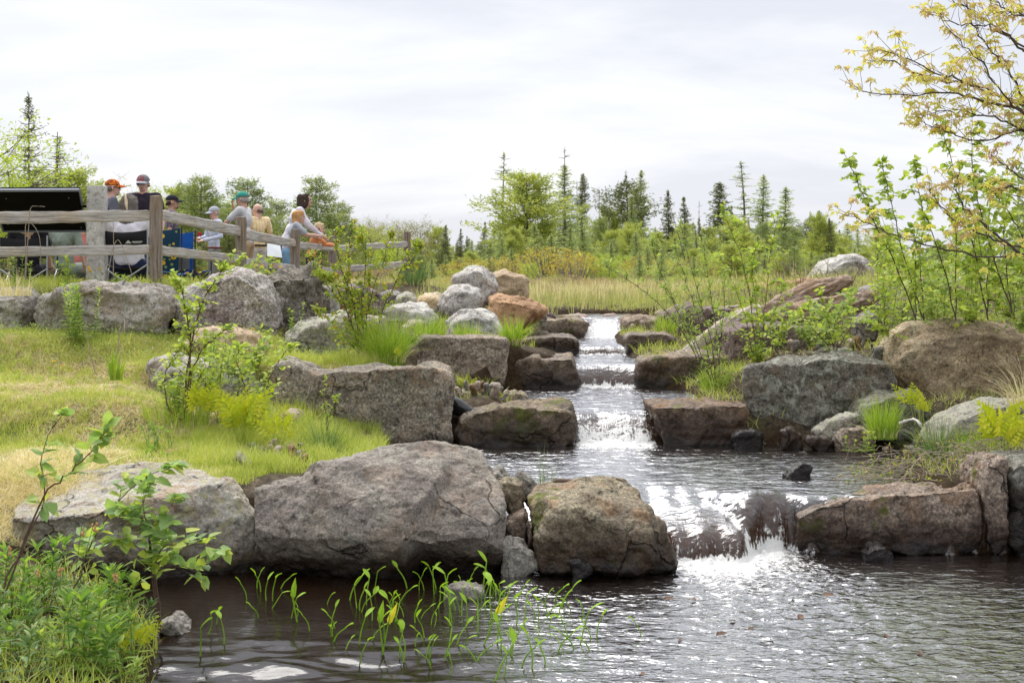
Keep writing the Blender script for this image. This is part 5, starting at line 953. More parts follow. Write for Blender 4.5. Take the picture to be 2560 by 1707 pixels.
def person(label,X,D,yaw,h=1.75,sit=False,lean=0,aR=((.08,0,-.28),(.08,.1,-.5)),aL=((-.08,0,-.28),(-.08,.1,-.5)),hy=0,hp=0,shirt=None,pants=None,sk=None,sleeve='short',hair=None,hairc=None,cap=None,capc=None,brimc=None,glasses=None,fat=1.0,long_hair=0,child=False,legs=0,beard=None,Ytop=None,belt=None,zoff=0,shorts=False,curl=.6):
    sk=sk or skin; x=(X-1280)*D/F; g=gz(x,D)+zoff; hd=h/(6.5 if child else 7.4); hip=.52*h if not sit else .46
    if Ytop is not None:
        top=HC-(Ytop-YH)*D/F-g
        if sit: h=(top-.46)/.48+0; h=min(max(h,1.4),1.9)
        else: h=(top/(.52+.48*math.cos(lean)))
        hd=h/(6.5 if child else 7.4); hip=.52*h if not sit else .46
        print('PERSON',label[:30],round(h,2))
    k=h/1.75; off=math.sin(lean)*.42*h; x+=math.sin(yaw)*off; D0=D; D=D-math.cos(yaw)*off; root=empty('person',(x,D,g),label,'person',rz=yaw)
    U=lambda p:(rx(-lean)@np.array(p,float))+np.array((0,0,hip))   # upper body frame, origin at the hips, forward +Y
    pel=np.array((0,0,hip)); ub=.48*h; sh=.308*h; wsh=.115*h*(.92 if child else 1)
    chest=U((0,0,sh*.72)); wa=U((0,.01,sh*.28)); neck=U((0,-.01,sh+.035*k)); SR=U((wsh,0,sh-.005)); SL=U((-wsh,0,sh-.005))
    Hc=U((0,.015,ub-hd*.52)); Hm=rzm(hy)@rx(-lean*.45-hp); H=lambda p:Hc+Hm@(np.array(p,float)*hd)
    if sit: kz=.46; kn=[np.array((s*.11,.42,kz)) for s in(1,-1)]; an=[np.array((s*.12,.45,.09)) for s in(1,-1)]
    else: kn=[np.array((s*.085*k+.0,.03+legs*.1*s,.28*h)) for s in(1,-1)]; an=[np.array((s*.095*k,-.02+legs*.2*s,.07*k)) for s in(1,-1)]
    hp_=[np.array((s*.085*k*fat,0,hip-.03)) for s in(1,-1)]
    body=[]; bw=.135*k*fat
    body.append(sph(chest,(bw*1.05,.095*k*fat,.15*k))); body.append(sph(wa,(bw*.85,.085*k*fat,.12*k))); body.append(sph(pel,(bw*.95,.09*k*fat,.10*k))); body.append(cap_(chest,neck,(.07*k,.06*k,.05*k),.05*k))
    body.append(cap_(neck-np.array((0,0,.03)),H((0,-.12,-.25)),.064*k,.058*k)); body.append(cap_(SR,SL,.05*k,.05*k)); trap=sph(neck+np.array((0,0,.01)),(.055*k,.055*k,.03*k))+sph(SR*.75+SL*.25,(.04*k,)*3)+sph(SL*.75+SR*.25,(.04*k,)*3); body.append(trap)
    hands=MB(); W=[]
    for s,S,(e,w_) in((1,SR,aR),(-1,SL,aL)):
        E=S+np.array(e)*k; Wp=S+np.array(w_)*k; body.append(cap_(S,E,.05*k,.038*k)); body.append(cap_(E,Wp,.038*k,.026*k)); d=nrm(Wp-E); hc=Wp+d*.045*k; W.append((S,E,Wp))
        up=nrm(np.cross(d,(1,.2,0))); sd=nrm(np.cross(d,up)); body.append([tuple(Wp+d*a*k+sd*b*k+up*c*k) for a in(0,.085) for b in(-.036,.036) for c in(-.013,.013)])
        for f in range(4):
            b0=Wp+d*.08*k+sd*(-.029+.019*f)*k; L3=(.068,.078,.074,.058)[f]*k; cu=curl+.1*f; p1=b0+d*L3*.45; d2=nrm(d*math.cos(cu)-up*math.sin(cu)*(1 if True else 0)); p2=p1+d2*L3*.35; d3=nrm(d*math.cos(cu*1.8)-up*math.sin(cu*1.8)); hands.tube([b0-d*.01,b0,p1,p2,p2+d3*L3*.3],np.array((.009,.0095,.009,.008,.006))*k,6)
        t0=Wp+d*.02*k-sd*.03*k; hands.tube([t0,t0+(d*.5-sd*.8)*.03*k,t0+(d*.9-sd*.7-up*.3)*.055*k],np.array((.011,.0105,.008))*k,6)
    for i in(0,1): body.append(cap_(hp_[i],kn[i],.08*k*fat,.055*k)); body.append(cap_(kn[i],an[i],.052*k,.036*k)); body.append(cap_(an[i],an[i]+np.array((0,.13*k,-.035)),.036*k,.03*k))
    # head: cranium, face wedge, jaw, nose, ears
    body.append(sph(H((0,-.04,.12)),np.array((.34,.43,.38))*hd)); body.append(cap_(H((0,.10,.0)),H((0,.17,-.30)),np.array((.29,.27,.25))*hd,np.array((.19,.17,.14))*hd)); body.append(cap_(H((0,-.15,-.12)),H((0,.1,-.3)),np.array((.25,.22,.2))*hd,np.array((.2,.17,.14))*hd))
    body.append([tuple(H(p)) for p in((-.055,.34,-.12),(.055,.34,-.12),(0,.35,.06),(0,.50,-.10),(0,.42,-.15),(-.03,.3,.05),(.03,.3,.05),(0,.3,-.1))])
    for s in(1,-1): body.append(sph(H((s*.355,-.05,-.02)),np.array((.05,.09,.13))*hd))
    to_obj(body,.0125 if not child else .011,2,'body',sk,root,hands)
    m=MB()
    for s in(1,-1): m.ell(H((s*.15,.345,.045)),np.array((.06,.045,.035))*hd,.5,8,6)
    m.build('eye',plain('eye_dark_'+str(len(bpy.data.materials)),(.03,.02,.015),.3) if False else EYE,root,True,origin=(0,0,0))
    m=MB(); m.ell(H((0,.355,-.24)),np.array((.11,.03,.028))*hd,.5,8,6); m.build('mouth',LIP,root,True,origin=(0,0,0))
    if hair: 
        hh=[]
        if hair=='fringe':
            an_=[H((.335*math.cos(t),-.06+.40*math.sin(t),-.03-.07*abs(math.sin(t)))) for t in np.linspace(math.radians(-8),math.radians(-172),9)]; hh=[cap_(an_[i],an_[i+1],np.array((.07,.07,.15))*hd,np.array((.07,.07,.15))*hd) for i in range(8)]
        else: 
            hh=[sph(H((0,-.09,.17)),np.array((.40,.45,.40))*hd)]
            if hair=='bob': hh+=[sph(H((0,-.25,-.12)),np.array((.40,.30,.42))*hd),sph(H((.28,-.02,.02)),np.array((.14,.24,.38))*hd),sph(H((-.28,-.02,.02)),np.array((.14,.24,.38))*hd),sph(H((.02,.14,.38)),np.array((.29,.2,.12))*hd)]
            if long_hair: 
                for i in range(9):
                    a=-math.pi/2+(i-4)*.36; p0=H((.34*math.cos(a),.36*math.sin(a)-.05,.1)); p1=H((.42*math.cos(a),.40*math.sin(a)-.05,-.3-long_hair*.5)); p2=p1-np.array((0,0,long_hair*hd*.75)); hh+=[cap_(p0,p1,.13*hd,.12*hd),cap_(p1,p2,.12*hd,.07*hd)]
            if hair=='short': hh+=[sph(H((0,-.2,.02)),np.array((.37,.33,.36))*hd),sph(H((.05,.22,.36)),np.array((.25,.2,.16))*hd)]
        to_obj(hh,.011,1,'hair',hairc,root,fold=(.028 if long_hair or hair=='bob' else .014) if hair!='fringe' else .006)
    if beard: to_obj([cap_(H((0,.24,-.38)),H((0,.3,-.30)),.09*hd,.07*hd)],.008,1,'beard',beard,root)
    if cap:
        hh=[[tuple(H((.395*math.sin(t)*math.cos(p),-.07+.475*math.sin(t)*math.sin(p),.16+.40*math.cos(t)))) for t in np.linspace(0,math.pi/2,6) for p in np.arange(14)*math.pi/7]]
        o=to_obj(hh,.009,2,'cap',capc,root)
        V=[];n=9
        for i in range(n):
            a=math.radians(30+120*i/(n-1)); ca,sa=math.cos(a),math.sin(a)
            for r,z in((.38,.17),(.78,.10)): 
                for dz in(0,.035): V.append(H((ca*(.40 if r<.5 else .36),-.07+sa*(.46 if r<.5 else .86),z+dz-.10*ca*ca)))
        Q=[]
        for i in range(n-1): a=i*4;b=a+4; Q+=[(a,b,b+2,a+2),(a+1,a+3,b+3,b+1),(a+2,b+2,b+3,a+3)]
        m=MB(); m.add(V,Q+[(0,2,3,1),((n-1)*4,(n-1)*4+1,(n-1)*4+3,(n-1)*4+2)]); m.build('brim',brimc or capc,o,origin=(0,0,0))
        if cap=='logo':
            m=MB(); cc=[H((.17*math.cos(a),.33+.03*math.sin(a*1)-.0,.36+.15*math.sin(a))) for a in np.linspace(0,2*math.pi,20)]; cc=[c_+Hm@np.array((0,.018,0)) for c_ in cc]; m.tube(cc,.006,5); m.tube([H((0,.40,.46)),H((0,.43,.27))],.005,5); m.tube([H((-.08,.42,.30)),H((0,.43,.27)),H((.08,.42,.30))],.005,5); m.build('emblem',REDC,o,origin=(0,0,0))
    if glasses:
        m=MB()
        for s in(1,-1): m.ell(H((s*.16,.385,.05)),np.array((.13,.03,.085))*hd,.5,10,6); m.tube([H((s*.28,.33,.06)),H((s*.36,-.02,.04))],.03*hd,4)
        m.build('glasses',glasses,root,True,origin=(0,0,0))
    # clothing over the same skeleton
    if shirt:
        q=1.0; sg=[sph(chest,(bw*1.18,.115*k*fat,.17*k)),sph(wa,(bw*1.05,.11*k*fat,.15*k)),cap_(wa,pel+np.array((0,0,.02)),(bw*1.02,.105*k*fat,.1*k),(bw*1.08,.11*k*fat,.07*k)),cap_(SR,SL,.064*k,.064*k),cap_(chest,neck-np.array((0,0,.03)),(.1*k,.08*k,.06*k),.062*k)]
        sg.append(sph(SR,(.064*k,)*3)+sph(SL,(.064*k,)*3)+sph(chest,(bw*1.1,.1*k*fat,.1*k)))
        sg.append(sph(neck-np.array((0,0,.012)),(.062*k,.062*k,.02*k))+sph(SR*.8+SL*.2,(.055*k,)*3)+sph(SL*.8+SR*.2,(.055*k,)*3))
        for S,E,Wp in W:
            if sleeve=='short': sg.append(cap_(S,S+(E-S)*.75,.064*k,.056*k))
            else: sg.append(cap_(S,E,.062*k,.05*k)); sg.append(cap_(E,Wp-(Wp-E)*.08,.05*k,.036*k))
        to_obj(sg,.0125,2,'shirt',shirt,root,fold=.012)
    if pants:
        sg=[sph(pel,(bw*1.04,.105*k*fat,.11*k))]
        for i in(0,1):
            sg.append(cap_(hp_[i],kn[i],.094*k*fat,.07*k))
            if not shorts: sg.append(cap_(kn[i],an[i]+np.array((0,0,.02)),.068*k,.055*k))
        to_obj(sg,.0135,2,'trousers',pants,root,fold=.01)
    if belt and not sit:
        m=MB(); a=np.linspace(0,2*math.pi,25); m.tube(np.stack([np.cos(a)*bw*1.12,np.sin(a)*.122*k*fat,np.full(25,hip+.055)],1),.017,5); m.build('belt',belt,root,origin=(0,0,0))
    for i in(0,1): to_obj([cap_(an[i]+np.array((0,-.03,-.03)),an[i]+np.array((0,.17*k,-.042)),.042*k,.036*k)],.012,1,'shoe',SHOE,root)
    return root
EYE=plain('eye_dark',(.03,.02,.015),.3); LIP=plain('lip_rose',(.40,.17,.14),.5); REDC=plain('cap_red',(.50,.04,.05),.8); SHOE=plain('shoe_dark',(.06,.05,.045),.8)
G180=math.pi
LEFT=math.pi/2; RIGHT=-math.pi/2
hg=cloth('hair_grey',(.34,.32,.30)); hgd=cloth('hair_dark_grey',(.16,.14,.125)); hb=cloth('hair_dark_brown',(.055,.038,.03)); hred=cloth('hair_red_blond',(.55,.30,.12)); hbl=cloth('hair_blond',(.60,.46,.28))
q=M('camo_orange'); n=q.noise(38,3,.6); camo=q.fin(q.ramp(n,[(.40,(.05,.03,.02)),(.47,(.30,.08,.02)),(.52,(.85,.20,.02)),(.7,(.92,.28,.03))],'EASE'),.9,spec=.2)
person('man in an orange camouflage cap and grey T-shirt standing beside the granite post',281,20.4,RIGHT+.35,hy=-.1,shirt=cloth('tee_slate',(.13,.135,.17)),pants=cloth('jeans_dark',(.05,.06,.10)),hair='fringe',hairc=hgd,cap='c',capc=camo,sk=skinr,glasses=plain('lens_dark_red',(.05,.01,.01),.1),fat=1.1,Ytop=449,beard=hg)
person('person in a grey and red cap, blue mirrored sunglasses and dark polo shirt',358,20.8,G180-.02,hp=.14,shirt=cloth('polo_dark_plum',(.035,.027,.04)),pants=cloth('jeans_blue',(.08,.12,.2)),hair='fringe',hairc=cloth('hair_brown',(.20,.11,.07)),cap='logo',capc=cloth('cap_grey',(.20,.20,.21)),brimc=cloth('brim_light_grey',(.45,.44,.45)),sk=skinr,glasses=plain('lens_blue_mirror',(.01,.25,.55),.12,metal=.6),fat=1.05,Ytop=438)
w3=person('woman with long grey hair and a white top seated with her back turned',322,18.0,.0,sit=True,shirt=cloth('top_white',(.78,.76,.82)),pants=cloth('navy_trousers',(.02,.03,.07)),hair='long',hairc=hgd,long_hair=1.5,Ytop=488,fat=1.35,aR=((.13,.05,-.27),(.06,.25,-.3)),aL=((-.13,.05,-.27),(-.06,.25,-.3)))
q=M('plaid'); 
plaid=striped('shirt_plaid_dark',(.16,.13,.17),(.38,.33,.36),150,True,(.10,.09,.18)); plaidb=striped('shirt_plaid_pale_blue',(.58,.63,.78),(.72,.75,.84),170,True,(.40,.46,.66)); ystr=striped('shirt_yellow_stripe',(.86,.62,.32),(.88,.76,.52),110)
person('man in a black cap and dark plaid shirt facing right behind the folded chairs',430,22.6,RIGHT+.1,shirt=plaid,pants=cloth('trousers_black',(.03,.03,.04)),hair='fringe',hairc=hb,cap='c',capc=cloth('cap_black',(.022,.024,.03)),sk=skin2,beard=hb,Ytop=488)
person('older man in a pale cap, glasses and light blue plaid shirt holding his forearms',536,27,LEFT+.65,hp=.2,sleeve='long',shirt=plaidb,pants=cloth('trousers_grey_olive',(.22,.22,.19)),hair='fringe',hairc=hg,cap='c',capc=cloth('cap_pale_grey',(.45,.47,.54)),sk=skinr,glasses=plain('lens_grey',(.35,.38,.40),.1),belt=cloth('belt_brown',(.20,.05,.02)),Ytop=517,aR=((.10,.02,-.27),(-.08,.26,-.30)),aL=((-.10,.02,-.27),(.08,.27,-.34)))
person('man in a green cap and light grey T-shirt resting his chin on his hand',606,22.0,LEFT-.15,lean=.10,hp=.05,shirt=cloth('tee_light_grey',(.60,.60,.61)),pants=cloth('khaki_trousers',(.48,.34,.20)),hair='fringe',hairc=hg,cap='c',capc=cloth('cap_green',(.05,.30,.24)),sk=skin2,Ytop=480,aR=((.06,.20,-.17),(-.10,.21,.07)),aL=((-.06,.20,-.20),(.14,.27,-.20)),fat=1.1,curl=.9)
person('balding man in a yellow striped shirt and cream trousers with one hand in his pocket',644,25,LEFT-.9,shirt=ystr,pants=cloth('trousers_cream',(.62,.58,.52)),hair='fringe',hy=.8,hairc=cloth('hair_brown_grey',(.17,.12,.10)),sk=skinr,Ytop=509,belt=cloth('belt_dark',(.04,.03,.02)),glasses=None,fat=1.05,aL=((-.12,-.02,-.27),(-.09,.08,-.46)))
person('woman with dark wavy hair and a pale lavender sweater leaning on the fence rail',763,22.6,RIGHT+.15,lean=.42,hp=-.35,sleeve='long',shirt=cloth('sweater_lavender',(.72,.69,.76)),pants=cloth('jeans_navy',(.03,.06,.14)),hair='bob',hairc=hb,sk=skin2,Ytop=484,aR=((.03,.14,-.24),(-.02,.34,-.40)),aL=((-.03,.14,-.24),(.02,.36,-.38)),curl=1.1)
person('girl with curly red-blond hair and a grey T-shirt resting her arms on the rail',748,21.95,RIGHT+.25,lean=.35,hp=-.15,child=True,shirt=cloth('tee_pale_grey_blue',(.46,.48,.54)),pants=cloth('jeans_light_blue',(.22,.38,.55)),hair='long',hairc=hred,long_hair=1.4,sk=skin,Ytop=526,aR=((.05,.20,-.20),(.0,.44,-.22)),aL=((-.05,.2,-.2),(.02,.42,-.24)))
person('blond boy in an orange shirt leaning on the rail with a hand to his ear',798,22.9,RIGHT+.2,lean=.30,hp=-.1,child=True,sleeve='long',shirt=cloth('shirt_orange',(.88,.36,.16)),pants=cloth('trousers_black_boy',(.02,.02,.03)),hair='short',hairc=hbl,sk=skin,Ytop=557,aR=((.05,.17,-.16),(-.02,.10,.06)),aL=((-.05,.2,-.2),(.02,.40,-.22)))
person('seated person in a black top, mostly hidden behind the information panel',70,19.2,.1,sit=True,shirt=cloth('top_black',(.015,.014,.018)),pants=cloth('shorts_dark',(.03,.03,.035)),hair='long',hairc=cloth('hair_light_brown',(.40,.26,.14)),long_hair=1.6,h=1.68,fat=1.1)
person('seated person in grey-green clothes between the information panel and the granite post',160,19.8,-.3,sit=True,shirt=cloth('shirt_grey_green',(.26,.31,.26)),pants=cloth('trousers_grey_green',(.24,.29,.25)),hair='short',hairc=hgd,h=1.66,fat=1.15)
person('seated person in a coral shirt and green shorts beside the granite post',208,20.6,.5,sit=True,shirt=cloth('shirt_coral',(.62,.22,.19)),pants=cloth('shorts_green_grey',(.20,.25,.21)),shorts=True,hair='short',hairc=hg,h=1.7,fat=1.1,sk=skinr)
# ------------------------------------------------------------------ chairs
steel=plain('chair_steel',(.42,.43,.46),.35,.05,metal=.7); blackt=plain('chair_black_tube',(.02,.02,.025),.4,.05); blackf=plain('fabric_black',(.010,.010,.014),.85,.1)
def quadcloth(mb,pts,n=8,sag=.05,sagd=(0,-1,0),th=.012):
    """pts: four corners a,b (top) c,d (bottom); sagging sheet with thickness"""
    a,b,c,d=[np.array(p,float) for p in pts]; V=[];sd=np.array(sagd,float)
    for side in(0,1):
        for i in range(n+1):
            for j in range(n+1):
                u=i/n;v=j/n; p=(a*(1-u)+b*u)*(1-v)+(d*(1-u)+c*u)*v; V.append(p+sd*(sag*math.sin(math.pi*u)*(.4+.6*math.sin(math.pi*min(1,v+.2))) + side*th)+np.array((0,0,-.035*math.sin(math.pi*u)*(1-v))))
    m=n+1; Q=[]
    for i in range(n):
        for j in range(n): q=[i*m+j,(i+1)*m+j,(i+1)*m+j+1,i*m+j+1]; Q.append(q); Q.append([x+m*m for x in q[::-1]])
    o=m*m
    for i in range(n): Q+=[(i*m,i*m+o,(i+1)*m+o,(i+1)*m),(i*m+n,(i+1)*m+n,(i+1)*m+n+o,i*m+n+o),(i,i+1,i+1+o,i+o),(n*m+i,n*m+i+o,n*m+i+1+o,n*m+i+1)]
    mb.add(V,Q)
def chair(label,X,D,yaw,kind='director',fab=None,w_=.54,zt=.88,zb=.62,tube=None,logo=False,trim=None,backx=0):
    x=(X-1280)*D/F; g=gz(x,D); root=empty('folding_chair',(x,D,g),label,'folding chair',rz=yaw); t=tube or steel; h=w_/2; fab=fab or blackf; O=(0,0,0)
    m=MB()
    if kind=='director': quadcloth(m,[(-h,-.24,zt),(h,-.24,zt),(h,-.24,zb),(-h,-.24,zb)],sag=.07)
    else: quadcloth(m,[(-h,-.30,zt),(h,-.30,zt),(h*.72,-.16,.42),(-h*.72,-.16,.42)],sag=.10)
    bp=m.build('back_panel',fab,root,origin=O)
    m=MB(); quadcloth(m,[(-h*.85,.25,.46),(h*.85,.25,.46),(h*.85,-.2,.42),(-h*.85,-.2,.42)],sag=.05,sagd=(0,0,-1)); m.build('seat',fab,root,origin=O)
    for s in(1,-1):
        m=MB(); m.tube([(s*h,-.26,.02),(s*h,-.25,zt+.02)],.011,8); m.build('back_pole',t,root,origin=O)
        m=MB(); m.tube([(s*h,-.27,.04),(-s*h,-.25,.44)],.011,8); m.build('leg',t,root,origin=O)
        m=MB(); m.tube([(s*h,.27,.02),(-s*h,.25,.44)],.011,8); m.build('leg',t,root,origin=O)
        m=MB(); m.tube([(s*h,-.25,.05),(s*h,.25,.44)],.010,6); m.tube([(s*h,.25,.05),(s*h,-.25,.44)],.010,6); m.build('side_frame',t,root,origin=O)
        m=MB(); m.box((s*(h+.0),0,.66),(.05,.5,.02)); m.tube([(s*h,.25,.02),(s*h,.25,.66)],.010,6); m.build('armrest',blackt,root,origin=O)
    if logo:
        m=MB(); y=-.335; dz=(zt+zb)/2-.045-.755; V=[(.045,y,.735+dz),(.125,y,.735+dz),(.082,y-.004,.775+dz)]; m.add(V+[(a,b+.006,c) for a,b,c in V],None,[(0,1,2),(5,4,3)]); 
        for z,x0,x1 in((.755,.128,.20),(.757,.205,.255)): m.box(((x0+x1)/2,y+.008,z+dz),(x1-x0,.006,.011))
        m.box((.19,y+.01,.740+dz),(.10,.006,.005)); m.build('logo',plain('logo_pale',(.5,.52,.46),.6),bp,origin=O)
    if trim:
        m=MB(); quadcloth(m,[(-h*.8,-.318,zt-.22),(h*.8,-.318,zt-.22),(h*.62,-.19,.46),(-h*.62,-.19,.46)],sag=.10,th=.004); m.build('mesh_insert',trim,bp,origin=O)
    return root
chair('black folding chair with a triangle logo, holding the woman with long grey hair',322,17.85,.0,'director',w_=.60,zt=.87,zb=.66,logo=True)
def streak():
    m=MB(); k=[c for c in w3.children if c.name.startswith('hair')][0]; V=get_co(k.data); top=V[:,2].max(); pts=[]
    for z in np.linspace(top-.01,top-.22,9):
        x=-.02+.16*(top-z); s=V[(abs(V[:,2]-z)<.02)&(abs(V[:,0]-x)<.03)]; pts.append((x,s[:,1].min()-.004,z))
    m.tube(curve(pts,14),np.concatenate([np.linspace(.008,.022,7),np.linspace(.022,.006,7)]),6); m.build('hair_streak',cloth('hair_streak_blond',(.72,.58,.42)),w3,origin=(0,0,0))
streak()
chair('black folding chair behind the fence at the far left',72,19.0,.05,'director',w_=.62,zt=.86,zb=.58)
q=M('sunflower_fabric'); tc=q.n('TexCoord'); v=q.n('TexVoronoi'); q.inp(v,Scale=8.5,Vector=tc.outputs['Object']); v2=q.n('TexVoronoi'); q.inp(v2,Scale=13,Vector=tc.outputs['Object'])
c=q.mix(q.fr(v2.outputs['Distance'],.28,.2,0,1) if False else q.fr(v2.outputs['Distance'],.2,.3,1,0),(.006,.05,.11),(.30,.36,.10)); c=q.mix(q.fr(v.outputs['Distance'],.30,.34,1,0),c,(.85,.55,.03)); c=q.mix(q.fr(v.outputs['Distance'],.13,.16,1,0),c,(.05,.02,.01)); sunf=q.fin(c,.85)
bluef=plain('fabric_royal_blue',(.01,.12,.55),.7,.12); greyf=plain('fabric_mesh_grey',(.22,.23,.28),.8,.1)
chair('teal folding chair printed with sunflowers next to the nearest fence post',420,19.6,-.1,'quad',fab=sunf,w_=.56,zt=1.0,tube=blackt)
chair('empty royal blue folding chair with a grey mesh back',462,20.4,-.25,'quad',fab=bluef,w_=.58,zt=1.0,tube=blackt,trim=greyf)
r=empty('red_flower',P(499,586,20.2),'small red flower decoration hanging at the blue chairs corner','decoration'); m=MB()
for i in range(6): m.ell(P(499,586,20.2)+np.array((.02*math.cos(i*1.05),0,.02*math.sin(i*1.05))),(.016,.01,.016),.5,7,5)
m.build('petals',REDC,r)
def board():
    a,b,c,d=P(668,608,24.4),P(716,617,24.4),P(723,646,24.2),P(668,640,24.2); r=empty('white_board',tuple(P(695,707,24.3)),'pale grey board on thin legs between the balding man and the leaning woman','board'); m=MB(); V=[a,b,c,d]; m.add(V+[v+np.array((0,.02,0)) for v in V],[(0,3,2,1),(4,5,6,7),(0,1,5,4),(1,2,6,5),(2,3,7,6),(3,0,4,7)]); m.build('panel',plain('board_pale',(.60,.64,.66),.5,.04),r)
    for X in(676,718): m=MB(); m.tube([P(X,610,24.45),P(X,706,24.45)],.012,6); m.build('leg',blackt,r)
board()
def box_():
    b=P(1076,775,27); r=empty('white_box',b,'white wooden box with a dark flat lid standing behind the golden boulder','box'); m=MB(); m.box(P(1077,755,27),(.38,.3,.42)); m.build('body',plain('box_white_paint',(.62,.64,.62),.6),r); m=MB(); m.box(P(1077,725,27),(.44,.34,.03)); m.build('lid',plain('lid_slate',(.12,.13,.16),.5),r)
box_()
# ------------------------------------------------------------------ near shrubs, saplings and tufts
shrub('bushy multi-stemmed shrub with small reddish-tipped leaves in front of the fence',[[(908,915,14.8),(893,830,14.8),(878,740,14.7),(850,660,14.7),(838,575,14.6)],[(918,915,14.8),(915,820,14.7),(928,740,14.6),(955,660,14.6),(980,575,14.6)],[(914,915,14.85),(890,780,14.9),(872,650,14.9),(882,560,14.9)],
 [(925,912,14.8),(950,800,14.7),(990,700,14.6),(1030,640,14.5),(1055,615,14.5)],[(900,900,14.8),(870,780,14.8),(805,700,14.8),(768,640,14.8)],[(896,880,14.8),(860,840,14.7),(815,795,14.6),(790,780,14.5)],[(912,905,14.8),(905,760,14.7),(915,650,14.7),(905,590,14.7)],[(905,890,14.8),(860,760,14.7),(830,700,14.7),(800,690,14.6)]],
 'foliage','small',L_=.046,W_=.027,r0=.007,ntw=20,twl=.22,lpt=7,t0=.30,out=.9,updir=.4,sub=2,stemleaf=20)
shrub('slender sapling with round yellow-green leaves growing at the lawn edge',[[(463,1040,12.7),(466,946,12.7),(478,870,12.6),(492,800,12.6),(512,745,12.6),(545,690,12.6),(560,665,12.6)],[(478,878,12.6),(468,800,12.6),(455,725,12.5),(438,700,12.5)],[(422,1026,12.6),(411,946,12.6),(430,900,12.6),(452,868,12.6)],[(490,900,12.6),(530,850,12.6),(570,820,12.6)],[(465,1000,12.7),(500,940,12.7),(540,900,12.7)]],
 'f','bright',L_=.066,W_=.045,r0=.009,ntw=22,twl=.16,lpt=4,t0=.2,out=.9,updir=.5,stemleaf=14,bmat=barkr,name='sapling',cat='sapling')
shrub('leafy sapling leaning right against the left end of the big granite block',[[(636,1050,12.8),(650,1010,12.8),(663,980,12.8),(680,929,12.8),(714,880,12.8),(722,865,12.8)],[(622,1031,12.9),(622,946,12.9),(640,890,12.9)],[(640,1040,12.8),(610,960,12.8),(590,900,12.8),(600,870,12.8)]],
 'f','bright',L_=.064,W_=.042,r0=.008,ntw=24,twl=.18,lpt=5,t0=.15,out=.9,stemleaf=12,bmat=barkr,name='sapling',cat='sapling')
shrub('short narrow sapling standing in front of the big granite block',[[(822,1165,12.6),(820,1080,12.6),(812,1010,12.6),(808,945,12.6)],[(818,1060,12.6),(836,1010,12.6),(842,995,12.6)]],'f','bright',L_=.035,W_=.02,r0=.005,ntw=14,twl=.07,lpt=5,t0=.3,stemleaf=20,name='sapling',cat='sapling')
shrub('thin green bush with serrated leaves behind the yellow-green ferns',[[(540,1090,12.9),(545,980,12.9),(560,890,12.9)],[(575,1090,12.9),(590,1000,12.9),(610,930,12.9)],[(560,1090,12.9),(520,990,12.9),(505,930,12.9)],[(600,1090,13),(640,1000,13),(660,950,13)]],'f','mid',L_=.055,W_=.025,r0=.006,ntw=15,twl=.16,lpt=5,t0=.2,stemleaf=14,cat='bush',name='bush')
shrub('low leafy bush at the foot of the fence left of the perched boulders',[[(560,705,17),(570,670,17),(590,650,17)],[(600,705,17),(620,670,17),(640,655,17)],[(640,705,17.2),(660,680,17.2),(690,655,17.2)],[(610,700,17),(600,660,17),(605,645,17)]],'f','bright',L_=.07,W_=.045,r0=.007,ntw=16,twl=.2,lpt=5,t0=.1,stemleaf=14,cat='bush',name='bush')
for X,Y,D,h,m_,l in((520,1030,13.0,.5,'bright','low leafy bush between the slender sapling and the leaning one'),(445,1040,12.9,.35,'mid','low green bush hugging the foot of the slender sapling'),(590,960,13.9,.45,'bright','leafy bush rising behind the mossy grey lawn boulder'),(640,940,14.2,.4,'mid','small green bush at the hump of the big granite block')):
    shrub(l,fan(X,Y,D,7,h,.35,dsp=.03),'f',m_,L_=.055,W_=.034,r0=.004,ntw=18,twl=.17,lpt=6,t0=.1,out=.9,updir=.3,stemleaf=16,px=False,cat='bush',name='bush')
# foreground saplings at lower left
shrub('tall thin sapling with a few large leaves rising at the left foreground edge',[[(10,1470,7.7),(40,1400,7.7),(69,1345,7.7),(98,1280,7.7),(111,1234,7.7),(106,1160,7.7),(119,1100,7.7),(150,1040,7.7)],[(112,1236,7.7),(157,1199,7.7),(207,1150,7.65),(249,1104,7.6),(268,1062,7.6)]],
 'f','blue',L_=.095,W_=.068,r0=.006,ntw=7,twl=.09,lpt=3,t0=.40,out=.9,stemleaf=6,bmat=barkr,name='sapling',cat='sapling',updir=.2)
shrub('leafy sapling with serrated leaves spreading in front of the pale flat-topped boulder',[[(402,1560,7.9),(383,1425,7.9),(367,1314,7.9),(358,1255,7.9),(362,1220,7.9)],[(385,1420,7.9),(413,1364,7.85),(470,1362,7.8),(517,1358,7.8),(560,1370,7.8)],[(380,1400,7.9),(330,1360,7.9),(285,1350,7.9)],[(388,1440,7.9),(440,1410,7.85),(500,1440,7.8)],[(370,1340,7.9),(400,1300,7.9),(440,1245,7.9)],
 [(161,1540,8.0),(200,1440,8.0),(222,1368,8.0),(268,1291,8.0),(329,1219,8.0),(390,1184,8.0),(440,1160,8.0)],[(372,1330,7.9),(340,1290,7.9),(310,1270,7.9)]],
 'f','blue',L_=.092,W_=.060,r0=.005,ntw=11,twl=.13,lpt=4,t0=.25,out=.8,stemleaf=7,bmat=barkr,name='sapling',cat='sapling',updir=.25)
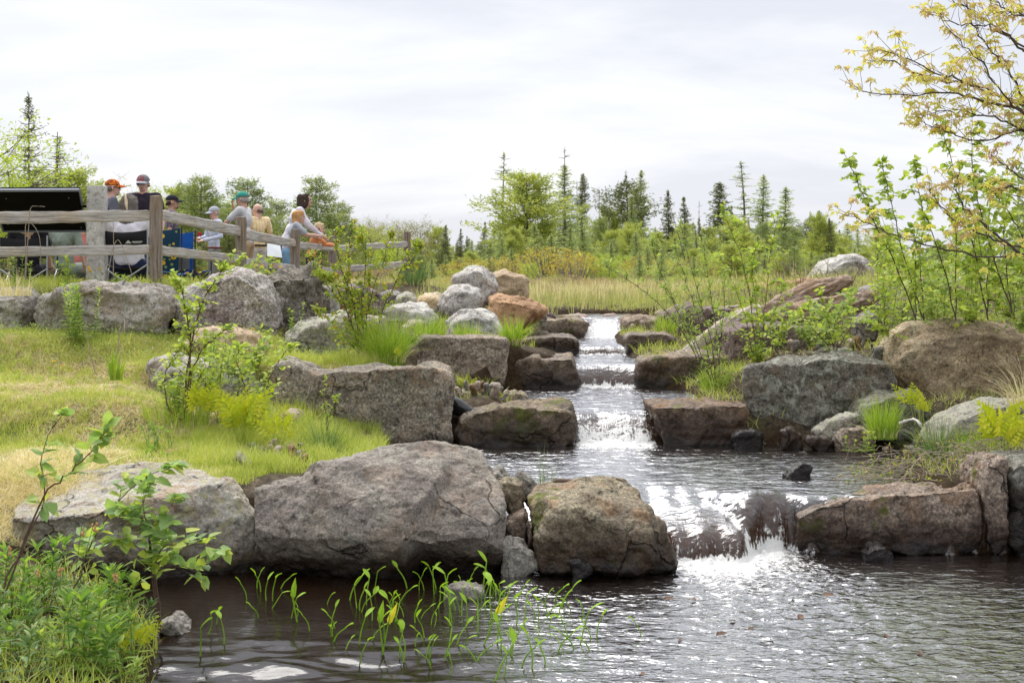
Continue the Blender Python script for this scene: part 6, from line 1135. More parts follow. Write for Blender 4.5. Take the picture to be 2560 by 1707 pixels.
# willow-like stems right of the third spillway
shrub('tall willow-like shrub fanning out from the tuft right of the third spillway',[[(1792,985,15.2),(1745,880,15.3),(1690,770,15.3),(1640,650,15.4),(1630,600,15.4)],[(1788,985,15.2),(1762,850,15.2),(1720,720,15.2),(1690,620,15.2)],[(1800,985,15.2),(1790,820,15.1),(1770,700,15.1),(1760,600,15.1)],[(1785,985,15.3),(1700,820,15.4),(1600,720,15.5),(1500,660,15.6)],
 [(1796,985,15.2),(1800,860,15.2),(1812,760,15.2),(1805,690,15.2)],[(1790,985,15.2),(1730,830,15.2),(1660,720,15.2)],[(1794,985,15.1),(1775,840,15),(1735,700,15),(1700,560,15)]],
 'f','mid',L_=.062,W_=.019,r0=.005,ntw=17,twl=.2,lpt=7,t0=.28,shape='lance',out=.7,updir=.7,stemleaf=16)
shrub('shrub with broad bright leaves on crossing stems above the dark lichened boulder',[[(1890,905,15.6),(1880,780,15.6),(1855,650,15.6),(1825,575,15.6),(1806,525,15.6)],[(1900,905,15.6),(1915,760,15.6),(1925,640,15.5),(1945,540,15.5)],[(1885,900,15.6),(1865,800,15.6),(1830,700,15.6),(1800,640,15.6)],[(1895,900,15.6),(1930,800,15.6),(1960,720,15.6)],[(1905,900,15.7),(1890,760,15.7),(1880,680,15.7),(1890,620,15.7)],[(1880,900,15.6),(1840,820,15.6),(1790,770,15.6)]],
 'f','bright',L_=.076,W_=.046,r0=.005,ntw=17,twl=.22,lpt=5,t0=.2,out=.85,updir=.4,stemleaf=12,bmat=barkr)
shrub('low leafy shrub to the left of the ochre boulder',[[(2085,875,15.3),(2070,800,15.3),(2050,740,15.3)],[(2085,875,15.3),(2095,800,15.2),(2130,740,15.2)],[(2080,880,15.3),(2040,830,15.2),(2000,790,15.2)],[(2090,875,15.3),(2130,820,15.2),(2180,800,15.2)]],'f','bright',L_=.085,W_=.055,r0=.008,ntw=12,twl=.24,lpt=5,t0=.2,stemleaf=10)
def thicket():
    L1=[([(2290,800,13.4),(2250,690,13.2),(2190,560,13.0),(2150,470,12.9),(2112,385,12.8)],'tall outer stem of the thicket reaching furthest left into the sky'),
        ([(2310,800,13.5),(2260,640,13.3),(2225,500,13.1),(2205,405,13.0)],'upright thicket stem with rounded leaves just right of the furthest one'),
        ([(2390,800,13.3),(2350,640,13.1),(2300,500,12.9),(2290,400,12.8)],'thicket stem with big rounded leaves below the oak boughs'),
        ([(2470,800,13.0),(2430,600,12.8),(2385,430,12.6),(2352,305,12.5)],'tallest leafy stem rising into the middle of the oak boughs'),
        ([(2530,780,12.8),(2470,600,12.7),(2432,440,12.6),(2430,295,12.5)],'straight vertical leafy stem close to the reddish twig'),
        ([(2620,780,12.6),(2560,600,12.5),(2500,500,12.4),(2440,430,12.4)],'leafy stem crossing the right edge under the oak boughs')]
    for s,l in L1: shrub(l,[s,[s[0],tuple(np.array(s[1])+(40,-10,.1)),tuple(np.array(s[2])+(95,10,.2))]],'f','bright',L_=.072,W_=.056,r0=.006,ntw=20,twl=.24,lpt=6,t0=.15,out=.8,updir=.55,hang=.45,stemleaf=9)
    for i,(X,Y,D,h,l) in enumerate([(2080,830,14.6,.5,'low leafy bush behind the small dark green boulder'),(2200,815,14.4,.95,'leafy bush at the left foot of the thicket'),(2330,800,14.8,1.0,'leafy bush behind the top of the ochre boulder'),(2440,790,14.6,1.1,'leafy bush in the middle of the thicket floor'),(2560,800,14.2,1.1,'leafy bush at the right edge above the ochre boulder'),
        (2480,740,17,1.2,'bush with pale green leaves before the white jagged boulder'),(2020,850,15.8,.4,'small leafy bush above the flat dark green stone'),(1950,860,16.2,.55,'small leafy bush right of the crossing stems'),(2380,860,16.0,.8,'dense bush right behind the ochre boulder'),(2600,760,15.5,1.3,'dense bush leaving the picture at the right edge'),(2250,800,15.6,.7,'airy bush just left of the ochre boulders top'),(2330,770,17.5,.9,'airy bush between the driftwood and the ochre boulder'),(2420,800,15.3,.75,'airy bush standing close behind the middle of the ochre boulder'),(2520,780,15.2,.9,'airy bush close behind the right part of the ochre boulder'),(2400,730,19.5,1.0,'distant bush left of the white jagged boulder'),(2540,720,19,1.2,'distant bush right of the white jagged boulder')]):
        shrub(l,fan(X,Y,D,6,h*.85,.55),'f','bright' if i%2 else 'mid',L_=.068,W_=.042,r0=.004,ntw=14,twl=.24,lpt=6,t0=.1,out=.9,updir=.3,stemleaf=14,px=False,cat='bush',name='bush')
thicket()
def bare_shrub():
    for X,l in((1960,'leafless brown thorny shrub at the left foot of the pale humped boulder'),(2010,'leafless brown thorny shrub just left of the pale humped boulder'),(2070,'leafless brown thorny shrub in front of the pale humped boulder'),(2120,'leafless brown thorny shrub right in front of the pale humped boulder')):
        st=fan(X,745,19.5,4,.6,.7,dsp=.02); root=empty('bare_shrub',st[0][0],l,'shrub',None); m=MB()
        for s in st:
            s=[st[0][0]]+list(s[1:]); c=curve(s,10,.012); m.tube(c,np.linspace(.006,.002,10),4)
            for _ in range(9): i=rng.integers(2,9); d=nrm(rv(1)[0]+np.array((0,0,.3))); m.tube([c[i],c[i]+d*.12,c[i]+d*.22+rv(1,.03)[0]],(.003,.002,.001),3,caps=False)
        m.build('stems',plain('thorn_brown',(.24,.16,.13),.9),root)
bare_shrub()
def oak():
    D=10.2; root=empty('oak_tree',(5.3,10.4,gz(5.3,10.4)),'young oak with yellow and tan drooping leaves, its boughs entering from the right edge','oak tree')
    tr=MB(); tb_=np.array((5.3,10.4,gz(5.3,10.4))); T=curve([tb_,tb_+np.array((-.1,0,1.2)),P(2790,330,D),P(2760,0,D),P(2740,-350,D)],16); tr.tube(T,np.linspace(.085,.03,16),8); tr.build('trunk',barkg,root)
    limbs=[[(2790,420,D),(2640,330,D),(2560,275,D),(2500,262,D),(2440,250,D),(2395,235,D),(2340,231,D),(2280,240,D),(2170,232,D-.1),(2142,222,D-.1)],[(2790,380,D),(2600,275,D),(2480,235,D+.1),(2400,200,D),(2350,185,D),(2290,155,D),(2230,130,D),(2180,122,D-.1)],
     [(2560,265,D),(2500,240,D+.1),(2420,210,D+.2),(2350,205,D+.2),(2290,180,D+.2),(2220,150,D+.2),(2168,155,D+.2)],[(2770,250,D),(2560,120,D+.2),(2520,90,D+.2),(2450,40,D+.2),(2390,5,D+.2),(2330,-30,D+.2)],[(2790,420,D),(2600,300,D-.1),(2530,190,D-.1),(2480,130,D-.1),(2430,60,D-.1),(2410,-20,D-.1)],
     [(2560,130,D+.1),(2500,80,D+.1),(2440,62,D+.1),(2380,55,D+.1),(2320,25,D+.1)],[(2790,440,D),(2620,350,D),(2500,300,D),(2430,285,D),(2370,278,D),(2290,290,D)],[(2640,330,D),(2540,270,D-.2),(2450,150,D-.3),(2365,68,D-.3)],[(2780,150,D),(2640,60,D),(2540,30,D+.1),(2460,-10,D+.1),(2400,-60,D)],
     [(2790,520,D),(2660,400,D),(2560,330,D),(2480,350,D),(2400,340,D),(2340,320,D),(2300,300,D)],[(2700,700,D-.4),(2620,640,D-.4),(2560,640,D-.4),(2450,640,D-.4),(2380,625,D-.4),(2300,608,D-.4),(2220,582,D-.4),(2160,552,D-.4),(2112,535,D-.4)],[(2620,640,D-.4),(2500,602,D-.3),(2400,560,D-.3),(2340,500,D-.3),(2330,470,D-.3)],[(2560,640,D-.4),(2460,560,D-.5),(2400,500,D-.5),(2390,440,D-.5)],[(2700,560,D),(2600,480,D),(2520,420,D),(2470,380,D)],[(2780,560,D),(2640,520,D+.1),(2540,470,D+.1),(2480,480,D+.1)],[(2790,60,D),(2660,20,D),(2560,40,D-.1),(2500,30,D-.1)]]
    fo=MB(); LP=[];LD=[];LS=[];VV=[]
    for i,l in enumerate(limbs):
        w=np.array([P(*q) for q in l]); c=curve(w,26,.008); ln=np.linalg.norm(np.diff(c,axis=0),axis=1).sum(); r0=.014 if i<1 else .0095
        m=MB(); m.tube(c,np.linspace(r0,.0025,26),6)
        n=int(ln*17)
        for j in range(n):
            t=.25+.75*(j+rng.random())/n; a=min(int(t*25),24); p=c[a]; d=nrm(nrm(c[a+1]-c[a])*.8+rv(1,.75)[0]+np.array((0,0,.25))); L2=rng.uniform(.08,.3)*(1.15-.5*t); q=np.array([p+d*L2*u+np.array((0,0,.03))*u*u for u in(0,.5,1)])+rv(3,.008); m.tube(q,(.0025,.0018,.0010),4,caps=False)
            if rng.random()<.18: continue
            for ce in([q[-1]] if rng.random()<.6 else [q[-1],q[1]]):
                k=rng.integers(4,9); a0=rng.uniform(0,6.28); vb=rng.random()
                for z in range(k): an=a0+z*6.28/k; LP.append(ce+rv(1,.008)[0]); LD.append((math.cos(an)*.75,math.sin(an)*.75,-.55+.6*rng.random())); LS.append(rng.uniform(.035,.075)); VV.append(np.clip(vb+rng.normal()*.15,0,1))
        for z in range(7): LP.append(c[-1]+rv(1,.01)[0]); LD.append(rv(1)[0]+np.array((-.5,0,-.3))); LS.append(.06); VV.append(.4)
        m.build('limb',bark,root)
    LS=np.array(LS); leaves(fo,LP,LD,rv(len(LP),.6)+np.array((0,-.3,.8)),LS,LS*.62,np.array(VV),'oak',.22); fo.build('foliage',LM['oak'],root)
oak()
def red_sprig():
    m=MB(); c=curve([P(2525,357,10.6),P(2500,362,10.6),P(2485,378,10.6),P(2475,398,10.6)],8); r=empty('dead_pine_sprig',c[0],'rust-red dead pine sprig hanging under the oak boughs at the right edge','pine sprig'); m.tube(c,.002,4)
    k=160; i=rng.integers(0,8,k); p=c[i]; leaves(m,p,rv(k)+np.array((0,0,-.3)),rv(k),.025,.0025,rng.random(k),'spray'); m.build('needles',plain('needle_rust',(.60,.13,.05),.8),r)
red_sprig()
def edge_pine():
    r=tree('pinedark',2700,60,15.5,.9,'dark conifer glimpsed behind the oak boughs at the right edge',v=1)
edge_pine()
# tufts
tuft('tall bright green sedge tuft spilling over the corner between the granite blocks',965,905,14.6,620,.62,1.0,.006,'sedge',.20,'sedge tuft','sedge_tuft',60)
tuft('second sedge clump just right of the tall one, above the pale granite block',1075,845,16.9,260,.34,.8,.007,'sedge',.18,'sedge tuft','sedge_tuft',20)
tuft('short green blades in front of the pale dome-shaped boulder',1168,842,17.0,110,.24,.6,.008,'sedge',.16,'grass tuft','grass_tuft')
tuft('dark green drooping sedge with a skirt of dead straw beside the brown step block',1282,862,17.0,230,.40,1.1,.010,'sedge',.10,'sedge tuft','sedge_tuft',120)
tuft('dark thin rush tuft in front of the big granite block',815,1150,12.2,260,.42,1.1,.004,'rush',.10,'rush tuft','rush_tuft',30)
tuft('bright green sedge tuft left of the pale sloping slab on the right bank',2205,1090,12.9,380,.42,.7,.006,'sedge',.13,'sedge tuft','sedge_tuft',60)
tuft('dark spiky rush tuft rising from the twig tangle on the right bank',2345,1165,11.8,260,.50,1.0,.005,'rush',.08,'rush tuft','rush_tuft',10)
tuft('soft green grass clump right of the dark spiky rush',2440,1130,12.0,200,.30,1.1,.005,'sedge',.15,'grass tuft','grass_tuft',10)
tuft('grass clump growing round the willow-like stems',1790,985,15.2,330,.33,1.0,.006,'sedge',.14,'grass tuft','grass_tuft',80)
tuft('green grass tuft under the last fence post',1035,712,26,220,.42,.6,.012,'rush',.25,'grass tuft','grass_tuft',40)
tuft('long arching straw-coloured grass at the right edge below the ochre boulder',2545,1010,11.5,60,.55,2.0,.005,'straw',.10,'dry grass tuft','dry_grass_tuft',curl=1.2,lean=(-.5,0))
tuft('green grass blades beside the purple-brown block at the top right of the steps',1665,825,19.5,150,.28,.8,.008,'sedge',.15,'grass tuft','grass_tuft',20)
tuft('thin grass blades on the gravel spit',1205,1010,14.6,90,.20,.8,.005,'sedge',.2,'grass tuft','grass_tuft')
tuft('fine reedy blades at the water edge behind the gap stones',1365,1215,10.9,26,.32,.35,.004,'rush',.08,'reed tuft','reed_tuft')
tuft('clump of upright blades in the middle of the lawn',290,945,13.6,60,.34,.5,.012,'sedge',.06,'grass tuft','grass_tuft')
tuft('tangle of bleached dry grass in the notch beside the rust-coloured stone',555,1175,11.2,260,.22,1.8,.004,'straw',.16,'dry grass tuft','dry_grass_tuft',curl=1.6)
tuft('pale dead grass draped over the left end of the pale flat-topped boulder',75,1215,10.9,340,.20,1.9,.005,'straw',.25,'dry grass tuft','dry_grass_tuft',curl=1.6)
tuft('dead grass hanging over the wall boulder at the left edge',30,735,15.3,160,.30,1.6,.006,'straw',.2,'dry grass tuft','dry_grass_tuft',curl=1.8)
tuft('grass fringe at the left foot of the sapling by the lawn edge',440,1060,12.7,260,.30,.7,.006,'sedge',.30,'grass tuft','grass_tuft',20)
tuft('grass fringe below the yellow-green ferns',600,1150,11.9,300,.24,.6,.006,'sedge',.35,'grass tuft','grass_tuft',20)
tuft('green grass around the cobbles above the largest boulder',700,1165,11.6,240,.18,.7,.005,'sedge',.3,'grass tuft','grass_tuft')
# ferns and weeds
frond_plant('cluster of yellow-green ferns at the foot of the leaning sapling',600,1120,12.2,20,.48,spread=.7)
frond_plant('yellow-green fern spilling toward the largest boulder',700,1130,11.9,10,.34,spread=.8)
frond_plant('yellow-green fern at the root of the slender sapling',500,1075,12.4,8,.42,spread=.6)
frond_plant('large yellow-green fern clump behind the lichened upright blocks at right',2500,1165,11.0,16,.50,spread=.7)
frond_plant('yellow-green fern beside the bright sedge tuft on the right bank',2300,1060,12.9,7,.36,spread=.6)
frond_plant('small yellow-green fern at the edge of the granite block below the sedge',985,905,14.2,4,.16,spread=.8)
frond_plant('bright fern fronds at the water edge in the lower left corner',330,1650,7.3,9,.22,spread=.9)
frond_plant('small fern on the gravel spit',1165,985,14.7,4,.18,spread=.9)
for l,X,Y,D,n,h,L_,mt in [('lance-leaved plant in front of the long split-faced wall boulder',190,845,14.9,16,.50,.11,'mid'),('leafy green plant left of the leaning sapling',540,960,13.4,12,.45,.08,'mid'),('dark green leafy plant in the middle of the lawn edge',385,1130,11.8,8,.24,.09,'lance'),('second dark leafy plant below the one on the lawn edge',395,1165,11.4,6,.14,.08,'lance'),
  ('small green plant in front of the hollow-faced dark boulder',722,850,15.6,4,.36,.07,'mid'),('tall weed growing under the information panel',60,735,16.3,9,.42,.08,'mid'),('broad-leaved weed between the panel and the granite post',165,735,16.3,9,.38,.10,'bright'),('weed with pointed leaves left of the nearest fence post',300,735,16.3,8,.22,.09,'mid'),('weed right of the nearest fence post',450,735,16.3,8,.22,.09,'mid'),
  ('green weeds on the sloping ground above the dark boulder',2060,862,15.4,10,.25,.08,'bright'),('weeds beside the flat grey stones right of the gravelly bank',2150,1130,12.6,8,.16,.06,'bright'),('leafy weed at the right edge beside the ochre boulder',2590,900,13.0,8,.5,.08,'mid')]:
    weed(l,X,Y,D,n,h,L_,L_*.24,mt)
def corner_weeds():
    src=[weed('x',0,1600,7.4,4,.30,.15,.040,'lance',spread=.05,top=.7),weed('x',60,1600,7.4,4,.25,.14,.036,'lance',spread=.06,top=.6),weed('x',90,1600,7.4,4,.22,.12,.030,'rush',spread=.06,top=.7),weed('x',30,1600,7.4,4,.20,.09,.028,'mid',spread=.05)]
    pos=[(15,1500,7.9),(95,1490,8.0),(170,1480,8.1),(245,1490,8.1),(300,1500,8.2),(40,1560,7.5),(130,1550,7.6),(215,1545,7.7),(285,1550,7.7),(0,1620,7.15),(70,1630,7.2),(150,1620,7.25),(225,1610,7.3),(295,1615,7.3),(30,1690,6.9),(110,1700,6.9),(190,1690,6.95),(255,1700,6.95),(340,1560,7.8),(60,1470,8.3),(140,1450,8.5),(0,1440,8.5),(-40,1560,7.5),(350,1700,6.95)]
    names=['in the bottom left corner','beside it']
    for i,(X,Y,D) in enumerate(pos):
        s=src[i%4]; x=(X-1280)*D/F; loc=(x,D,gz(x,D)-.01); l='lance-leaved weed in the thick clump filling the lower left corner'
        if i<4: s.location=loc; s.rotation_euler=(0,0,R_.uniform(0,6)); s['label']=l; s['group']='corner weeds'; s.scale=(1,)*3
        else: copytree(s,loc,R_.uniform(0,6),R_.uniform(.8,1.15),l,'corner weeds')
corner_weeds()
def seedheads():
    for i,(X0,Y0,X1,Y1,D,l) in enumerate([(170,1560,205,1325,7.6,'dry stem with a tan seed cluster left of the leafy sapling'),(190,1560,238,1310,7.65,'dry stem with the highest tan seed cluster'),(5,1520,22,1370,7.4,'dry stem with a tan seed cluster at the very left edge'),(120,1560,150,1420,7.5,'dry stem with a drooping tan seed cluster above the weeds'),(60,1570,98,1425,7.5,'dry stem with tan pods low at the left'),(250,1560,288,1435,7.5,'dry stem with tan pods and a red tip at the edge of the sapling')]):
        a,b=P(X0,Y0,D),P(X1,Y1,D); r=empty('dried_flower',a,l,'dried flower'); m=MB(); m.tube(curve([a,(a+b)/2+rv(1,.01)[0],b+np.array((0,0,.03)),b+np.array((.012,0,.02)),b],12),.0016,4); m.build('stem',deadw,r); m=MB()
        for k in range(6): m.ell(b+rv(1,.006)[0]+np.array((0,0,-.007*k)),(.0065,.0065,.010),.5,7,5)
        m.build('seed_head',plain('seed_tan' if i==0 else 'seed_tan',(.62,.36,.15),.8,.15,90),r)
seedheads()
# dandelions
def dandelions():
    src=None
    for i,(X,Y,D) in enumerate([(222,672,16.3),(250,675,16.3),(226,680,16.3),(468,684,16.4),(500,683,16.4),(412,694,16.3),(600,672,17.2),(620,676,17.2),(655,670,17.4),(680,668,17.5),(256,718,15.9),(135,905,14.0),(157,915,13.9),(632,824,15.0),(825,685,19),(842,695,19),(840,690,18.5),(960,713,18.5),(964,722,18.5),(810,893,14.5),(826,905,14.4),(700,672,17.6),(640,667,17.3)]):
        p=P(X,Y,D); x,d=p[0],p[1]; g=gz(x,d); 
        if src is None:
            src=empty('dandelion',p,'yellow dandelion flower in the grass','flower','dandelions'); m=MB(); m.tube([(0,0,-.16),(0,0,0)],.002,4); m.build('stem',LM['grass'],src,origin=(0,0,0)); m=MB(); k=40; a=rng.uniform(0,6.28,k); leaves(m,np.zeros((k,3)),np.stack([np.cos(a),np.sin(a),rng.uniform(.1,.9,k)],1),np.tile((0,0,1.),(k,1)),.026,.010,rng.random(k),'quad',.05); m.build('petals',LM['yellow'],src,origin=(0,0,0)); o=src
        else: o=copytree(src,p,R_.uniform(0,6))
        s=max(.35,min(3.,(p[2]-g)/.16)); o.scale=(1.0,1.0,s) if True else (1,1,1)
dandelions()
# water plants
def rushes():
    protos=[]
    for v in range(7):
        r=empty('water_plant',(0,0,0),'x','water plant','young water plants'); st=MB(); lf=MB(); h=.07+.014*v; lx=rng.normal()*.03
        e=np.array((lx,rng.normal()*.02,h)); c=curve([(0,0,-.06),(lx*.3,0,h*.4),e],8); st.tube(c,np.linspace(.0042,.003,8),6); st.build('stem',LM['water'],r,origin=(0,0,0))
        sd=1 if lx>0 else -1; L_=.045+.006*v; V=[];n=7
        for i in range(n):
            t=i/(n-1); w=math.sin(math.pi*min(1,t*.92+.08))**.8*(.009+.0018*v); cc=e+np.array((sd*L_*t*.7,0,L_*(t*.95-.35*t*t))); V+=[cc+np.array((0,-w,.006)),cc,cc+np.array((0,w,.006))]
        Q=[q for i in range(n-1) for q in((i*3,i*3+1,i*3+4,i*3+3),(i*3+1,i*3+2,i*3+5,i*3+4))]
        lf.add(V,Q,None,.6); rot=None
        lf.build('leaf',LM['water'],r,origin=(0,0,0)); protos.append(r)
    pts=[(612,1430),(640,1470),(655,1478),(620,1500),(665,1500),(680,1520),(728,1545),(745,1540),(700,1470),(650,1545),(540,1560),(520,1585),(560,1610),(500,1640),(830,1590),(840,1570),(830,1605),(870,1500),(905,1530),(930,1550),(935,1480),(985,1515),(1000,1500),(1020,1470),(1045,1475),(1060,1475),(1085,1485),(1090,1470),(1010,1540),(1035,1555),(1050,1545),(1075,1560),(1095,1520),(1110,1500),(1130,1510),(1150,1470),(1170,1460),(1190,1490),(1200,1500),(1215,1520),(1235,1475),(1250,1495),(1265,1500),(1275,1520),(1290,1510),(1180,1560),(1195,1580),(1165,1570),(1230,1540),(1340,1545),(1360,1510),(1385,1500),(1400,1520),(1365,1530),(1310,1560),(1345,1560),(1460,1540),(1395,1535),(1355,1620),(1390,1630),(1410,1630),(1420,1590),(1450,1610),(1475,1625),(1480,1600),(1440,1620),(1300,1665),(1330,1670),(1260,1690),(1240,1700),(1190,1650),(1130,1680),(1080,1665),(1140,1610),(960,1600),(975,1560),(1000,1640),(1010,1650),(1060,1600),(1255,1620),(1275,1640),(1290,1560),(1150,1530),(1130,1555)]
    pts+=[(R_.gauss(1120,200),R_.uniform(1480,1690)) for _ in range(46)]
    for i,(X,Y) in enumerate(pts):
        D=HC*F/(Y-YH); p=np.array(((X-1280)*D/F,D,0.0)); l='young water plant with a small rolled leaf in the lower pool shallows'
        s=protos[i%7]; sc=R_.uniform(.75,1.3); rz=R_.choice([R_.gauss(0,.5),R_.gauss(3.1,.5)])
        if i<7: s.location=p; s.rotation_euler=(R_.gauss(0,.18),R_.gauss(0,.18),rz); s.scale=(sc,)*3; s['label']=l
        else:
            o=copytree(s,p,rz,sc,l); o.rotation_euler=(R_.gauss(0,.18),R_.gauss(0,.18),rz)
    for X0,Y0,X1,Y1,D,l in [(955,1640,975,1535,7.75,'water plant with one broad yellowing upright leaf'),(1205,1600,1250,1510,7.9,'water plant with a long yellow leaf tip'),(745,1555,728,1475,8.4,'water plant with a pale split blade left of the broad yellow leaf'),(960,1640,945,1530,7.7,'dark thick stem beside the broad yellowing leaf')]:
        a,b=P(X0,Y0,D),P(X1,Y1,D); a[2]=-.03; r=empty('water_plant',a,l,'water plant'); m=MB(); m.tube([a,(a+b)/2,b],(.005,.0045,.003),6); m.build('stem',LM['water'],r); m=MB(); d=b-a
        leaves(m,[b-d*.25],[nrm(d)+np.array((.3,0,.2))],[(0,-1,.3)],.13,.036,1.0 if l.endswith('yellowing upright leaf') or l.endswith('yellow leaf tip') else .5,'broad',.1); m.build('leaf',LM['water'],r)
rushes()
# logs, pipe, twigs
logm=woodmat('driftwood',(.56,.49,.42),(3,3,3)); logd=woodmat('driftwood_dark',(.40,.31,.245),(1.2,4,6))
def log(label,pts,rad,mat,name='driftwood_log',cat='driftwood',amp=.03,flat=1):
    c=curve([P(*q) for q in pts],18); r=np.interp(np.linspace(0,1,18),np.linspace(0,1,len(rad)),rad); m=MB(); m.tube(c,r,20); me=m.mesh('t'); me=voxmesh(me,.02,1); V=get_co(me); Nn=get_no(me); ax=nrm(c[-1]-c[0]); t=V@ax; q=V-np.outer(t,ax)
    V=V+Nn*(fbm(q*22+np.outer(t,ax)*1.5,3)*amp)[:,None]; org=V.mean(0); org[2]=V[:,2].min(); me.vertices.foreach_set('co',(V-org).astype(np.float32).ravel()); me.polygons.foreach_set('use_smooth',np.ones(len(me.polygons),bool)); me.update(); me.materials.clear(); me.materials.append(mat); o=bpy.data.objects.new(name,me); o.location=org; link(o); tag(o,label,cat); return o
log('pale weathered log curving down to the third spillway',[(1700,893,17.6),(1760,850,17.8),(1840,800,18),(1900,775,18.3)],(.06,.08,.10,.09),logm)
log('broad splintered dark driftwood plank rising to the right',[(1880,800,18.6),(1960,760,18.7),(2050,725,18.8),(2130,700,18.9)],(.05,.13,.15,.05),logd,amp=.05)
log('long grey driftwood trunk under the splintered plank',[(1900,815,18.1),(2000,785,18.2),(2110,762,18.3),(2200,735,18.6)],(.08,.15,.13,.06),logd,amp=.05)
log('thin dark driftwood branch behind the thicket stems',[(2300,700,19),(2360,722,19),(2430,735,19),(2480,750,19)],(.04,.07,.06,.03),logd)
log('small pale branch lying above the purple-brown block',[(1720,795,20),(1780,775,20),(1850,765,20)],(.02,.03,.02),logm,amp=.01)
log('white peeled branch bending over the right bank like a hook',[(2245,1062,12.4),(2258,1054,12.4),(2285,1048,12.4),(2300,1060,12.3),(2312,1090,12.3)],(.010,.017,.018,.016,.008),plain('white_branch',(.62,.58,.54),.8,.1,20),name='branch',cat='branch',amp=.004)
log('thin pale stick standing upright in front of the split-faced wall boulder',[(309,838,14.9),(312,805,14.9),(316,782,14.9)],(.010,.009,.007),plain('stick_pale',(.60,.50,.38),.8),name='stick',cat='stick',amp=.002)
log('dark stick jutting from the shallows of the lower pool',[(660,1532,8.5),(720,1575,8.2),(782,1618,7.9)],(.004,.006,.008),deadw,name='stick',cat='stick',amp=.001)
log('dark waterlogged branch lying behind the tan mossy block',[(1365,1214,11.2),(1400,1205,11.2),(1450,1207,11.2),(1500,1212,11.2)],(.02,.03,.03,.015),deadw,name='branch',cat='branch',amp=.01)
o=log('black plastic drain pipe poking out beside the big granite block',[(1120,1005,13.95),(1145,1018,13.9),(1170,1030,13.85),(1195,1034,13.8)],(.085,.085,.07,.03),plain('black_plastic',(.010,.010,.011),.25,.05),name='drain_pipe',cat='pipe',amp=.006)
def tangle():
    root=empty('brush_pile',P(2300,1210,11.3),'tangle of dead grey twigs and roots hanging over the brown slab on the right bank','brush pile'); m=MB(); fo=MB(); LP=[]
    for i in range(230):
        X=rng.uniform(2150,2470); Y=rng.uniform(1135,1225)-(X<2230)*10; D=11.0+(1225-Y)/90*1.0+rng.uniform(-.1,.1); p=P(X,Y,D); z=gz(p[0],p[1]); p[2]=max(z,.4)+rng.uniform(0,.14); L_=rng.uniform(.1,.45); a=rng.uniform(0,6.28); d=np.array((math.cos(a),math.sin(a)*.7,rng.normal()*.25)); c=curve([p,p+d*L_*.5+rv(1,.04)[0],p+d*L_+rv(1,.05)[0]-np.array((0,0,.05))],7); m.tube(c,np.linspace(1,.4,7)*rng.uniform(.0015,.006 if rng.random()<.3 else .003),4,caps=False)
        if rng.random()<.5:
            for _ in range(5): LP.append(c[rng.integers(1,7)])
    m.build('twigs',twigd,root); LP=np.array(LP); leaves(fo,LP,rv(len(LP))+np.array((0,0,.7)),rv(len(LP),.5)+np.array((0,0,1.)),.028,.012,rng.random(len(LP)),'broad'); fo.build('leaves',LM['small'],root)
    for l,pts,r in [('long bare twig reaching left over the middle pool',[(2420,1120,12),(2330,1140,11.8),(2230,1170,11.6),(2190,1190,11.5)],.006),('grey forked branch in the middle of the tangle',[(2330,1130,11.8),(2290,1150,11.7),(2260,1190,11.4),(2230,1215,11.2)],.008),('white peeled stick lying in the tangle',[(2395,1145,11.6),(2410,1165,11.5),(2440,1195,11.3)],.010)]:
        c=curve([P(*q) for q in pts],10,.006); r0=empty('twig',c[-1],l,'twig'); mm=MB(); mm.tube(c,np.linspace(r,r*.4,10),5)
        for _ in range(6): i=rng.integers(2,9); d=rv(1,1)[0]; mm.tube([c[i],c[i]+nrm(d)*.09],(r*.4,r*.2),3)
        mm.build('wood',twigd if 'white' not in l else bpy.data.materials['white_branch'],r0)
    root=empty('root_mat',P(2460,1240,10.6),'curtain of fine brown roots hanging in the crack between slab and upright block','roots'); m=MB()
    for i in range(70):
        p=P(rng.uniform(2450,2472),rng.uniform(1215,1240),10.45); m.tube(curve([p,p+np.array((rng.normal()*.01,-.02,-.2)),p+np.array((rng.normal()*.03,-.03,-rng.uniform(.25,.42)))],7,.004),.0018,3,caps=False)
    m.build('roots',deadw,root)
tangle()
def arcs():
    for l,pts in [('arched dry stem in front of the seated woman in white',[(268,705,16.2),(278,640,16.2),(290,603,16.2),(303,610,16.2),(325,670,16.2),(330,690,16.2)]),('dry stem hooked over the lower rail under the information panel',[(62,700,16.2),(64,640,16.2),(64,562,16.2),(80,560,16.2),(98,590,16.2),(102,640,16.2),(100,660,16.2)]),('dry bent stem rising in front of the black panel',[(64,700,16.25),(72,560,16.25),(77,520,16.25),(92,516,16.25),(112,517,16.25)]),('thin dry stem standing in front of the upper rail',[(283,690,16.2),(284,620,16.2),(283,556,16.2)]),('long thin dry stem in the lawn',[(238,935,13.7),(222,860,13.7),(213,800,13.7)]),('second thin stem beside the blades in the lawn',[(298,945,13.6),(296,860,13.6),(300,810,13.6),(285,785,13.6),(245,765,13.6)])]:
        c=curve([P(*q) for q in pts],20); r=empty('dead_reed',c[0],l,'dead reed'); m=MB(); m.tube(c,np.linspace(.007,.004,20)*.8,5); m.build('stem',twigd,r)
arcs()
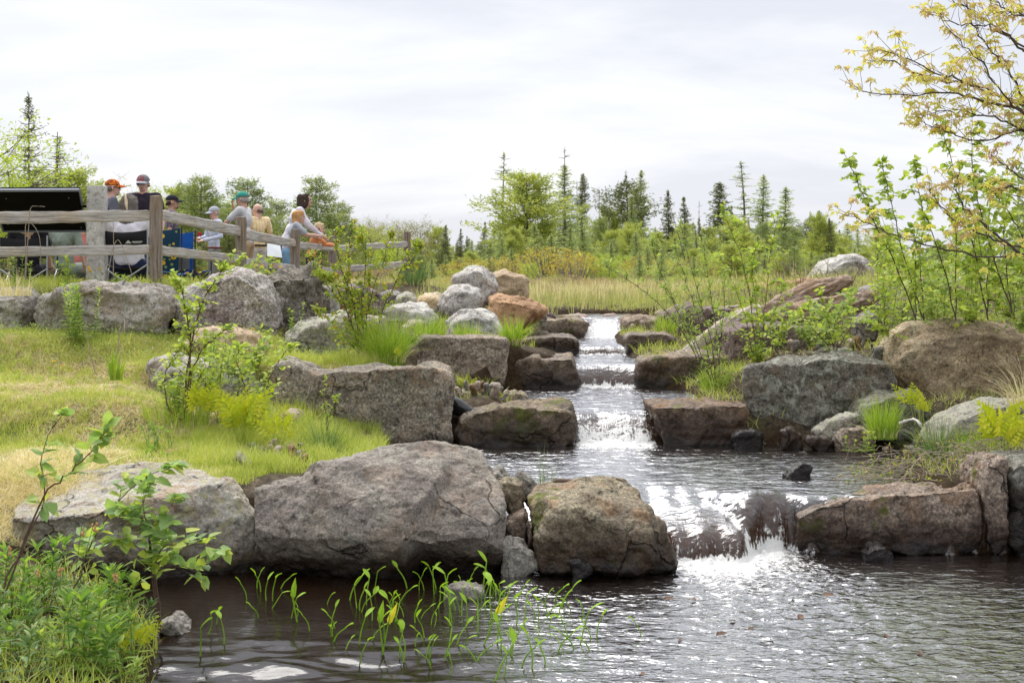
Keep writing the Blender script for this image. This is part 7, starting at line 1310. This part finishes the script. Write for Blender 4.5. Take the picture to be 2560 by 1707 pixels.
def floaters():
    src=None
    for i,(X,Y) in enumerate([(1660,1500),(1730,1500),(1840,1555),(1995,1550),(1985,1495),(2055,1490),(1790,1590),(1700,1605),(1600,1685),(1935,1610),(2215,1595),(1585,1620),(2300,1640),(1870,1575)]):
        D=HC*F/(Y-YH); p=((X-1280)*D/F,D,.004)
        if src is None:
            src=empty('floating_leaf',p,'dark dead leaf sticking out of the rippled lower pool','dead leaf','floating leaves'); m=MB(); leaves(m,[(0,0,0)],[(.6,0,.35)],[(0,-.5,1)],.07,.035,.5,'broad',.5); m.build('blade',deadw,src,origin=(0,0,0)); 
        else: o=copytree(src,p,R_.uniform(0,6),R_.uniform(.4,1.3))
floaters()
def gravel():
    m=rk['grey']; src=[]
    pr=[rock('loose stone among the rubble beside the stream',[(0,10),(-12,2),(-8,-9),(6,-10),(13,0),(8,9)],12,.07,rk[k],prof='chunk',sm=1,amp=.008,facet=.03,name='rubble_stone',cat='stone',group='rubble stones beside the stream',seed=s) for s,k in((1,'grey'),(2,'pink'),(3,'rust'),(4,'grey'))]
    spots=[(rng.uniform(1130,1330),rng.uniform(965,1018)) for _ in range(34)]; pl=[(X,Y,15.4-(Y-965)/53*1.0) for X,Y in spots]
    pl+=[(rng.uniform(600,760),rng.uniform(1130,1180),12.0-(i%7)*.1) for i in range(22)]
    pl+=[(rng.uniform(1300,1520),rng.uniform(783,800),21.8) for _ in range(26)]+[(rng.uniform(1250,1330),rng.uniform(1180,1420),10.2) for _ in range(8)]
    pl+=[(rng.uniform(1900,2300),rng.uniform(1095,1110),13.4) for _ in range(20)]+[(rng.uniform(2250,2560),rng.uniform(1060,1180),12.2) for _ in range(26)]+[(rng.uniform(1900,2300),rng.uniform(850,880),15.6) for _ in range(24)]+[(rng.uniform(1560,1720),rng.uniform(785,830),21.2) for _ in range(20)]
    for i,(X,Y,D) in enumerate(pl):
        x=(X-1280)*D/F; z=gz(x,D); s=pr[i%4]; sc=R_.uniform(.25,.95)
        if i<4: o=s
        else: o=s.copy(); COL.objects.link(o)
        o.location=(x,D,z-.02*sc); o.rotation_euler=(R_.uniform(-.5,.5),R_.uniform(-.5,.5),R_.uniform(0,6)); o.scale=(sc,)*3
gravel()
